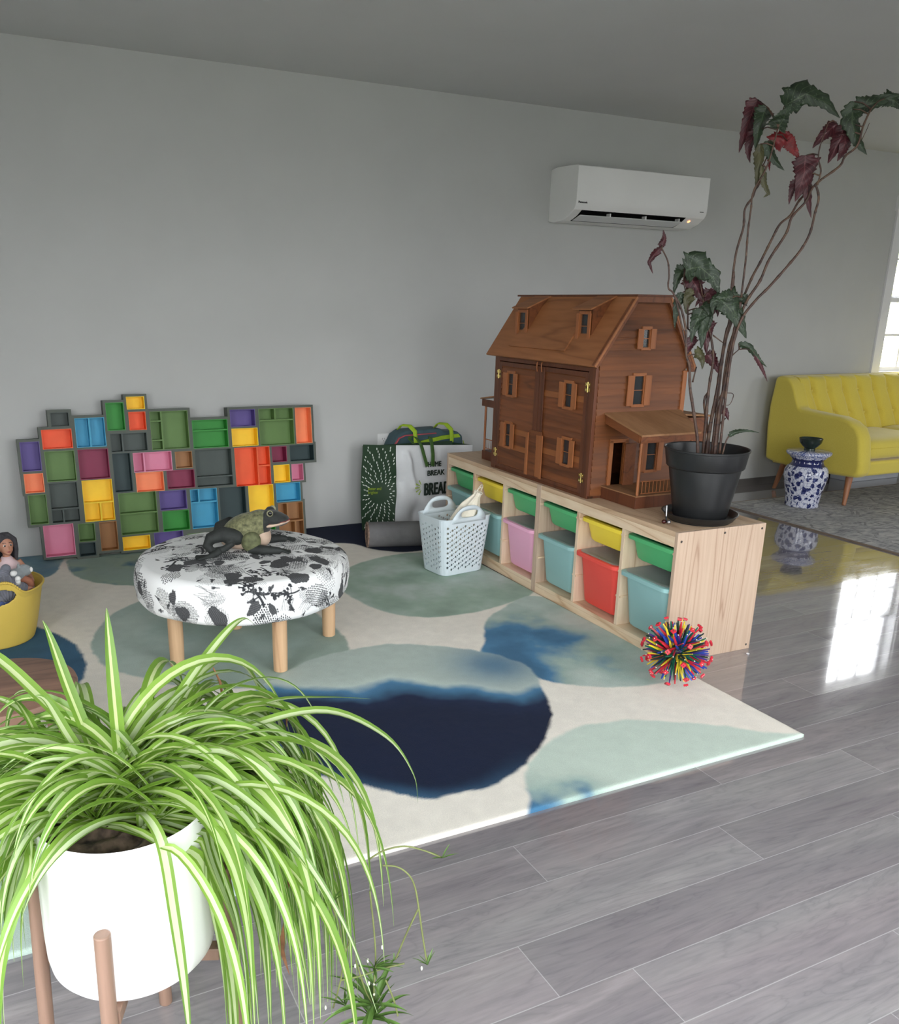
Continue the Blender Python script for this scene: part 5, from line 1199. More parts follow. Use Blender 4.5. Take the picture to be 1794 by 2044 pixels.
d = sdist(RB['stool']); lay(sm_(d + wn_e, -.006, .008) * .95, ramp_(N1 * 1.3 - .2, [(0, green_ * .85), (.5, teal), (1, palet)]))
d = sdist(RB['topleft']); lay(sm_(d + wn_e, -.006, .008), ramp_(N2 * 1.8 - .5, [(0, teal * .9), (.55, green_), (1, blue_)]))
d = sdist(RB['topleft2']); lay(sm_(d + wn_e, -.006, .008), ramp_(N2, [(0, teal), (1, blue_)]))
d = sdist(RB['green']); lay(sm_(d + wn_e * .6, -.006, .008), ramp_(N2 * 1.6 - .3 + N1 * .2, [(0, green_ * .82), (.5, green_ * 1.1), (1, palet)]))
d = sdist(RB['bluecirc']); bx = np.exp(-((GX + .30 - (GY - .35) * -.25) / .24) ** 2 - ((GY - .42) / .30) ** 2) + .95 * np.exp(-((GX + .56) / .14) ** 2 - ((GY - .18) / .22) ** 2)
t_ = np.clip(bx * .85 + (N2 - .5) * 1.1, 0, 1); lay(sm_(d + wn_e * .8, -.006, .008), ramp_(t_, [(0, palet), (.35, teal), (.7, blue_ * 1.35), (1, blue_ * .95)]))
d = sdist(RB['navy'])                                   # the big disc: pale above, a hard-edged navy pool below
edge = .22 + .10 * (N2 - .5) + .14 * np.clip(-(GX + 1.2) / .25, 0, 1) - .24 * np.clip((GX + 1.05) / .35, 0, 1) ; up = (GY - edge) + (N1 - .5) * .16
core = ramp_(sm_(-up, -.16, .20), [(0, palet * .95), (.22, palet * 1.08), (.42, blue_ * 1.35), (.6, blue_ * .75), (.78, navy * 1.4), (1, navy)])
rimb = sm_(.13 + .05 * (N2 - .5) - d - .28 * np.clip(-(GY + .05), 0, .2), 0, .14) * (GY < .12) * np.clip((-.85 - GX) / .3, 0, 1)
core = core * (1 - rimb[..., None] * .85) + (blue_ * 1.05) * rimb[..., None] * .85
bridge = np.exp(-((GX + .62) / .16) ** 2 - ((GY - .24) / .17) ** 2)[..., None] * .85; core = core * (1 - bridge) + blue_ * 1.05 * bridge * (1 - .35 * sm_(-GY + .15, 0, .2)[..., None])
lay(sm_(d + wn_e, -.006, .008), core)
d = sdist(RB['mint']); t_ = np.clip(1.25 - (GX + 1.02) / .26 + (N2 - .5) * 1.3 - np.clip((GY + .56) / .1, 0, 2) * .75, 0, 1); lay(sm_(d + wn_e, -.008, .012), ramp_(t_ + .18 * N1, [(0, mint), (.4, mint * .93), (.75, teal * 1.1), (1, blue_ * 1.15)]))
d = sdist(RB['leftblue']); lay(sm_(d + wn_e, -.006, .008), ramp_(N2 * 1.3 - .1, [(0, blue_ * .55), (1, blue_ * .85)]))
d = sdist(RB['far']); lay(sm_(d + wn_e * .6, -.006, .008), ramp_(N2, [(0, navy * .8), (.75, navy), (1, blue_ * .6)]))
for k in ('lowleft', 'lowleft2'): d = sdist(RB[k]); lay(sm_(d + wn_e, -.006, .01), ramp_(N2, [(0, mint * .85), (1, teal * 1.2)]))
col_ = np.clip(col_ * (1 + .10 * (fbm(GX, GY, .03, 77, 2) - .5))[..., None], 0, 1)
ZZ = RT + .0011 * (fbm(GX, GY, .022, 88, 2) - .5)
ed = np.minimum(np.minimum(GX - RX0, RX1 - GX), np.minimum(GY - RY0, RY1 - GY)); ZZ = ZZ - .003 * np.clip(1 - ed / .012, 0, 1) ** 2
nx_, ny_ = GX.shape; V_ = np.stack([GX, GY, ZZ], -1).reshape(-1, 3)
ii, jj = np.meshgrid(np.arange(nx_ - 1), np.arange(ny_ - 1), indexing='ij'); F_q = np.stack([ii * ny_ + jj, (ii + 1) * ny_ + jj, (ii + 1) * ny_ + jj + 1, ii * ny_ + jj + 1], -1).reshape(-1, 4)
# skirt down to the floor
per = np.concatenate([np.arange(nx_) * ny_, (nx_ - 1) * ny_ + np.arange(1, ny_), (np.arange(nx_ - 2, -1, -1)) * ny_ + ny_ - 1, np.arange(ny_ - 2, 0, -1)])
base_ = len(V_); Vb = V_[per].copy(); Vb[:, 2] = .0; V_ = np.concatenate([V_, Vb]); k_ = np.arange(len(per)); k2 = (k_ + 1) % len(per)
F_q = np.concatenate([F_q, np.stack([per[k_], base_ + k_, base_ + k2, per[k2]], -1)])
me = fast_mesh('watercolour_rug', V_, F_q); cc_ = col_.reshape(-1, 3); cc_ = np.concatenate([cc_, cc_[per] * .9]); cc_ = np.concatenate([cc_, np.ones((len(cc_), 1))], -1)
ca = me.color_attributes.new('dye', 'FLOAT_COLOR', 'POINT'); ca.data.foreach_set('color', cc_.astype(np.float32).ravel())
g = NG('dyed_wool'); at_ = g.n('ShaderNodeAttribute', attribute_name='dye'); v = g.coord('Object', (1, 1, 1)); f = g.noise(v, 330, 3, .7)
g.base(g.mix(1.0, at_.outputs['Color'], g.ramp(f, [(.25, (.86, .86, .86, 1)), (.7, (1.06, 1.06, 1.06, 1))]), 'MULTIPLY')); g.set(rough=1.0, sheen=.04, spec=.1); g.bump(f, .6, .003)
o = mesh_obj('watercolour_rug', me, [g.m]); tag(o, 'large cream wool rug with blurred navy, blue and sage green discs', 'rug')

# ------------------------------------------------------------------ distressed grey rug under the sofa
g = NG('distressed_rug'); v = g.coord('Object', (1, 1, 1)); a = g.noise(v, 5, 6, .7, 1.2); b2 = g.noise(g.coord('Object', (2.0, 9, 1)), 6, 5, .7, .6); c3 = g.noise(v, 60, 2)
vo = g.n('ShaderNodeTexVoronoi', feature='DISTANCE_TO_EDGE'); g.l(g.coord('Object', (7, 7, 1)), vo.inputs['Vector']); vo.inputs['Scale'].default_value = 1.0
m1 = g.ramp(a, [(.35, lin((110, 111, 116))), (.47, lin((166, 166, 166))), (.6, lin((200, 198, 194))), (.75, lin((146, 146, 148)))])
m1 = g.mix(.5, m1, g.ramp(b2, [(.35, lin((84, 86, 92))), (.5, lin((170, 168, 166))), (.7, lin((200, 198, 194)))]))
pat = g.math('MULTIPLY', g.math('LESS_THAN', vo.outputs[0], .05), g.math('GREATER_THAN', a, .5))
m1 = g.mix(g.math('MULTIPLY', pat, .4), m1, lin((52, 54, 62)))
g.base(m1); g.set(rough=1, spec=.1); g.bump(c3, .3, .002)
GRUG = g.m; BIND = pm('rug_binding', (128, 112, 98), .9)
b = MB(); b.box(2.34, 6.4, -1.2, 2.02, 0, .009); o = build('distressed_grey_rug', b, GRUG, bevel=.002); tag(o, 'faded grey patterned rug under the blue and white ceramic stool and the yellow sofa', 'rug')
b = MB(); b.box(2.332, 2.340, -1.2, 2.02, 0.0005, .0095); b.box(2.332, 6.4, 2.02, 2.028, 0.0005, .0095); build('bound_edge', b, BIND, o)
# ------------------------------------------------------------------ yellow button-back sofa
g = NG('yellow_upholstery'); v = g.coord('Object'); f = g.noise(v, 420, 2, .6); g.base(g.mix(.35, g.ramp(g.noise(v, 4, 2), [(.3, lin((208, 186, 72))), (.7, lin((214, 194, 82)))]), g.ramp(f, [(.3, lin((196, 176, 52))), (.7, lin((236, 222, 104)))])))
g.set(rough=.95, sheen=.3); g.bump(f, .3, .001); YEL = g.m
WALN = wood('sofa_leg_wood', (158, 104, 70), (170, 114, 78), (132, 84, 56), 'Z', 16, .8, 4, .45, .25)
so = thing('sofa', 'yellow mid-century sofa with buttoned back and tapered wooden legs', 'sofa', (3.9, 1.95, 0))
SX0, SX1 = 3.08, 4.98
armp = [(2.345, .235), (2.372, .475), (2.372, .65), (2.345, .85), (2.31, .862), (2.24, .858), (2.205, .835), (2.175, .79), (2.145, .72), (2.115, .655), (2.085, .642), (1.89, .630), (1.75, .622), (1.665, .600), (1.60, .56), (1.565, .50), (1.548, .42), (1.530, .30), (1.535, .25), (1.565, .222), (1.75, .212), (2.075, .205), (2.25, .215)]
for x0, x1 in ((SX0, SX0 + .125), (SX1 - .125, SX1)):
    b = MB(); n = len(armp); vs = []; T_ = 7
    cy = sum(p[0] for p in armp) / n; cz = sum(p[1] for p in armp) / n
    for k in range(T_):
        t_ = k / (T_ - 1); ins = .018 * (2 * abs(t_ - .5)) ** 4
        for (y, z) in armp:
            dy, dz_ = y - cy, z - cz; L = math.hypot(dy, dz_); vs.append((x0 + (x1 - x0) * t_, y - dy / L * ins, z - dz_ / L * ins))
    fs = [(k * n + i, k * n + (i + 1) % n, (k + 1) * n + (i + 1) % n, (k + 1) * n + i) for k in range(T_ - 1) for i in range(n)] + [tuple(range(n))[::-1], tuple(range((T_ - 1) * n, T_ * n))]
    b.add(vs, fs); build('arm', b, YEL, so, weld=True, bevel=.014, seg=4, angle=.9)
# base
b = MB(); b.box(SX0 + .12, SX1 - .12, 1.60, 2.30, .215, .318); build('seat_base', b, YEL, so, bevel=.02, seg=3, angle=.9)
# back with vertical channels meeting at two rows of buttons
XA, XB = SX0 + .095, SX1 - .095; pitch = .170
B1 = [3.321 + pitch * i for i in range(-1, 10)]; B2 = [x + .075 for x in B1]
def backf(u, v):
    x = XA + (XB - XA) * u; z = .44 + .42 * min(v, .94) / .94 if v < .94 else .86
    y = 2.155 + .075 * min(v / .94, 1)
    if v >= .94: y += (v - .94) / .06 * .11; z = .858 + .003 * math.sin(PI * (v - .94) / .06)
    else:
        zz = z
        # seams run slightly slanted through the two button rows
        sft = np.interp(zz, [.44, .577, .752, .86], [.12, .075, 0, -.02])
        ph = (x - sft - 3.321) / pitch; d_ = abs(ph - round(ph)) * pitch; near = round(ph)
        y -= .034 * (1 - math.exp(-(d_ / .022) ** 1.3)) * min(1, (.885 - zz) / .04)
        for zr in (.577, .752): y += .022 * math.exp(-((d_ / .018) ** 2 + ((zz - zr) / .022) ** 2))
        y += .016 * max(0, (zz - .82) / .04) ** 2
    return (x, y, z)
b = MB(); b.grid(backf, 420, 70); b.grid(lambda u, v: (XA + (XB - XA) * u, 2.34 + .02 * math.sin(v * PI), .86 - .66 * v), 4, 8); 
for u_ in (0, 1):
    cap_ = [backf(u_, j / 40) for j in range(41)] + [(XA + (XB - XA) * u_, 2.34 + .02 * math.sin(j / 7 * PI), .86 - .66 * j / 7) for j in range(8)] + [(XA + (XB - XA) * u_, 2.155, .20)]
    b.add(cap_, [tuple(range(len(cap_)))])
bo = build('backrest', b, YEL, so, smooth=True)
for zr, L in ((.752, B1), (.577, B2)):
    for x in L:
        if not XA + .02 < x < XB - .02: continue
        y = 2.155 + .075 * (zr - .44) / .42 - .001
        b = MB(); b.ball((x, y, zr), (.0135, .009, .0135), 14, 8); build('button', b, YEL, bo, smooth=True)
# seat cushions
for x0, x1 in ((SX0 + .128, 4.02), (4.026, SX1 - .128)):
    b = MB()
    def cf(u, v, x0=x0, x1=x1):
        # superellipsoid pillow
        a = 2 * PI * u; p = v * PI - PI / 2; sgn = lambda t_, e: math.copysign(abs(t_) ** e, t_)
        hx, hy, hz = (x1 - x0) / 2, .28, .073
        return ((x0 + x1) / 2 + hx * sgn(math.cos(p), .28) * sgn(math.cos(a), .18), 1.875 + hy * sgn(math.cos(p), .28) * sgn(math.sin(a), .18), .393 + hz * sgn(math.sin(p), .6) + .012 * max(0, math.sin(p)) * (1 - ((v - .5) * 0)))
    b.grid(cf, 96, 36, cu=True); cu_ = build('seat_cushion', b, YEL, so, smooth=True, weld=True)
    b = MB(); b.tube([(x0 + .02, 1.5945, .412), ((x0 + x1) / 2, 1.5935, .412), (x1 - .02, 1.5945, .412)], .003, 6); build('piping', b, YEL, cu_, smooth=True)
for x, y, dx, dy in ((3.19, 1.68, -.06, -.03), (4.87, 1.68, .06, -.03), (3.19, 2.24, -.05, .03), (4.87, 2.24, .05, .03)):
    b = MB(); b.tube([(x, y, .225), (x + dx * .9, y + dy, .012)], [.026, .0135], 20); b.lathe([(.0125, 0), (.0135, .004)], (x + dx * .9, y + dy, .0094), 20); build('leg', b, WALN, so, angle=.6)
# storage box under it
b = MB(); b.box(3.98, 4.56, 2.24, 2.44, .0, .12); o = build('storage_box', b, pm('pale_box', (196, 200, 206), .5, .02), bevel=.006); tag(o, 'pale flat box lying under the yellow sofa', 'box')
b = MB(); b.box(3.975, 4.565, 2.235, 2.445, .1, .127); build('lid', b, bpy.data.materials['pale_box'], o, bevel=.004)

# ------------------------------------------------------------------ blue and white ceramic garden stool + bowl
g = NG('blue_white_porcelain'); v = g.coord('Object'); WHT, BLU, MID = lin((214, 216, 228)), lin((36, 42, 92)), lin((96, 108, 158))
sp = g.n('ShaderNodeSeparateXYZ'); g.l(v, sp.inputs[0]); ang = g.math('ARCTAN2', sp.outputs[1], sp.outputs[0]); cbn = g.n('ShaderNodeCombineXYZ'); g.l(g.math('MULTIPLY', ang, .135), cbn.inputs[0]); g.l(sp.outputs[2], cbn.inputs[1])
nd_ = g.n('ShaderNodeTexNoise'); nd_.inputs['Scale'].default_value = 26; g.l(cbn.outputs[0], nd_.inputs['Vector']); vm_ = g.n('ShaderNodeVectorMath', operation='MULTIPLY_ADD'); vm_.inputs[1].default_value = (.045, .045, .045); g.l(nd_.outputs['Color'], vm_.inputs[0]); g.l(cbn.outputs[0], vm_.inputs[2]); cbn = vm_
vo = g.n('ShaderNodeTexVoronoi', feature='F1'); vo.inputs['Scale'].default_value = 27; g.l(cbn.outputs[0], vo.inputs['Vector']); vo.inputs['Randomness'].default_value = .9
ve = g.n('ShaderNodeTexVoronoi', feature='DISTANCE_TO_EDGE'); ve.inputs['Scale'].default_value = 38; g.l(cbn.outputs[0], ve.inputs['Vector'])
nz_ = g.noise(cbn.outputs[0], 90, 2)
flow = g.ramp(g.math('ADD', vo.outputs['Distance'], g.math('MULTIPLY', g.math('SUBTRACT', nz_, .5), .22)), [(.0, MID), (.12, BLU), (.44, BLU), (.47, WHT), (1, WHT)], 'LINEAR')
vine = g.math('LESS_THAN', ve.outputs[0], .045)
body = g.mix(g.math('MULTIPLY', vine, .75), flow, MID)
zc = sp.outputs[2]; band = g.math('MULTIPLY', g.math('GREATER_THAN', zc, .288), g.math('LESS_THAN', zc, .338))
dots = g.math('LESS_THAN', g.math('ABSOLUTE', g.math('SUBTRACT', g.math('FRACT', g.math('MULTIPLY', ang, 3.2)), .5)), .06); dz_ = g.math('LESS_THAN', g.math('ABSOLUTE', g.math('SUBTRACT', zc, .315)), .006)
body = g.mix(band, body, g.mix(g.math('MULTIPLY', dots, dz_), BLU, WHT))
rimn = g.ramp(g.noise(cbn.outputs[0], 130, 2), [(.45, WHT), (.55, MID)]); body = g.mix(g.math('GREATER_THAN', zc, .345), body, rimn)
g.base(body); g.set(rough=.12, coat=.4); PORC = g.m
gs = thing('ceramic_garden_stool', 'blue and white floral ceramic garden stool with wide rim beside the sofa', 'stool', (2.845, 1.765, .009))
b = MB(); pf = [(.10, 0), (.118, .002), (.121, .012), (.119, .03), (.126, .09), (.146, .17), (.155, .22), (.152, .255), (.138, .280), (.122, .290), (.112, .302), (.108, .318), (.112, .332), (.128, .345), (.130, .352), (.150, .362), (.158, .372), (.158, .382), (.150, .389), (.09, .392), (0, .393)]
b.lathe([(r * .93, z) for r, z in pf], n=72); build('body', b, PORC, gs, world=False, angle=.9)
DB = pm('dark_green_glaze', (40, 52, 46), .15, .15, 12)
bw = thing('bowl', 'small dark green glazed bowl standing on the ceramic garden stool', 'bowl', (2.845, 1.765, .4025))
b = MB(); b.lathe([(.0, .0), (.036, 0), (.037, .010), (.034, .014), (.052, .030), (.070, .052), (.077, .082), (.0745, .083), (.066, .055), (.046, .033), (.0, .022)], n=56); build('body', b, DB, bw, world=False, angle=.8)

# ------------------------------------------------------------------ wall air conditioner
ACW = pm('ac_white', (238, 238, 236), .4, .01, 3); ACD = pm('ac_dark', (22, 22, 22), .5); ACG = pm('ac_vane', (214, 216, 216), .35, .01)
ac = thing('air_conditioner', 'white wall-mounted air conditioner above the dollhouse', 'air conditioner', (1.55, WY, 1.84))
ax_, bx_ = 1.040, 2.078
def acp(ins=0): return [(WY - .0005, 1.842), (WY - .05, 1.832), (WY - .15, 1.838), (WY - .215, 1.862), (WY - .262, 1.892), (WY - .278, 1.915), (WY - .282, 1.95), (WY - .282, 2.135), (WY - .27, 2.140), (WY - .15, 2.146), (WY - .06, 2.148), (WY - .0005, 2.140)]
# body, with the air outlet recess along the lower front
b = MB(); n = 12; pr_ = acp(); 
def quad_strip(x0, x1, i0, i1):
    for i in range(i0, i1): b.add([(x0, *pr_[i]), (x1, *pr_[i]), (x1, *pr_[i + 1]), (x0, *pr_[i + 1])], [(0, 1, 2, 3)])
xo0, xo1 = ax_ + .058, bx_ - .155
quad_strip(ax_, bx_, 4, 11); quad_strip(ax_, bx_, 0, 2); quad_strip(ax_, xo0, 2, 4); quad_strip(xo1, bx_, 2, 4)
for x in (ax_, bx_): b.add([(x, *p) for p in pr_], [tuple(range(12))])
b.add([(ax_, *pr_[11]), (bx_, *pr_[11]), (bx_, *pr_[0]), (ax_, *pr_[0])], [(0, 1, 2, 3)])
build('housing', b, ACW, ac, weld=True, bevel=.003, seg=3, angle=.6)
b = MB(); q = [pr_[2], pr_[3], pr_[4]]; qi = [(WY - .12, 1.875), (WY - .19, 1.915), (WY - .245, 1.915)]
for i in range(2): b.add([(xo0, *qi[i]), (xo1, *qi[i]), (xo1, *qi[i + 1]), (xo0, *qi[i + 1])], [(0, 1, 2, 3)])
b.add([(xo0, *q[0]), (xo1, *q[0]), (xo1, *qi[0]), (xo0, *qi[0])], [(0, 1, 2, 3)]); b.add([(xo0, *q[2]), (xo1, *q[2]), (xo1, *qi[2]), (xo0, *qi[2])], [(0, 1, 2, 3)])
for x in (xo0, xo1): b.add([(x, *q[0]), (x, *q[1]), (x, *q[2]), (x, *qi[2]), (x, *qi[1]), (x, *qi[0])], [(0, 1, 2, 3, 4, 5)])
build('air_outlet', b, ACD, ac)
b = MB(); b.box(xo0 + .012, xo1 - .012, WY - .222, WY - .16, 1.846, 1.852); vn = MB()
b = MB(); b.hexa([(xo0 + .01, WY - .158, 1.8385), (xo1 - .01, WY - .158, 1.8385), (xo1 - .01, WY - .238, 1.863), (xo0 + .01, WY - .238, 1.863)][::-1], [(xo0 + .01, WY - .158, 1.8435), (xo1 - .01, WY - .158, 1.8435), (xo1 - .01, WY - .236, 1.869), (xo0 + .01, WY - .236, 1.869)][::-1]); build('vane', b, ACG, ac, bevel=.002)
for x in (xo0 + .24, xo0 + .52, xo1 - .03):
    b = MB(); b.box(x - .004, x + .004, WY - .235, WY - .20, 1.868, 1.886); build('vane_clip', b, ACW, ac)
b = MB()
for k in range(26): x = xo0 + .02 + k * .03; b.box(x, x + .003, WY - .235, WY - .19, 1.895, 1.912)
build('louver', b, pm('ac_louver', (60, 60, 60), .5), ac)
b = MB(); N_ = 24; c_ = Vector((bx_ - .105, WY - .236, 1.8725)); nn = Vector((0, -.53, -.85)).normalized(); e1 = Vector((1, 0, 0)); e2 = nn.cross(e1)
for r0, r1 in ((.0062, .0095),):
    o_ = [c_ + nn * .0012 + e1 * math.cos(2 * PI * i / N_) * r1 + e2 * math.sin(2 * PI * i / N_) * r1 for i in range(N_)]; i_ = [c_ + nn * .0012 + e1 * math.cos(2 * PI * i / N_) * r0 + e2 * math.sin(2 * PI * i / N_) * r0 for i in range(N_)]
    b.add(o_ + i_, [(i, (i + 1) % N_, N_ + (i + 1) % N_, N_ + i) for i in range(N_)])
lm = NG('indicator_light'); lm.base(lin((255, 150, 100))); lm.p.inputs['Emission Color'].default_value = (1, .45, .2, 1); lm.set(es=2.5); build('indicator_light', b, lm.m, ac, solid=.0008)
b = MB(); b.add([c_ + nn * .0012 + e1 * math.cos(2 * PI * i / N_) * .003 + e2 * math.sin(2 * PI * i / N_) * .003 for i in range(N_)], [tuple(range(N_))]); build('indicator_light', b, lm.m, ac, solid=.0008)
LOGO = pm('logo_grey', (52, 52, 54), .5)
text('lettering', 'Panasonic', .017, (ax_ + .014, WY - .2826, 1.928), 0, 0, ac, LOGO, right=(1, 0, 0), bold=.0006)
text('lettering', 'inverter', .010, (bx_ - .062, WY - .2826, 1.926), 0, 0, ac, pm('logo_pale', (120, 120, 122), .5), right=(1, 0, 0), bold=.0003)
# ------------------------------------------------------------------ potted cane begonia on the near end of the shelf
POTB = pm('black_plastic', (34, 35, 36), .38, .08, 10, spec=.45)
SOILB = pm('dark_potting_soil', (38, 30, 26), 1, .3, 60, 1, 120)
bg = thing('potted_begonia', 'tall leggy begonia with maroon and green leaves in a black pot on the shelf end', 'potted plant', (.228, .134, SH + .0005))
b = MB(); b.lathe([(.0, .004), (.120, .004), (.128, .008), (.143, .030), (.146, .032), (.143, .0335), (.139, .032), (.124, .012), (.0, .010)], n=72); b.lathe([(.118, 0), (.120, .0045)], n=72); build('saucer', b, POTB, bg, world=False, angle=.7)
b = MB(); b.lathe([(0, .0125), (.098, .0125), (.102, .020), (.134, .200), (.1345, .208), (.143, .212), (.146, .216), (.156, .277), (.1595, .279), (.1600, .286), (.1575, .287), (.154, .283), (.143, .218), (.13, .205), (.12, .20), (.10, .02), (0, .018)], n=80); build('pot', b, POTB, bg, world=False, angle=.5)
b = MB(); b.lathe([(.142, .238), (.08, .242), (0, .243)], n=40); build('soil', b, SOILB, bg, world=False, smooth=True)
g = NG('begonia_cane'); v = g.coord('Object', (1, 1, 1)); sp = g.n('ShaderNodeSeparateXYZ'); g.l(v, sp.inputs[0])
nod = g.math('FRACT', g.math('ADD', g.math('MULTIPLY', sp.outputs[2], 16), g.math('MULTIPLY', g.noise(v, 9, 1), 3))); cc = g.ramp(g.noise(v, 26, 3), [(.3, lin((46, 30, 26))), (.5, lin((76, 52, 42))), (.7, lin((96, 74, 56)))])
g.base(g.mix(g.math('LESS_THAN', nod, .10), cc, lin((54, 36, 30)))); g.set(rough=.55); g.bump(g.noise(v, 160, 2), .3, .001); CANE = g.m
for r0, r1, pts in BEG_STEMS:
    P = [Vector(p) for p in pts]; Q = []
    n_ = 7 if len(P) > 2 else 4
    for i in range(len(P) - 1):
        p0, p1, p2, p3 = P[max(0, i - 1)], P[i], P[i + 1], P[min(len(P) - 1, i + 2)]
        for k in range(n_):
            f = k / n_; Q.append(.5 * ((2 * p1) + (p2 - p0) * f + (2 * p0 - 5 * p1 + 4 * p2 - p3) * f * f + (3 * p1 - p0 - 3 * p2 + p3) * f ** 3))
    Q.append(P[-1])
    if Q[0].z < .80: Q[0].z = .765                                       # roots in the soil
    R = []
    acc = 0
    for i, q in enumerate(Q):
        if i: acc += (q - Q[i - 1]).length
        t_ = i / (len(Q) - 1); R.append((r0 + (r1 - r0) * t_) * (1.0 + .28 * max(0, math.cos(2 * PI * acc / .062)) ** 8))
    b = MB(); b.tube(Q, [r * .82 for r in R], 10); build('stem', b, CANE, bg, smooth=True)
def leafmat(name, top, vein, spots, under=None):
    g = NG(name); uv = g.n('ShaderNodeUVMap'); sp = g.n('ShaderNodeSeparateXYZ'); g.l(uv.outputs[0], sp.inputs[0])
    v = g.coord('Object'); n = g.noise(v, 30, 3); c = g.ramp(n, [(.3, lin(tuple(int(x * .72) for x in top))), (.7, lin(top))])
    w_ = g.math('PINGPONG', g.math('SUBTRACT', g.math('MULTIPLY', sp.outputs[1], 9.0), g.math('MULTIPLY', g.math('ABSOLUTE', g.math('SUBTRACT', sp.outputs[0], .5)), 5.0)), .5)
    ve = g.math('LESS_THAN', w_, .05); mid = g.math('LESS_THAN', g.math('ABSOLUTE', g.math('SUBTRACT', sp.outputs[0], .5)), .018)
    c = g.mix(g.math('MULTIPLY', g.math('MAXIMUM', ve, mid), .65), c, lin(vein))
    if spots:
        vo = g.n('ShaderNodeTexVoronoi'); vo.inputs['Scale'].default_value = 110; g.l(v, vo.inputs['Vector']); s = g.math('MULTIPLY', g.math('LESS_THAN', vo.outputs['Distance'], .26), g.math('GREATER_THAN', g.noise(v, 40, 2), .5)); c = g.mix(g.math('MULTIPLY', s, .8), c, lin((92, 108, 88)))
    if under:
        ge = g.n('ShaderNodeNewGeometry'); c = g.mix(ge.outputs['Backfacing'], c, lin(under))
    g.base(c); g.set(rough=.42)
    tr = g.n('ShaderNodeBsdfTranslucent'); g.l(c, tr.inputs[0]); mx = g.n('ShaderNodeMixShader'); mx.inputs[0].default_value = .22
    g.l(g.p.outputs[0], mx.inputs[1]); g.l(tr.outputs[0], mx.inputs[2]); g.l(mx.outputs[0], g.out.inputs[0]); g.bump(w_, .4, .002)
    return g.m
LM = dict(g=leafmat('begonia_green', (48, 66, 44), (84, 100, 70), True), r=leafmat('begonia_maroon', (84, 34, 42), (128, 74, 78), False), d=leafmat('begonia_red', (140, 24, 30), (96, 20, 26), False), o=leafmat('begonia_olive', (92, 90, 56), (70, 66, 44), False))
CAMDIR = Vector((.435, .90, 0)).normalized()
RL = random.Random(3)
def leaf_mesh(P, wd, seed):
    """a jagged, drooping angel-wing blade along the path P"""
    RR = random.Random(seed); P = [Vector(p) for p in P]
    def path(t_):
        a, c, e = P[0], P[len(P) // 2] if len(P) > 2 else (P[0] + P[-1]) / 2, P[-1]
        if len(P) == 4:
            t_ *= 3; i = min(int(t_), 2); return P[i].lerp(P[i + 1], t_ - i)
        q = (c - a * .25 - e * .25) / .5; return a * (1 - t_) ** 2 + q * 2 * t_ * (1 - t_) + e * t_ * t_
    L = sum((b_ - a_).length for a_, b_ in zip(P, P[1:])); NT_, NW = 44, 9; vs = []; uv = []
    tilt = RR.uniform(-.5, .5); fold = RR.uniform(.25, .75)
    for i in range(NT_):
        t_ = i / (NT_ - 1); c = path(t_); d = (path(min(1, t_ + .02)) - path(max(0, t_ - .02))).normalized(); sd = d.cross(CAMDIR).normalized(); nn = sd.cross(d).normalized()
        if t_ < .18: env = (t_ / .18) ** .45 * .86
        else: env = max(0.0, 1 - ((t_ - .18) / .82) ** 1.25) ** .9
        for s in range(NW):
            w_ = (s / (NW - 1)) * 2 - 1
            jag = 1 + (.20 * (((t_ * 6.5 + (.3 if w_ > 0 else .05)) % 1) ** .8) - .20 + .08 * math.sin(t_ * 61 + (2 if w_ > 0 else 0))) * abs(w_) ** 3
            asym = 1.12 if w_ > 0 else .86
            hw = wd / 2 * env * jag * asym
            back = -.16 * L * (abs(w_) ** 2) * (1 if t_ < .3 else .3 + .0) * .6
            p = c + sd * (w_ * hw * math.cos(fold * .9)) + nn * (abs(w_) * hw * fold * .75 + tilt * w_ * hw * .5 + .10 * hw * math.sin(t_ * 12 + w_ * 2)) - d * (abs(w_) ** 1.5) * hw * .42 * (1 if t_ < .85 else (1 - t_) / .15)
            vs.append(p); uv.append((s / (NW - 1), t_))
    fs = [(i * NW + s, i * NW + s + 1, (i + 1) * NW + s + 1, (i + 1) * NW + s) for i in range(NT_ - 1) for s in range(NW - 1)]
    return vs, uv, fs
def uvmesh(name, vs, uv, fs, mats, parent, inv, mi=None):
    me = bpy.data.meshes.new(name); me.from_pydata([tuple(inv @ Vector(p)) for p in vs], [], fs); me.update()
    ul = me.uv_layers.new(name='UVMap'); idx = np.empty(len(me.loops), np.int32); me.loops.foreach_get('vertex_index', idx); ul.data.foreach_set('uv', np.array(uv, np.float32)[idx].ravel())
    me.polygons.foreach_set('use_smooth', [True] * len(me.polygons))
    if mi is not None: me.polygons.foreach_set('material_index', mi)
    return mesh_obj(name, me, mats, parent)
inv_b = WM[bg.name].inverted()
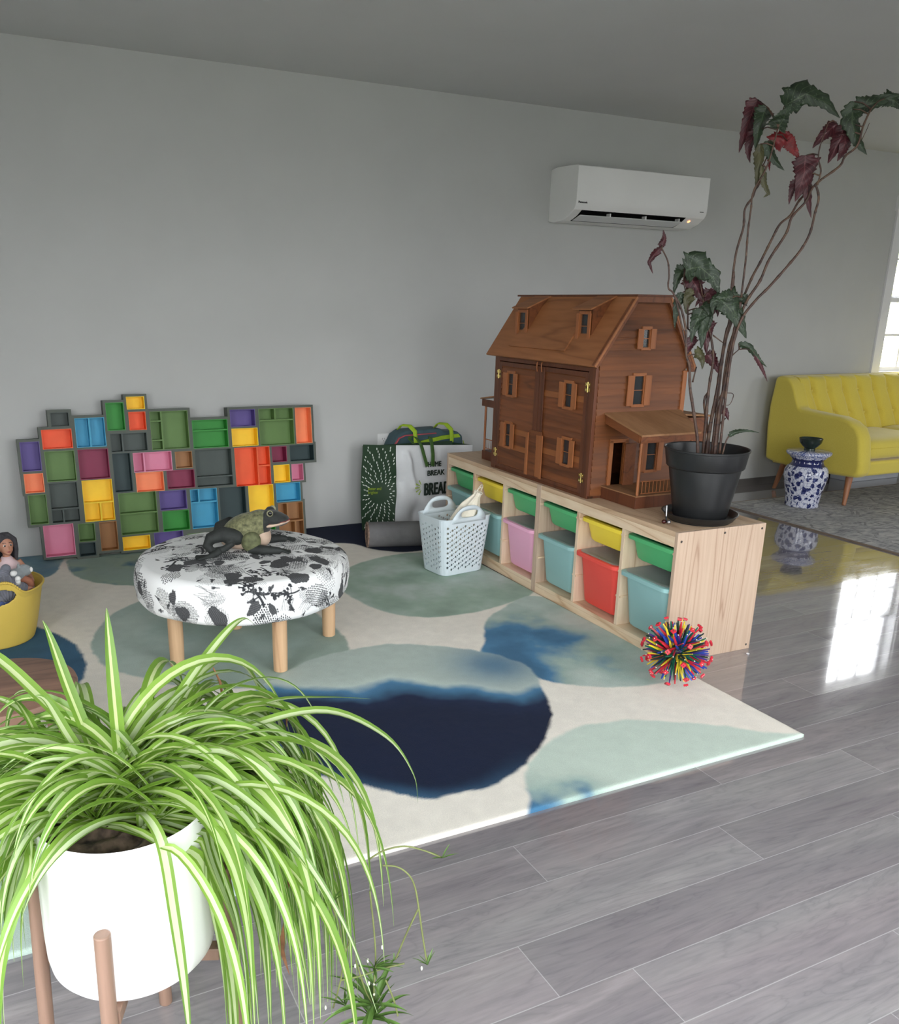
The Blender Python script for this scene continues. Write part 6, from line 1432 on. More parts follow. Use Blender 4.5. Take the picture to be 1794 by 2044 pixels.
for k, (c, wd, pts) in enumerate(BEG_LEAVES):
    vs, uv, fs = leaf_mesh(pts, wd * 2.35, k)
    o = uvmesh('leaf', vs, uv, fs, LM[c], bg, inv_b); o['label'] = {'g': 'dark green leaf', 'r': 'maroon leaf', 'd': 'bright red leaf', 'o': 'olive withering leaf'}[c]
    s = o.modifiers.new('thick', 'SOLIDIFY'); s.thickness = .0006
    # petiole from the nearest cane to the leaf base
    base_ = Vector(pts[0]); best = None
    for r0, r1, sp_ in BEG_STEMS:
        for a_, b_ in zip(sp_, sp_[1:]):
            A1_, B1_ = Vector(a_), Vector(b_); t_ = max(0, min(1, (base_ - A1_).dot(B1_ - A1_) / max(1e-9, (B1_ - A1_).length_squared))); q = A1_.lerp(B1_, t_); dd = (q - base_).length
            if best is None or dd < best[0]: best = (dd, q)
    if best[0] > .004:
        q = best[1]; midp = (q + base_) / 2 + Vector((0, 0, .12 * best[0])); b = MB(); b.tube([q, midp, base_], [.0026, .0022, .0018], 6); build('petiole', b, CANE, bg, smooth=True)
# bead charm standing on the shelf by the saucer
pd = thing('bead_charm', 'tiny charm of dark red bead, silver ball and white stick by the black saucer', 'ornament', (.050, .128, SH + .0005))
b = MB(); b.ball((-.004, .004, .0085), .0085, 18, 12); build('red_bead', b, pm('oxblood_bead', (58, 14, 14), .12), pd, world=False, smooth=True)
b = MB(); b.ball((.010, -.008, .008), .008, 18, 12); build('silver_ball', b, pm('patterned_silver', (190, 190, 196), .2, .35, 160, metal=.9), pd, world=False, smooth=True)
b = MB(); b.ball((.006, .008, .0065), .0065, 14, 10); b.tube([(.004, .0, .006), (.003, .001, .03)], .0032, 8); build('black_knot', b, ACD, pd, world=False, smooth=True)
b = MB(); b.tube([(.003, .001, .026), (.001, .002, .072)], .0022, 8); build('white_stick', b, TRIMW, pd, world=False, smooth=True)
# ------------------------------------------------------------------ spider plant in a white pot on a wooden stand
PCX, PCY, PZ0, PR = -2.136, -1.040, .278, .137
STW = wood('walnut_stand', (130, 104, 88), (142, 114, 98), (106, 84, 70), 'Z', 14, .7, 4, .45, .2)
ps = thing('plant_stand', 'four-legged wooden plant stand holding the white pot', 'plant stand', (PCX, PCY, 0))
toC = math.atan2(-1.040 + .879, -2.136 + 2.084) - .08            # the far leg stands at this azimuth
for k in range(4):
    a = toC + PI + k * PI / 2; r = .1375 + .0145
    b = MB(); b.tube([(PCX + (r + .014) * math.cos(a), PCY + (r + .014) * math.sin(a), 0), (PCX + (r + .001) * math.cos(a), PCY + (r + .001) * math.sin(a), .432)], .0125, 18); build('leg', b, STW, ps, bevel=.002, angle=.7)
b = MB()
for k in range(2):
    a = toC + k * PI / 2; d_ = Vector((math.cos(a), math.sin(a), 0)); s_ = Vector((-d_.y, d_.x, 0)); b.obox((PCX, PCY, PZ0 - .013 - .0002 * k), (d_, s_, (0, 0, 1)), (.142, .011, .0115))
build('cross_brace', b, STW, ps, bevel=.0015)
PW = pm('white_ceramic', (240, 240, 240), .35, .01, 3, spec=.5)
sp_t = thing('potted_spider_plant', 'large variegated spider plant spilling over a round white pot, nearest the camera', 'potted plant', (PCX, PCY, PZ0))
b = MB(); b.lathe([(.0, 0), (.112, 0), (.1245, .004), (.132, .014), (.1355, .034), (.1368, .07), (.137, .26), (.1372, .276), (.135, .279), (.1325, .276), (.130, .26), (.128, .225), (.0, .22)], n=96); build('pot', b, PW, sp_t, world=False, angle=.6)
SOIL = pm('crumbly_soil', (92, 76, 66), 1, .45, 45, 1, 90)
b = MB(); rs = random.Random(2)
def soilf(u, v): a = 2 * PI * u; r = .1285 * v; return (r * math.cos(a), r * math.sin(a), .243 + .008 * math.sin(r * 60 + 3 * a) * v + .006 * math.sin(5 * a + r * 90) + rs.uniform(-.0015, .0015))
b.grid(soilf, 70, 26, cu=True); build('soil', b, SOIL, sp_t, world=False, smooth=True)
g = NG('spider_leaf'); uv = g.n('ShaderNodeUVMap'); sp = g.n('ShaderNodeSeparateXYZ'); g.l(uv.outputs[0], sp.inputs[0])
ac_ = g.math('ABSOLUTE', g.math('SUBTRACT', g.math('FRACT', sp.outputs[0]), .5)); idx = g.math('FLOOR', sp.outputs[0]); wn = g.n('ShaderNodeTexWhiteNoise', noise_dimensions='1D'); g.l(idx, wn.inputs['W'])
stripe_w = g.math('ADD', .10, g.math('MULTIPLY', wn.outputs[0], .16)); gcol = g.ramp(wn.outputs[0], [(0, lin((96, 140, 56))), (.5, lin((122, 162, 72))), (1, lin((78, 118, 54)))])
tlen = sp.outputs[1]
gcol = g.mix(g.math('MULTIPLY', g.math('SUBTRACT', 1.0, tlen, clamp=True), .45), gcol, lin((172, 204, 74)))
pale = g.mix(wn.outputs[0], lin((230, 238, 176)), lin((216, 230, 190)))
core = g.math('LESS_THAN', ac_, stripe_w); c = g.mix(g.math('MULTIPLY', core, .8), gcol, pale)
ln = g.math('GREATER_THAN', g.math('FRACT', g.math('MULTIPLY', sp.outputs[0], 13.0)), .5); c = g.mix(g.math('MULTIPLY', ln, .10), c, lin((60, 96, 36)))
g.base(c); g.set(rough=.38, spec=.5)
tr = g.n('ShaderNodeBsdfTranslucent'); g.l(c, tr.inputs[0]); mx = g.n('ShaderNodeMixShader'); mx.inputs[0].default_value = .35
g.l(g.p.outputs[0], mx.inputs[1]); g.l(tr.outputs[0], mx.inputs[2]); g.l(mx.outputs[0], g.out.inputs[0]); SPL = g.m
R3 = random.Random(17)
inv_s = WM[sp_t.name].inverted()
class Blades:
    def __init__(s): s.v = []; s.u = []; s.f = []; s.k = 0
    def blade(s, pts, wd, up0=None, twist=0.0, keel=.35, frac=1.0):
        n = len(pts); o = len(s.v); s.k += 1
        for i, p in enumerate(pts):
            a = pts[max(0, i - 1)]; c = pts[min(n - 1, i + 1)]; d = (c - a).normalized()
            if i == 0:
                side = d.cross(Vector((0, 0, 1)))
                if side.length < .15: side = up0 or Vector((1, 0, 0))
            else: side = side - d * side.dot(d)
            side.normalize()
            t_ = i / (n - 1); tw = twist * t_; nn = side.cross(d).normalized(); sd = side * math.cos(tw) + nn * math.sin(tw); n2 = -side * math.sin(tw) + nn * math.cos(tw)
            w_ = wd * (.62 + .5 * math.sin(PI * min(1, t_ * 1.15 + .05))) * (1 - max(0, (t_ - .55) / .45) ** 1.7) * .5 + .0004
            for q, kk in ((-1, 1), (-.5, .35), (0, 0), (.5, .35), (1, 1)):
                s.v.append(p + sd * (w_ * q) + n2 * (kk * keel * w_)); s.u.append((s.k + .5 + q * .485, t_))
        for i in range(n - 1):
            for j in range(4): a = o + i * 5 + j; s.f.append((a, a + 1, a + 6, a + 5))
def arch(base_, az, el, L, droop, n=22, wob=0.0):
    """a blade rising at elevation el and bending over under its weight"""
    p = Vector(base_); pts = [p.copy()]; d = Vector((math.cos(az) * math.cos(el), math.sin(az) * math.cos(el), math.sin(el))); st = L / n
    for i in range(n):
        t_ = i / n; d = (d + Vector((0, 0, -1)) * droop * st * (.5 + 1.9 * t_) + Vector((-math.sin(az), math.cos(az), 0)) * wob * st).normalized(); p = p + d * st; pts.append(p.copy())
    return pts
TOPZ = PZ0 + .248
def inpot(pts):        # keep blades outside the pot wall and above the floor
    out = []
    for p in pts:
        dx, dy = p.x - PCX, p.y - PCY; r = math.hypot(dx, dy)
        if PZ0 - .01 < p.z < PZ0 + .283 and .06 < r < .150 and p.z < TOPZ + .03 and len(out) > 3: k = .150 / r; p = Vector((PCX + dx * k, PCY + dy * k, p.z))
        if r < .145 and p.z < PZ0 + .25 and len(out) > 3: k = .150 / max(r, .01); p = Vector((PCX + dx * k, PCY + dy * k, p.z))
        if p.z < .012: p = Vector((p.x, p.y, .012 + .002 * R3.random()))
        out.append(p)
    moved = sum((a - b).length for a, b in zip(out, pts))
    if moved > 1e-4:
        for _ in range(4):
            q = [v.copy() for v in out]
            for i in range(1, len(out) - 1): out[i] = (q[i - 1] + q[i] * 2 + q[i + 1]) / 4
            for i in range(4, len(out)):
                dx, dy = out[i].x - PCX, out[i].y - PCY; r = math.hypot(dx, dy)
                if r < .146 and out[i].z < PZ0 + .29: k = .146 / max(r, .02); out[i] = Vector((PCX + dx * k, PCY + dy * k, out[i].z))
        if max((b - a).length for a, b in zip(out, out[1:])) > 3.2 * (pts[1] - pts[0]).length: return None
    return out
CAMP = Vector((-2.2598, -2.3075, 1.3289))
crowns = [(PCX + .02, PCY + .03), (PCX - .04, PCY + .02), (PCX + .05, PCY - .02), (PCX, PCY + .06), (PCX + .06, PCY + .05), (PCX - .03, PCY + .07)]
rights = math.radians(-22)
groups = [Blades(), Blades()]
for i in range(560):
    cx, cy = R3.choice(crowns); cx += R3.gauss(0, .012); cy += R3.gauss(0, .012)
    u = R3.random()
    if u < .50: az = R3.gauss(math.radians(-8), .62); L = R3.uniform(.42, .74)          # the heavy side hangs to the right
    elif u < .80: az = R3.gauss(math.radians(178), .75); L = R3.uniform(.28, .52)
    else: az = R3.uniform(0, 2 * PI); L = R3.uniform(.25, .48)
    el = R3.uniform(.35, 1.2); droop = R3.uniform(5.0, 9.6) if L > .4 else R3.uniform(4, 9)
    # nothing hangs straight down over the pot's face
    pts = arch((cx, cy, TOPZ - .004), az, el, L, droop, wob=R3.uniform(-1, 1))
    rel = (az + PI) % (2 * PI) - PI
    toward = math.atan2(CAMP.y - PCY, CAMP.x - PCX); da = abs((rel - toward + PI) % (2 * PI) - PI)
    if da < .75: continue
    if min((p - CAMP).length for p in pts) < .55: continue
    pts = inpot(pts)
    if pts is None: continue
    groups[0 if i % 2 else 1].blade(pts, R3.uniform(.012, .021), twist=R3.uniform(-1.1, 1.1), keel=R3.uniform(.15, .5))
# some that cross the pot's face and the tall ones seen against the rug
HERO = [
 ((-2.115, -1.075, TOPZ), [(.0, -.045, .05), (.015, -.10, .03), (.022, -.125, -.08), (.028, -.135, -.20), (.030, -.14, -.30), (.028, -.14, -.40)], .016),
 ((-2.09, -1.07, TOPZ), [(.03, -.05, .06), (.075, -.10, .02), (.10, -.12, -.10), (.115, -.13, -.24), (.12, -.13, -.38)], .017),
 ((-2.08, -1.06, TOPZ), [(.05, -.05, .07), (.11, -.09, .03), (.14, -.10, -.12), (.155, -.11, -.26), (.16, -.11, -.42)], .018),
 ((-2.07, -1.05, TOPZ), [(.06, -.03, .08), (.13, -.06, .05), (.18, -.07, -.08), (.205, -.08, -.24), (.22, -.08, -.42)], .018),
 ((-2.13, -1.02, TOPZ), [(.0, .02, .10), (.0, .03, .20), (.002, .05, .30), (.003, .055, .335)], .019),
 ((-2.15, -1.0, TOPZ), [(-.02, .03, .10), (-.045, .06, .20), (-.062, .08, .28), (-.07, .085, .31)], .019),
 ((-2.16, -1.02, TOPZ), [(-.02, .01, .08), (-.05, .03, .15), (-.07, .04, .20), (-.085, .045, .21)], .022),
 ((-2.14, -1.02, TOPZ), [(-.03, .05, .09), (-.09, .10, .17), (-.16, .14, .25), (-.22, .15, .275), (-.27, .13, .26)], .021),
 ((-2.12, -1.01, TOPZ), [(.05, .04, .09), (.12, .09, .16), (.20, .14, .22), (.245, .17, .235), (.27, .18, .215)], .017),
 ((-2.10, -1.03, TOPZ), [(.08, -.01, .08), (.18, -.03, .13), (.30, -.05, .14), (.40, -.07, .08), (.45, -.08, .0), (.46, -.08, -.06)], .018),
 ((-2.10, -1.02, TOPZ), [(.10, .02, .09), (.22, .03, .13), (.33, .03, .12), (.42, .03, .10)], .016),
 ((-2.12, -1.04, TOPZ), [(.06, -.07, .09), (.12, -.13, .10), (.20, -.20, .02), (.26, -.26, -.10), (.30, -.30, -.25)], .017),
 ((-2.16, -1.05, TOPZ), [(-.05, -.05, .04), (-.10, -.09, .02), (-.15, -.12, -.04), (-.19, -.14, -.14), (-.2, -.15, -.22)], .017),
 ((-2.17, -1.04, TOPZ), [(-.06, -.01, .09), (-.14, -.03, .11), (-.22, -.05, .07), (-.28, -.07, .0)], .017),
 ((-2.17, -1.04, TOPZ), [(-.05, -.03, .05), (-.12, -.07, .07), (-.20, -.09, .03), (-.26, -.10, -.06)], .016),
]
for b0, offs, wd in HERO:
    P = [Vector(b0)] + [Vector(b0) + Vector(o_) for o_ in offs]; Q = []
    for i in range(len(P) - 1):
        p0, p1, p2, p3 = P[max(0, i - 1)], P[i], P[i + 1], P[min(len(P) - 1, i + 2)]
        for k in range(6):
            f = k / 6; Q.append(.5 * ((2 * p1) + (p2 - p0) * f + (2 * p0 - 5 * p1 + 4 * p2 - p3) * f * f + (3 * p1 - p0 - 3 * p2 + p3) * f ** 3))
    Q.append(P[-1]); groups[0].blade(Q, wd, twist=R3.uniform(-.4, .4), keel=.35)
allb = Blades(); 
for gq in groups:
    o = len(allb.v); allb.v += gq.v; allb.u += [(u_[0] + allb.k, u_[1]) for u_ in gq.u]; allb.f += [tuple(i + o for i in f_) for f_ in gq.f]; allb.k += gq.k + 1
uvmesh('foliage', allb.v, allb.u, allb.f, SPL, sp_t, inv_s)
# dry brown blades, runners and plantlets
DRY = pm('dry_leaf', (150, 104, 74), .8, .2, 40); RUN = pm('runner_stem', (112, 120, 70), .6, .15, 30); GRN = pm('plantlet_leaf', (84, 116, 52), .5, .15, 30); FLW = pm('small_white_bloom', (240, 240, 220), .6)
for b0, offs, wd in (((-1.93, -1.08, .50), [(.03, -.01, -.02), (.05, -.02, -.08), (.045, -.02, -.16)], .022), ((-1.95, -.90, .70), [(.01, .0, -.03), (.015, .0, -.07), (.02, 0, -.13)], .006), ((-1.86, -.93, .63), [(.02, .0, .0), (.035, 0, -.03), (.035, 0, -.06)], .010), ((-1.90, -1.15, .34), [(-.01, 0, -.06), (.0, 0, -.12)], .012)):
    B_ = Blades(); P = [Vector(b0)] + [Vector(b0) + Vector(o_) for o_ in offs]; B_.blade(P, wd, twist=1.2, keel=.8); uvmesh('dry_leaf', B_.v, B_.u, B_.f, DRY, sp_t, inv_s)
def plantlet(c, s, n, seed):
    rr = random.Random(seed); B_ = Blades()
    for k in range(n):
        B_.blade(arch(c, rr.uniform(0, 6.28), rr.uniform(.1, 1.2), s * rr.uniform(.6, 1.1), 9, 10), .009 * s / .12, twist=rr.uniform(-.5, .5))
    B_.v = [Vector((p.x, p.y, max(p.z, .006))) for p in B_.v]
    uvmesh('plantlet', B_.v, B_.u, B_.f, GRN, sp_t, inv_s)
def runner(pts, r=.0016):
    P = [Vector(p) for p in pts]; Q = []
    for i in range(len(P) - 1):
        p0, p1, p2, p3 = P[max(0, i - 1)], P[i], P[i + 1], P[min(len(P) - 1, i + 2)]
        for k in range(8):
            f = k / 8; Q.append(.5 * ((2 * p1) + (p2 - p0) * f + (2 * p0 - 5 * p1 + 4 * p2 - p3) * f * f + (3 * p1 - p0 - 3 * p2 + p3) * f ** 3))
    Q.append(P[-1]); b = MB(); b.tube(Q, r, 6); build('runner', b, RUN, sp_t, smooth=True)
for pts in RUNNERS: runner(pts)
for c, s, n, sd in PLANTLETS: plantlet(Vector(c), s, n, sd)
for c in BLOOMS:
    b = MB(); b.ball(c, (.0019, .0019, .0045), 8, 6); build('flower_bud', b, FLW, sp_t, smooth=True)
# ------------------------------------------------------------------ expanding scissor-lattice ball toy
bt2 = thing('lattice_ball', 'spiky multicoloured expanding lattice ball on the rug corner by the shelf', 'toy', (-.118, -.172, RT))
CO = Vector((-.118, -.172, RT + .130)); RBL = .121
cm = [pm('toy_' + n, c, .35, .03) for n, c in (('red', (206, 44, 62)), ('yellow', (238, 214, 56)), ('blue', (40, 70, 170)), ('green', (22, 104, 82)), ('purple', (72, 48, 130)), ('darkgreen', (30, 58, 52)), ('white', (226, 222, 200)))]
dirs = []
ph = (1 + 5 ** .5) / 2
for s1 in (-1, 1):
    for s2 in (-1, 1):
        dirs += [Vector((0, s1, s2 * ph)), Vector((s1, s2 * ph, 0)), Vector((s2 * ph, 0, s1))]
        for s3 in (-1, 1): pass
hubs = [d.normalized() for d in dirs]
mids = []
for i in range(12):
    for j in range(i + 1, 12):
        if hubs[i].dot(hubs[j]) > .4: mids.append((hubs[i] + hubs[j]).normalized())
allh = hubs + mids                               # 42 hub directions on great circles
rl = random.Random(4)
arms = MB()
n_s = 230
for k in range(n_s):                              # folded arms, seen end-on as radial sticks
    z = 1 - 2 * (k + .5) / n_s; a = k * 2.399963; r = math.sqrt(1 - z * z); d = Vector((r * math.cos(a), r * math.sin(a), z))
    if d.z < -.93: continue
    t1 = d.cross(Vector((.3, .5, .8))).normalized(); lean = t1 * rl.uniform(-.012, .012) + d.cross(t1) * rl.uniform(-.012, .012)
    p0 = CO + d * .030 + lean; p1 = CO + d * (RBL - rl.uniform(0, .016)) - lean * .4; m_ = rl.choices(range(6), (5, 4, 5, 5, 3, 4))[0]
    ax = (p1 - p0).normalized(); s1 = ax.cross(Vector((.1, .9, .3))).normalized(); s2 = ax.cross(s1); L = (p1 - p0).length; w1, w2 = .0044, .0020
    for q0, q1, wa, wb in ((0, .5, .55, 1), (.5, 1, 1, .5)):
        A_p, B_p = p0 + ax * L * q0, p0 + ax * L * q1
        arms.hexa([A_p + s1 * w1 * i * wa + s2 * w2 * j * wa for i, j in ((-1, -1), (1, -1), (1, 1), (-1, 1))], [B_p + s1 * w1 * i * wb + s2 * w2 * j * wb for i, j in ((-1, -1), (1, -1), (1, 1), (-1, 1))], m_)
    if k % 4 == 0: arms.ball(p1 + ax * .002, .0024, 8, 5, m=6)
    if k % 3 == 0: arms.ball(p0 + ax * L * .5, .0030, 8, 5, m=5)
build('folding_arms', arms, cm, bt2)
core = MB(); core.ball(CO, .034, 16, 10); build('core', core, cm[5], bt2, smooth=True)
for d in allh:
    if d.z < -.97: continue
    t1 = d.cross(Vector((0, .1, 1))); t1 = t1.normalized() if t1.length > .05 else Vector((1, 0, 0)); t2 = d.cross(t1)
    b = MB(); c_ = CO + d * (RBL + .0035); pts = []
    for sgn, rr in ((-.0045, .0095), (0, .0118), (.0035, .0098)):
        for i in range(4): a = i * PI / 2; pts.append(c_ + d * sgn + (t1 * math.cos(a) + t2 * math.sin(a)) * rr)
    fs = [(i, (i + 1) % 4, 4 + (i + 1) % 4, 4 + i) for i in range(4)] + [(4 + i, 4 + (i + 1) % 4, 8 + (i + 1) % 4, 8 + i) for i in range(4)] + [(3, 2, 1, 0), (8, 9, 10, 11)]
    b.add(pts, fs); h = build('hub_cap', b, cm[0], bt2)
    b = MB(); b.ball(c_ + d * .003, .0022, 8, 5); build('rivet', b, cm[5] if rl.random() < .6 else cm[6], h)

# ------------------------------------------------------------------ yellow flexible tub with toys
TUBY = pm('yellow_tub', (216, 186, 86), .5, .03, 6)
TX, TY, TRr = -2.335, 1.275, .193
tb = thing('flexible_tub', 'yellow flexible tub with moulded handles, full of soft toys, at the left edge', 'tub', (TX, TY, RT))
HA = math.radians(-83)
def rimz(a):
    d1 = abs((a - HA + PI) % (2 * PI) - PI); d2 = abs((a - HA) % (2 * PI) - PI); d = min(d1, d2); return .222 + .060 * math.exp(-(d / .42) ** 4)
def tubp(a, t_): z = rimz(a) * t_; r = .142 + (TRr - .142) * min(1, z / .23) ** .8 + (.006 * max(0, t_ - .9) / .1); return (TX + r * math.cos(a), TY + r * math.sin(a), RT + .003 + z)
b = MB(); NA_, NT_ = 400, 90
for i in range(NA_):
    for j in range(NT_):
        a0, a1, t0, t1_ = 2 * PI * i / NA_, 2 * PI * (i + 1) / NA_, j / NT_, (j + 1) / NT_; am = (a0 + a1) / 2; zm_ = rimz(am) * (t0 + t1_) / 2
        d = min(abs((am - HA + PI) % (2 * PI) - PI), abs((am - HA) % (2 * PI) - PI))
        if (d / .36) ** 2 + ((zm_ - .222) / .033) ** 2 < 1: continue
        b.add([tubp(a0, t0), tubp(a1, t0), tubp(a1, t1_), tubp(a0, t1_)], [(0, 1, 2, 3)])
b.add([tubp(2 * PI * i / NA_, 0) for i in range(NA_)], [tuple(range(NA_))])
build('body', b, TUBY, tb, weld=True, smooth=True, solid=.004)
b = MB(); b.tube([tubp(2 * PI * i / 160, 1) for i in range(161)], .0042, 8, caps=False)
for i in range(160):
    a = 2 * PI * i / 160; d = min(abs((a - HA + PI) % (2 * PI) - PI), abs((a - HA) % (2 * PI) - PI))
    if d < .45: p = Vector(tubp(a, 1)); b.obox(p, ((math.cos(a), math.sin(a), 0), (-math.sin(a), math.cos(a), 0), (0, 0, 1)), (.0058, .0016, .0056))
build('rolled_rim', b, TUBY, tb, smooth=True)
SKIN = pm('doll_skin', (172, 122, 98), .55, .04, 20); HAIR = pm('doll_hair', (52, 50, 54), .8, .2, 90, .5, 200); SHIRT = pm('doll_shirt', (214, 188, 190), .9, .05, 30); EYED = pm('doll_eye', (26, 20, 20), .2); LIP = pm('doll_lips', (146, 70, 70), .5); EWH = pm('doll_eye_white', (220, 214, 208), .3)
dl = thing('doll', 'brown-skinned doll with dark hair and pink top sitting in the yellow tub', 'doll', (-2.262, 1.27, RT + .01), math.radians(-72))
def db(n, b, m, par=dl, **k): return build(n, b, m, par, world=False, smooth=True, **k)
b = MB(); b.ball((0, 0, .375), (.030, .029, .038), 28, 20); b.ball((.016, 0, .358), (.018, .022, .020), 18, 12); b.ball((.032, 0, .366), (.0048, .0045, .006), 10, 8); b.ball((.026, 0, .345), (.010, .011, .008), 12, 8)
b.tube([(0, 0, .345), (-.002, 0, .315)], [.013, .015], 14); b.ball((-.004, 0, .275), (.030, .046, .052), 20, 16); b.tube([(-.004, .040, .30), (.01, .062, .26), (.045, .066, .235), (.075, .06, .23)], [.015, .014, .012, .010], 12); b.tube([(-.004, -.040, .30), (.01, -.062, .26), (.04, -.066, .225), (.07, -.05, .215)], [.015, .014, .012, .010], 12)
b.tube([(0, .02, .235), (.05, .03, .215), (.11, .04, .20)], [.026, .022, .018], 12); b.tube([(0, -.02, .235), (.05, -.03, .205), (.11, -.02, .20)], [.026, .022, .018], 12)
for s in (-1, 1): b.ball((.0, s * .030, .370), (.006, .004, .009), 8, 6)
o = db('body', b, SKIN); fuse(o, .0028, 3)
for s in (-1, 1):
    b = MB(); b.ball((.0268, s * .0115, .377), (.003, .0056, .0042), 12, 8); e = db('eye', b, EWH); b = MB(); b.ball((.0290, s * .0113, .377), (.0016, .0034, .0036), 10, 8); build('pupil', b, EYED, e, world=False, smooth=True)
    b = MB(); b.tube([(.0275, s * .005, .387), (.0285, s * .012, .3885), (.025, s * .018, .386)], .001, 5); db('eyebrow', b, HAIR)
b = MB(); b.ball((.0335, 0, .3515), (.003, .0065, .0028), 12, 6); db('lips', b, LIP)
b = MB(); rh = random.Random(8)
b.ball((-.010, 0, .388), (.034, .036, .034), 24, 16)
for k in range(26):
    a = PI * .42 + PI * 1.16 * k / 25; b.tube([(.004 + .0 * math.cos(a), .010 * math.sin(a), .420), (-.002 + .036 * math.cos(a), .036 * math.sin(a), .392), (-.006 + .038 * math.cos(a), .039 * math.sin(a), .35), (-.008 + .034 * math.cos(a), .037 * math.sin(a), .31 + rh.uniform(-.01, .01))], [.007, .010, .010, .006], 8)
o = db('hair', b, HAIR); fuse(o, .003, 2)
b = MB(); b.lathe([(.017, .325), (.026, .312), (.044, .295), (.050, .26), (.052, .225)], (-.004, 0, 0), 32); o = db('blouse', b, SHIRT, solid=.003)
PLG = pm('grey_plush', (116, 118, 128), .95, .1, 30, .5, 160, sheen=.3); PLL = pm('kitten_grey_plush', (132, 138, 140), .95, .1, 30, .5, 200, sheen=.3); PLW = pm('white_plush', (222, 222, 220), .95, .05, 30, .4, 200); BRN = pm('brown_plush', (150, 96, 74), .9, .1, 30, .4, 200); BLUEP = pm('blue_plush', (92, 110, 160), .95, .2, 40, .4, 200)
rp_ = thing('ribbed_plush', 'grey ribbed plush toy lying over the rim inside the yellow tub', 'toy', (-2.29, 1.2, RT + .15))
b = MB()
def ribbed(P, r0, n=70):
    P = [Vector(p) for p in P]; Q = []; R = []
    for i in range(n):
        t_ = i / (n - 1) * (len(P) - 1); k = min(int(t_), len(P) - 2); f = t_ - k; p0, p1, p2, p3 = P[max(0, k - 1)], P[k], P[k + 1], P[min(len(P) - 1, k + 2)]
        Q.append(.5 * ((2 * p1) + (p2 - p0) * f + (2 * p0 - 5 * p1 + 4 * p2 - p3) * f * f + (3 * p1 - p0 - 3 * p2 + p3) * f ** 3)); tt_ = i / (n - 1)
        R.append((r0 * (.55 + .45 * math.sin(PI * min(1, tt_ * 1.1 + .1)))) * (1 + .10 * math.sin(2 * PI * tt_ * 13)))
    b.tube(Q, R, 20); b.ball(Q[0], R[0], 14, 10); b.ball(Q[-1], R[-1], 14, 10)
ribbed([(-2.34, 1.19, .21), (-2.29, 1.175, .245), (-2.245, 1.185, .24), (-2.200, 1.20, .222)], .050); ribbed([(-2.31, 1.20, .23), (-2.285, 1.20, .285), (-2.27, 1.21, .315)], .034, 50); ribbed([(-2.40, 1.22, .22), (-2.35, 1.24, .26), (-2.31, 1.26, .30)], .04, 40)
build('body', b, PLG, rp_, smooth=True)
kt = thing('plush_cat', 'small grey and white plush cat lying between the doll and the tub rim', 'toy', (-2.215, 1.25, RT + .2))
b = MB(); b.ball((-2.207, 1.215, .300), (.030, .026, .024), 20, 14); b.ball((-2.232, 1.205, .288), (.034, .03, .026), 20, 14); b.tube([(-2.205, 1.21, .30), (-2.200, 1.205, .325)], [.010, .004], 8); b.tube([(-2.222, 1.21, .31), (-2.226, 1.205, .332)], [.010, .004], 8); o = build('body', b, PLL, kt, smooth=True); fuse(o, .003, 3)
b = MB(); b.ball((-2.244, 1.185, .300), (.014, .012, .012), 14, 10); b.ball((-2.180, 1.20, .305), (.006, .006, .011), 12, 8); build('muzzle', b, PLW, kt, smooth=True)
b = MB(); b.tube([(-2.235, 1.165, .262), (-2.232, 1.15, .285)], [.013, .009], 10); b.ball((-2.232, 1.15, .288), .011, 12, 8); build('paw', b, PLW, kt, smooth=True)
bp = thing('brown_plush_arm_toy', 'reddish brown plush limb curling inside the right rim of the yellow tub', 'toy', (-2.2, 1.19, RT + .2))
b = MB(); b.tube([(-2.235, 1.20, .268), (-2.205, 1.19, .272), (-2.192, 1.19, .262), (-2.186, 1.195, .240)], [.012, .014, .015, .014], 12); b.ball((-2.235, 1.20, .268), .012, 12, 8); build('body', b, BRN, bp, smooth=True)
bo_ = thing('blue_plush', 'mottled blue and white soft toy glimpsed through the tub handle', 'toy', (-2.31, 1.15, RT + .1))
b = MB(); b.ball((-2.315, 1.17, .165), (.06, .045, .045), 24, 16); b.ball((-2.275, 1.17, .155), (.045, .036, .045), 20, 14); build('body', b, BLUEP, bo_, smooth=True)

# ------------------------------------------------------------------ low round wooden stool at the left edge
WT = wood('brown_round_top', (136, 104, 88), (150, 116, 98), (108, 82, 70), 'X', 7, 1.0, 8, .5, .3)
wt = thing('round_wooden_stool', 'low round dark wooden stool at the left edge, behind the spider plant', 'stool', (-2.315, .06, RT))
b = MB(); b.lathe([(.0, .262), (.17, .262), (.188, .268), (.196, .282), (.197, .297), (.194, .306), (.186, .309), (0, .308)], n=80); build('seat', b, WT, wt, world=False, angle=.6)
for k in range(4):
    a = .5 + k * PI / 2; b = MB(); b.tube([(.16 * math.cos(a), .16 * math.sin(a), 0), (.12 * math.cos(a), .12 * math.sin(a), .264)], [.013, .018], 16); build('leg', b, WT, wt, world=False, angle=.6)
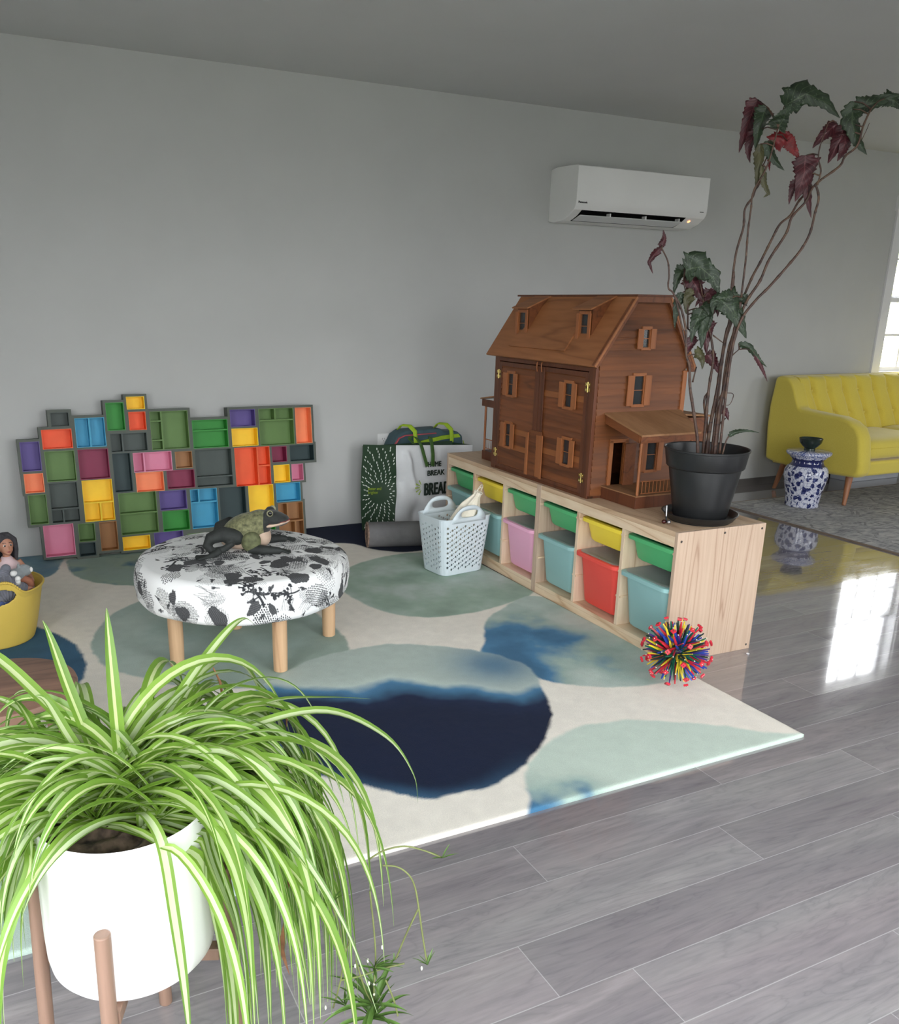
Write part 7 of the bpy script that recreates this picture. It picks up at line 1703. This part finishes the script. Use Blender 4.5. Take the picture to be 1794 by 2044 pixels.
# ------------------------------------------------------------------ a lost bead on the floor
b = MB(); c = (.3855, -.055, .0026); b.grid(lambda u, v: (c[0] + (.0045 + .002 * math.cos(2 * PI * v)) * math.cos(2 * PI * u), c[1] + (.0045 + .002 * math.cos(2 * PI * v)) * math.sin(2 * PI * u), c[2] + .002 * math.sin(2 * PI * v)), 18, 8, cu=True, cv=True)
o = build('white_bead', b, TRIMW, smooth=True); tag(o, 'tiny white ring bead on the floor by the shelf end panel', 'bead')
# ------------------------------------------------------------------ garden beyond the window
g = NG('garden_leaf'); v = g.coord('Object'); g.base(g.ramp(g.noise(v, 3, 3), [(.3, lin((186, 200, 150))), (.7, lin((226, 230, 180)))])); g.set(rough=.6)  # leaf colours paled to imitate overexposed daylight outside
tr = g.n('ShaderNodeBsdfTranslucent'); tr.inputs[0].default_value = lin((200, 210, 120)); mx = g.n('ShaderNodeMixShader'); mx.inputs[0].default_value = .5; g.l(g.p.outputs[0], mx.inputs[1]); g.l(tr.outputs[0], mx.inputs[2]); g.l(mx.outputs[0], g.out.inputs[0])
V_ = []; rg = np.random.default_rng(6); N_ = 9000
cxs = rg.uniform(8.5, 18.5, N_); cys = rg.uniform(7.0, 9.5, N_); czs = rg.uniform(-.2, 2.6, N_) + .5 * np.sin(cxs * 1.7)
a = rg.normal(size=(N_, 3)); a /= np.linalg.norm(a, axis=1)[:, None]; b2 = np.cross(a, rg.normal(size=(N_, 3))); b2 /= np.linalg.norm(b2, axis=1)[:, None]; c0 = np.stack([cxs, cys, czs], -1); s_ = rg.uniform(.03, .07, N_)[:, None]
Vq = np.stack([c0 + a * s_, c0 + b2 * s_ * .5, c0 - a * s_, c0 - b2 * s_ * .5], 1).reshape(-1, 3); Fq = np.arange(N_ * 4).reshape(-1, 4)
me = fast_mesh('garden_hedge', Vq, Fq); o = mesh_obj('garden_hedge', me, [g.m]); tag(o, 'pale yellow-green hedge outside the window behind the sofa', 'hedge', kind='stuff')
b = MB(); b.box(-30, 40, WY + .5, 60, -.6, -.5); o = build('garden_ground', b, pm('neutral_ground', (132, 134, 126), 1, .1, 2)); o['kind'] = 'structure'  # ground kept neutral grey to shape the light it bounces indoors
b = MB(); b.box(-40, -4.2, -40, 40, -.6, -.5); b.box(-4.2, 40, -40, -4.9, -.6, -.5); o = build('outside_ground', b, bpy.data.materials['neutral_ground']); o['kind'] = 'structure'
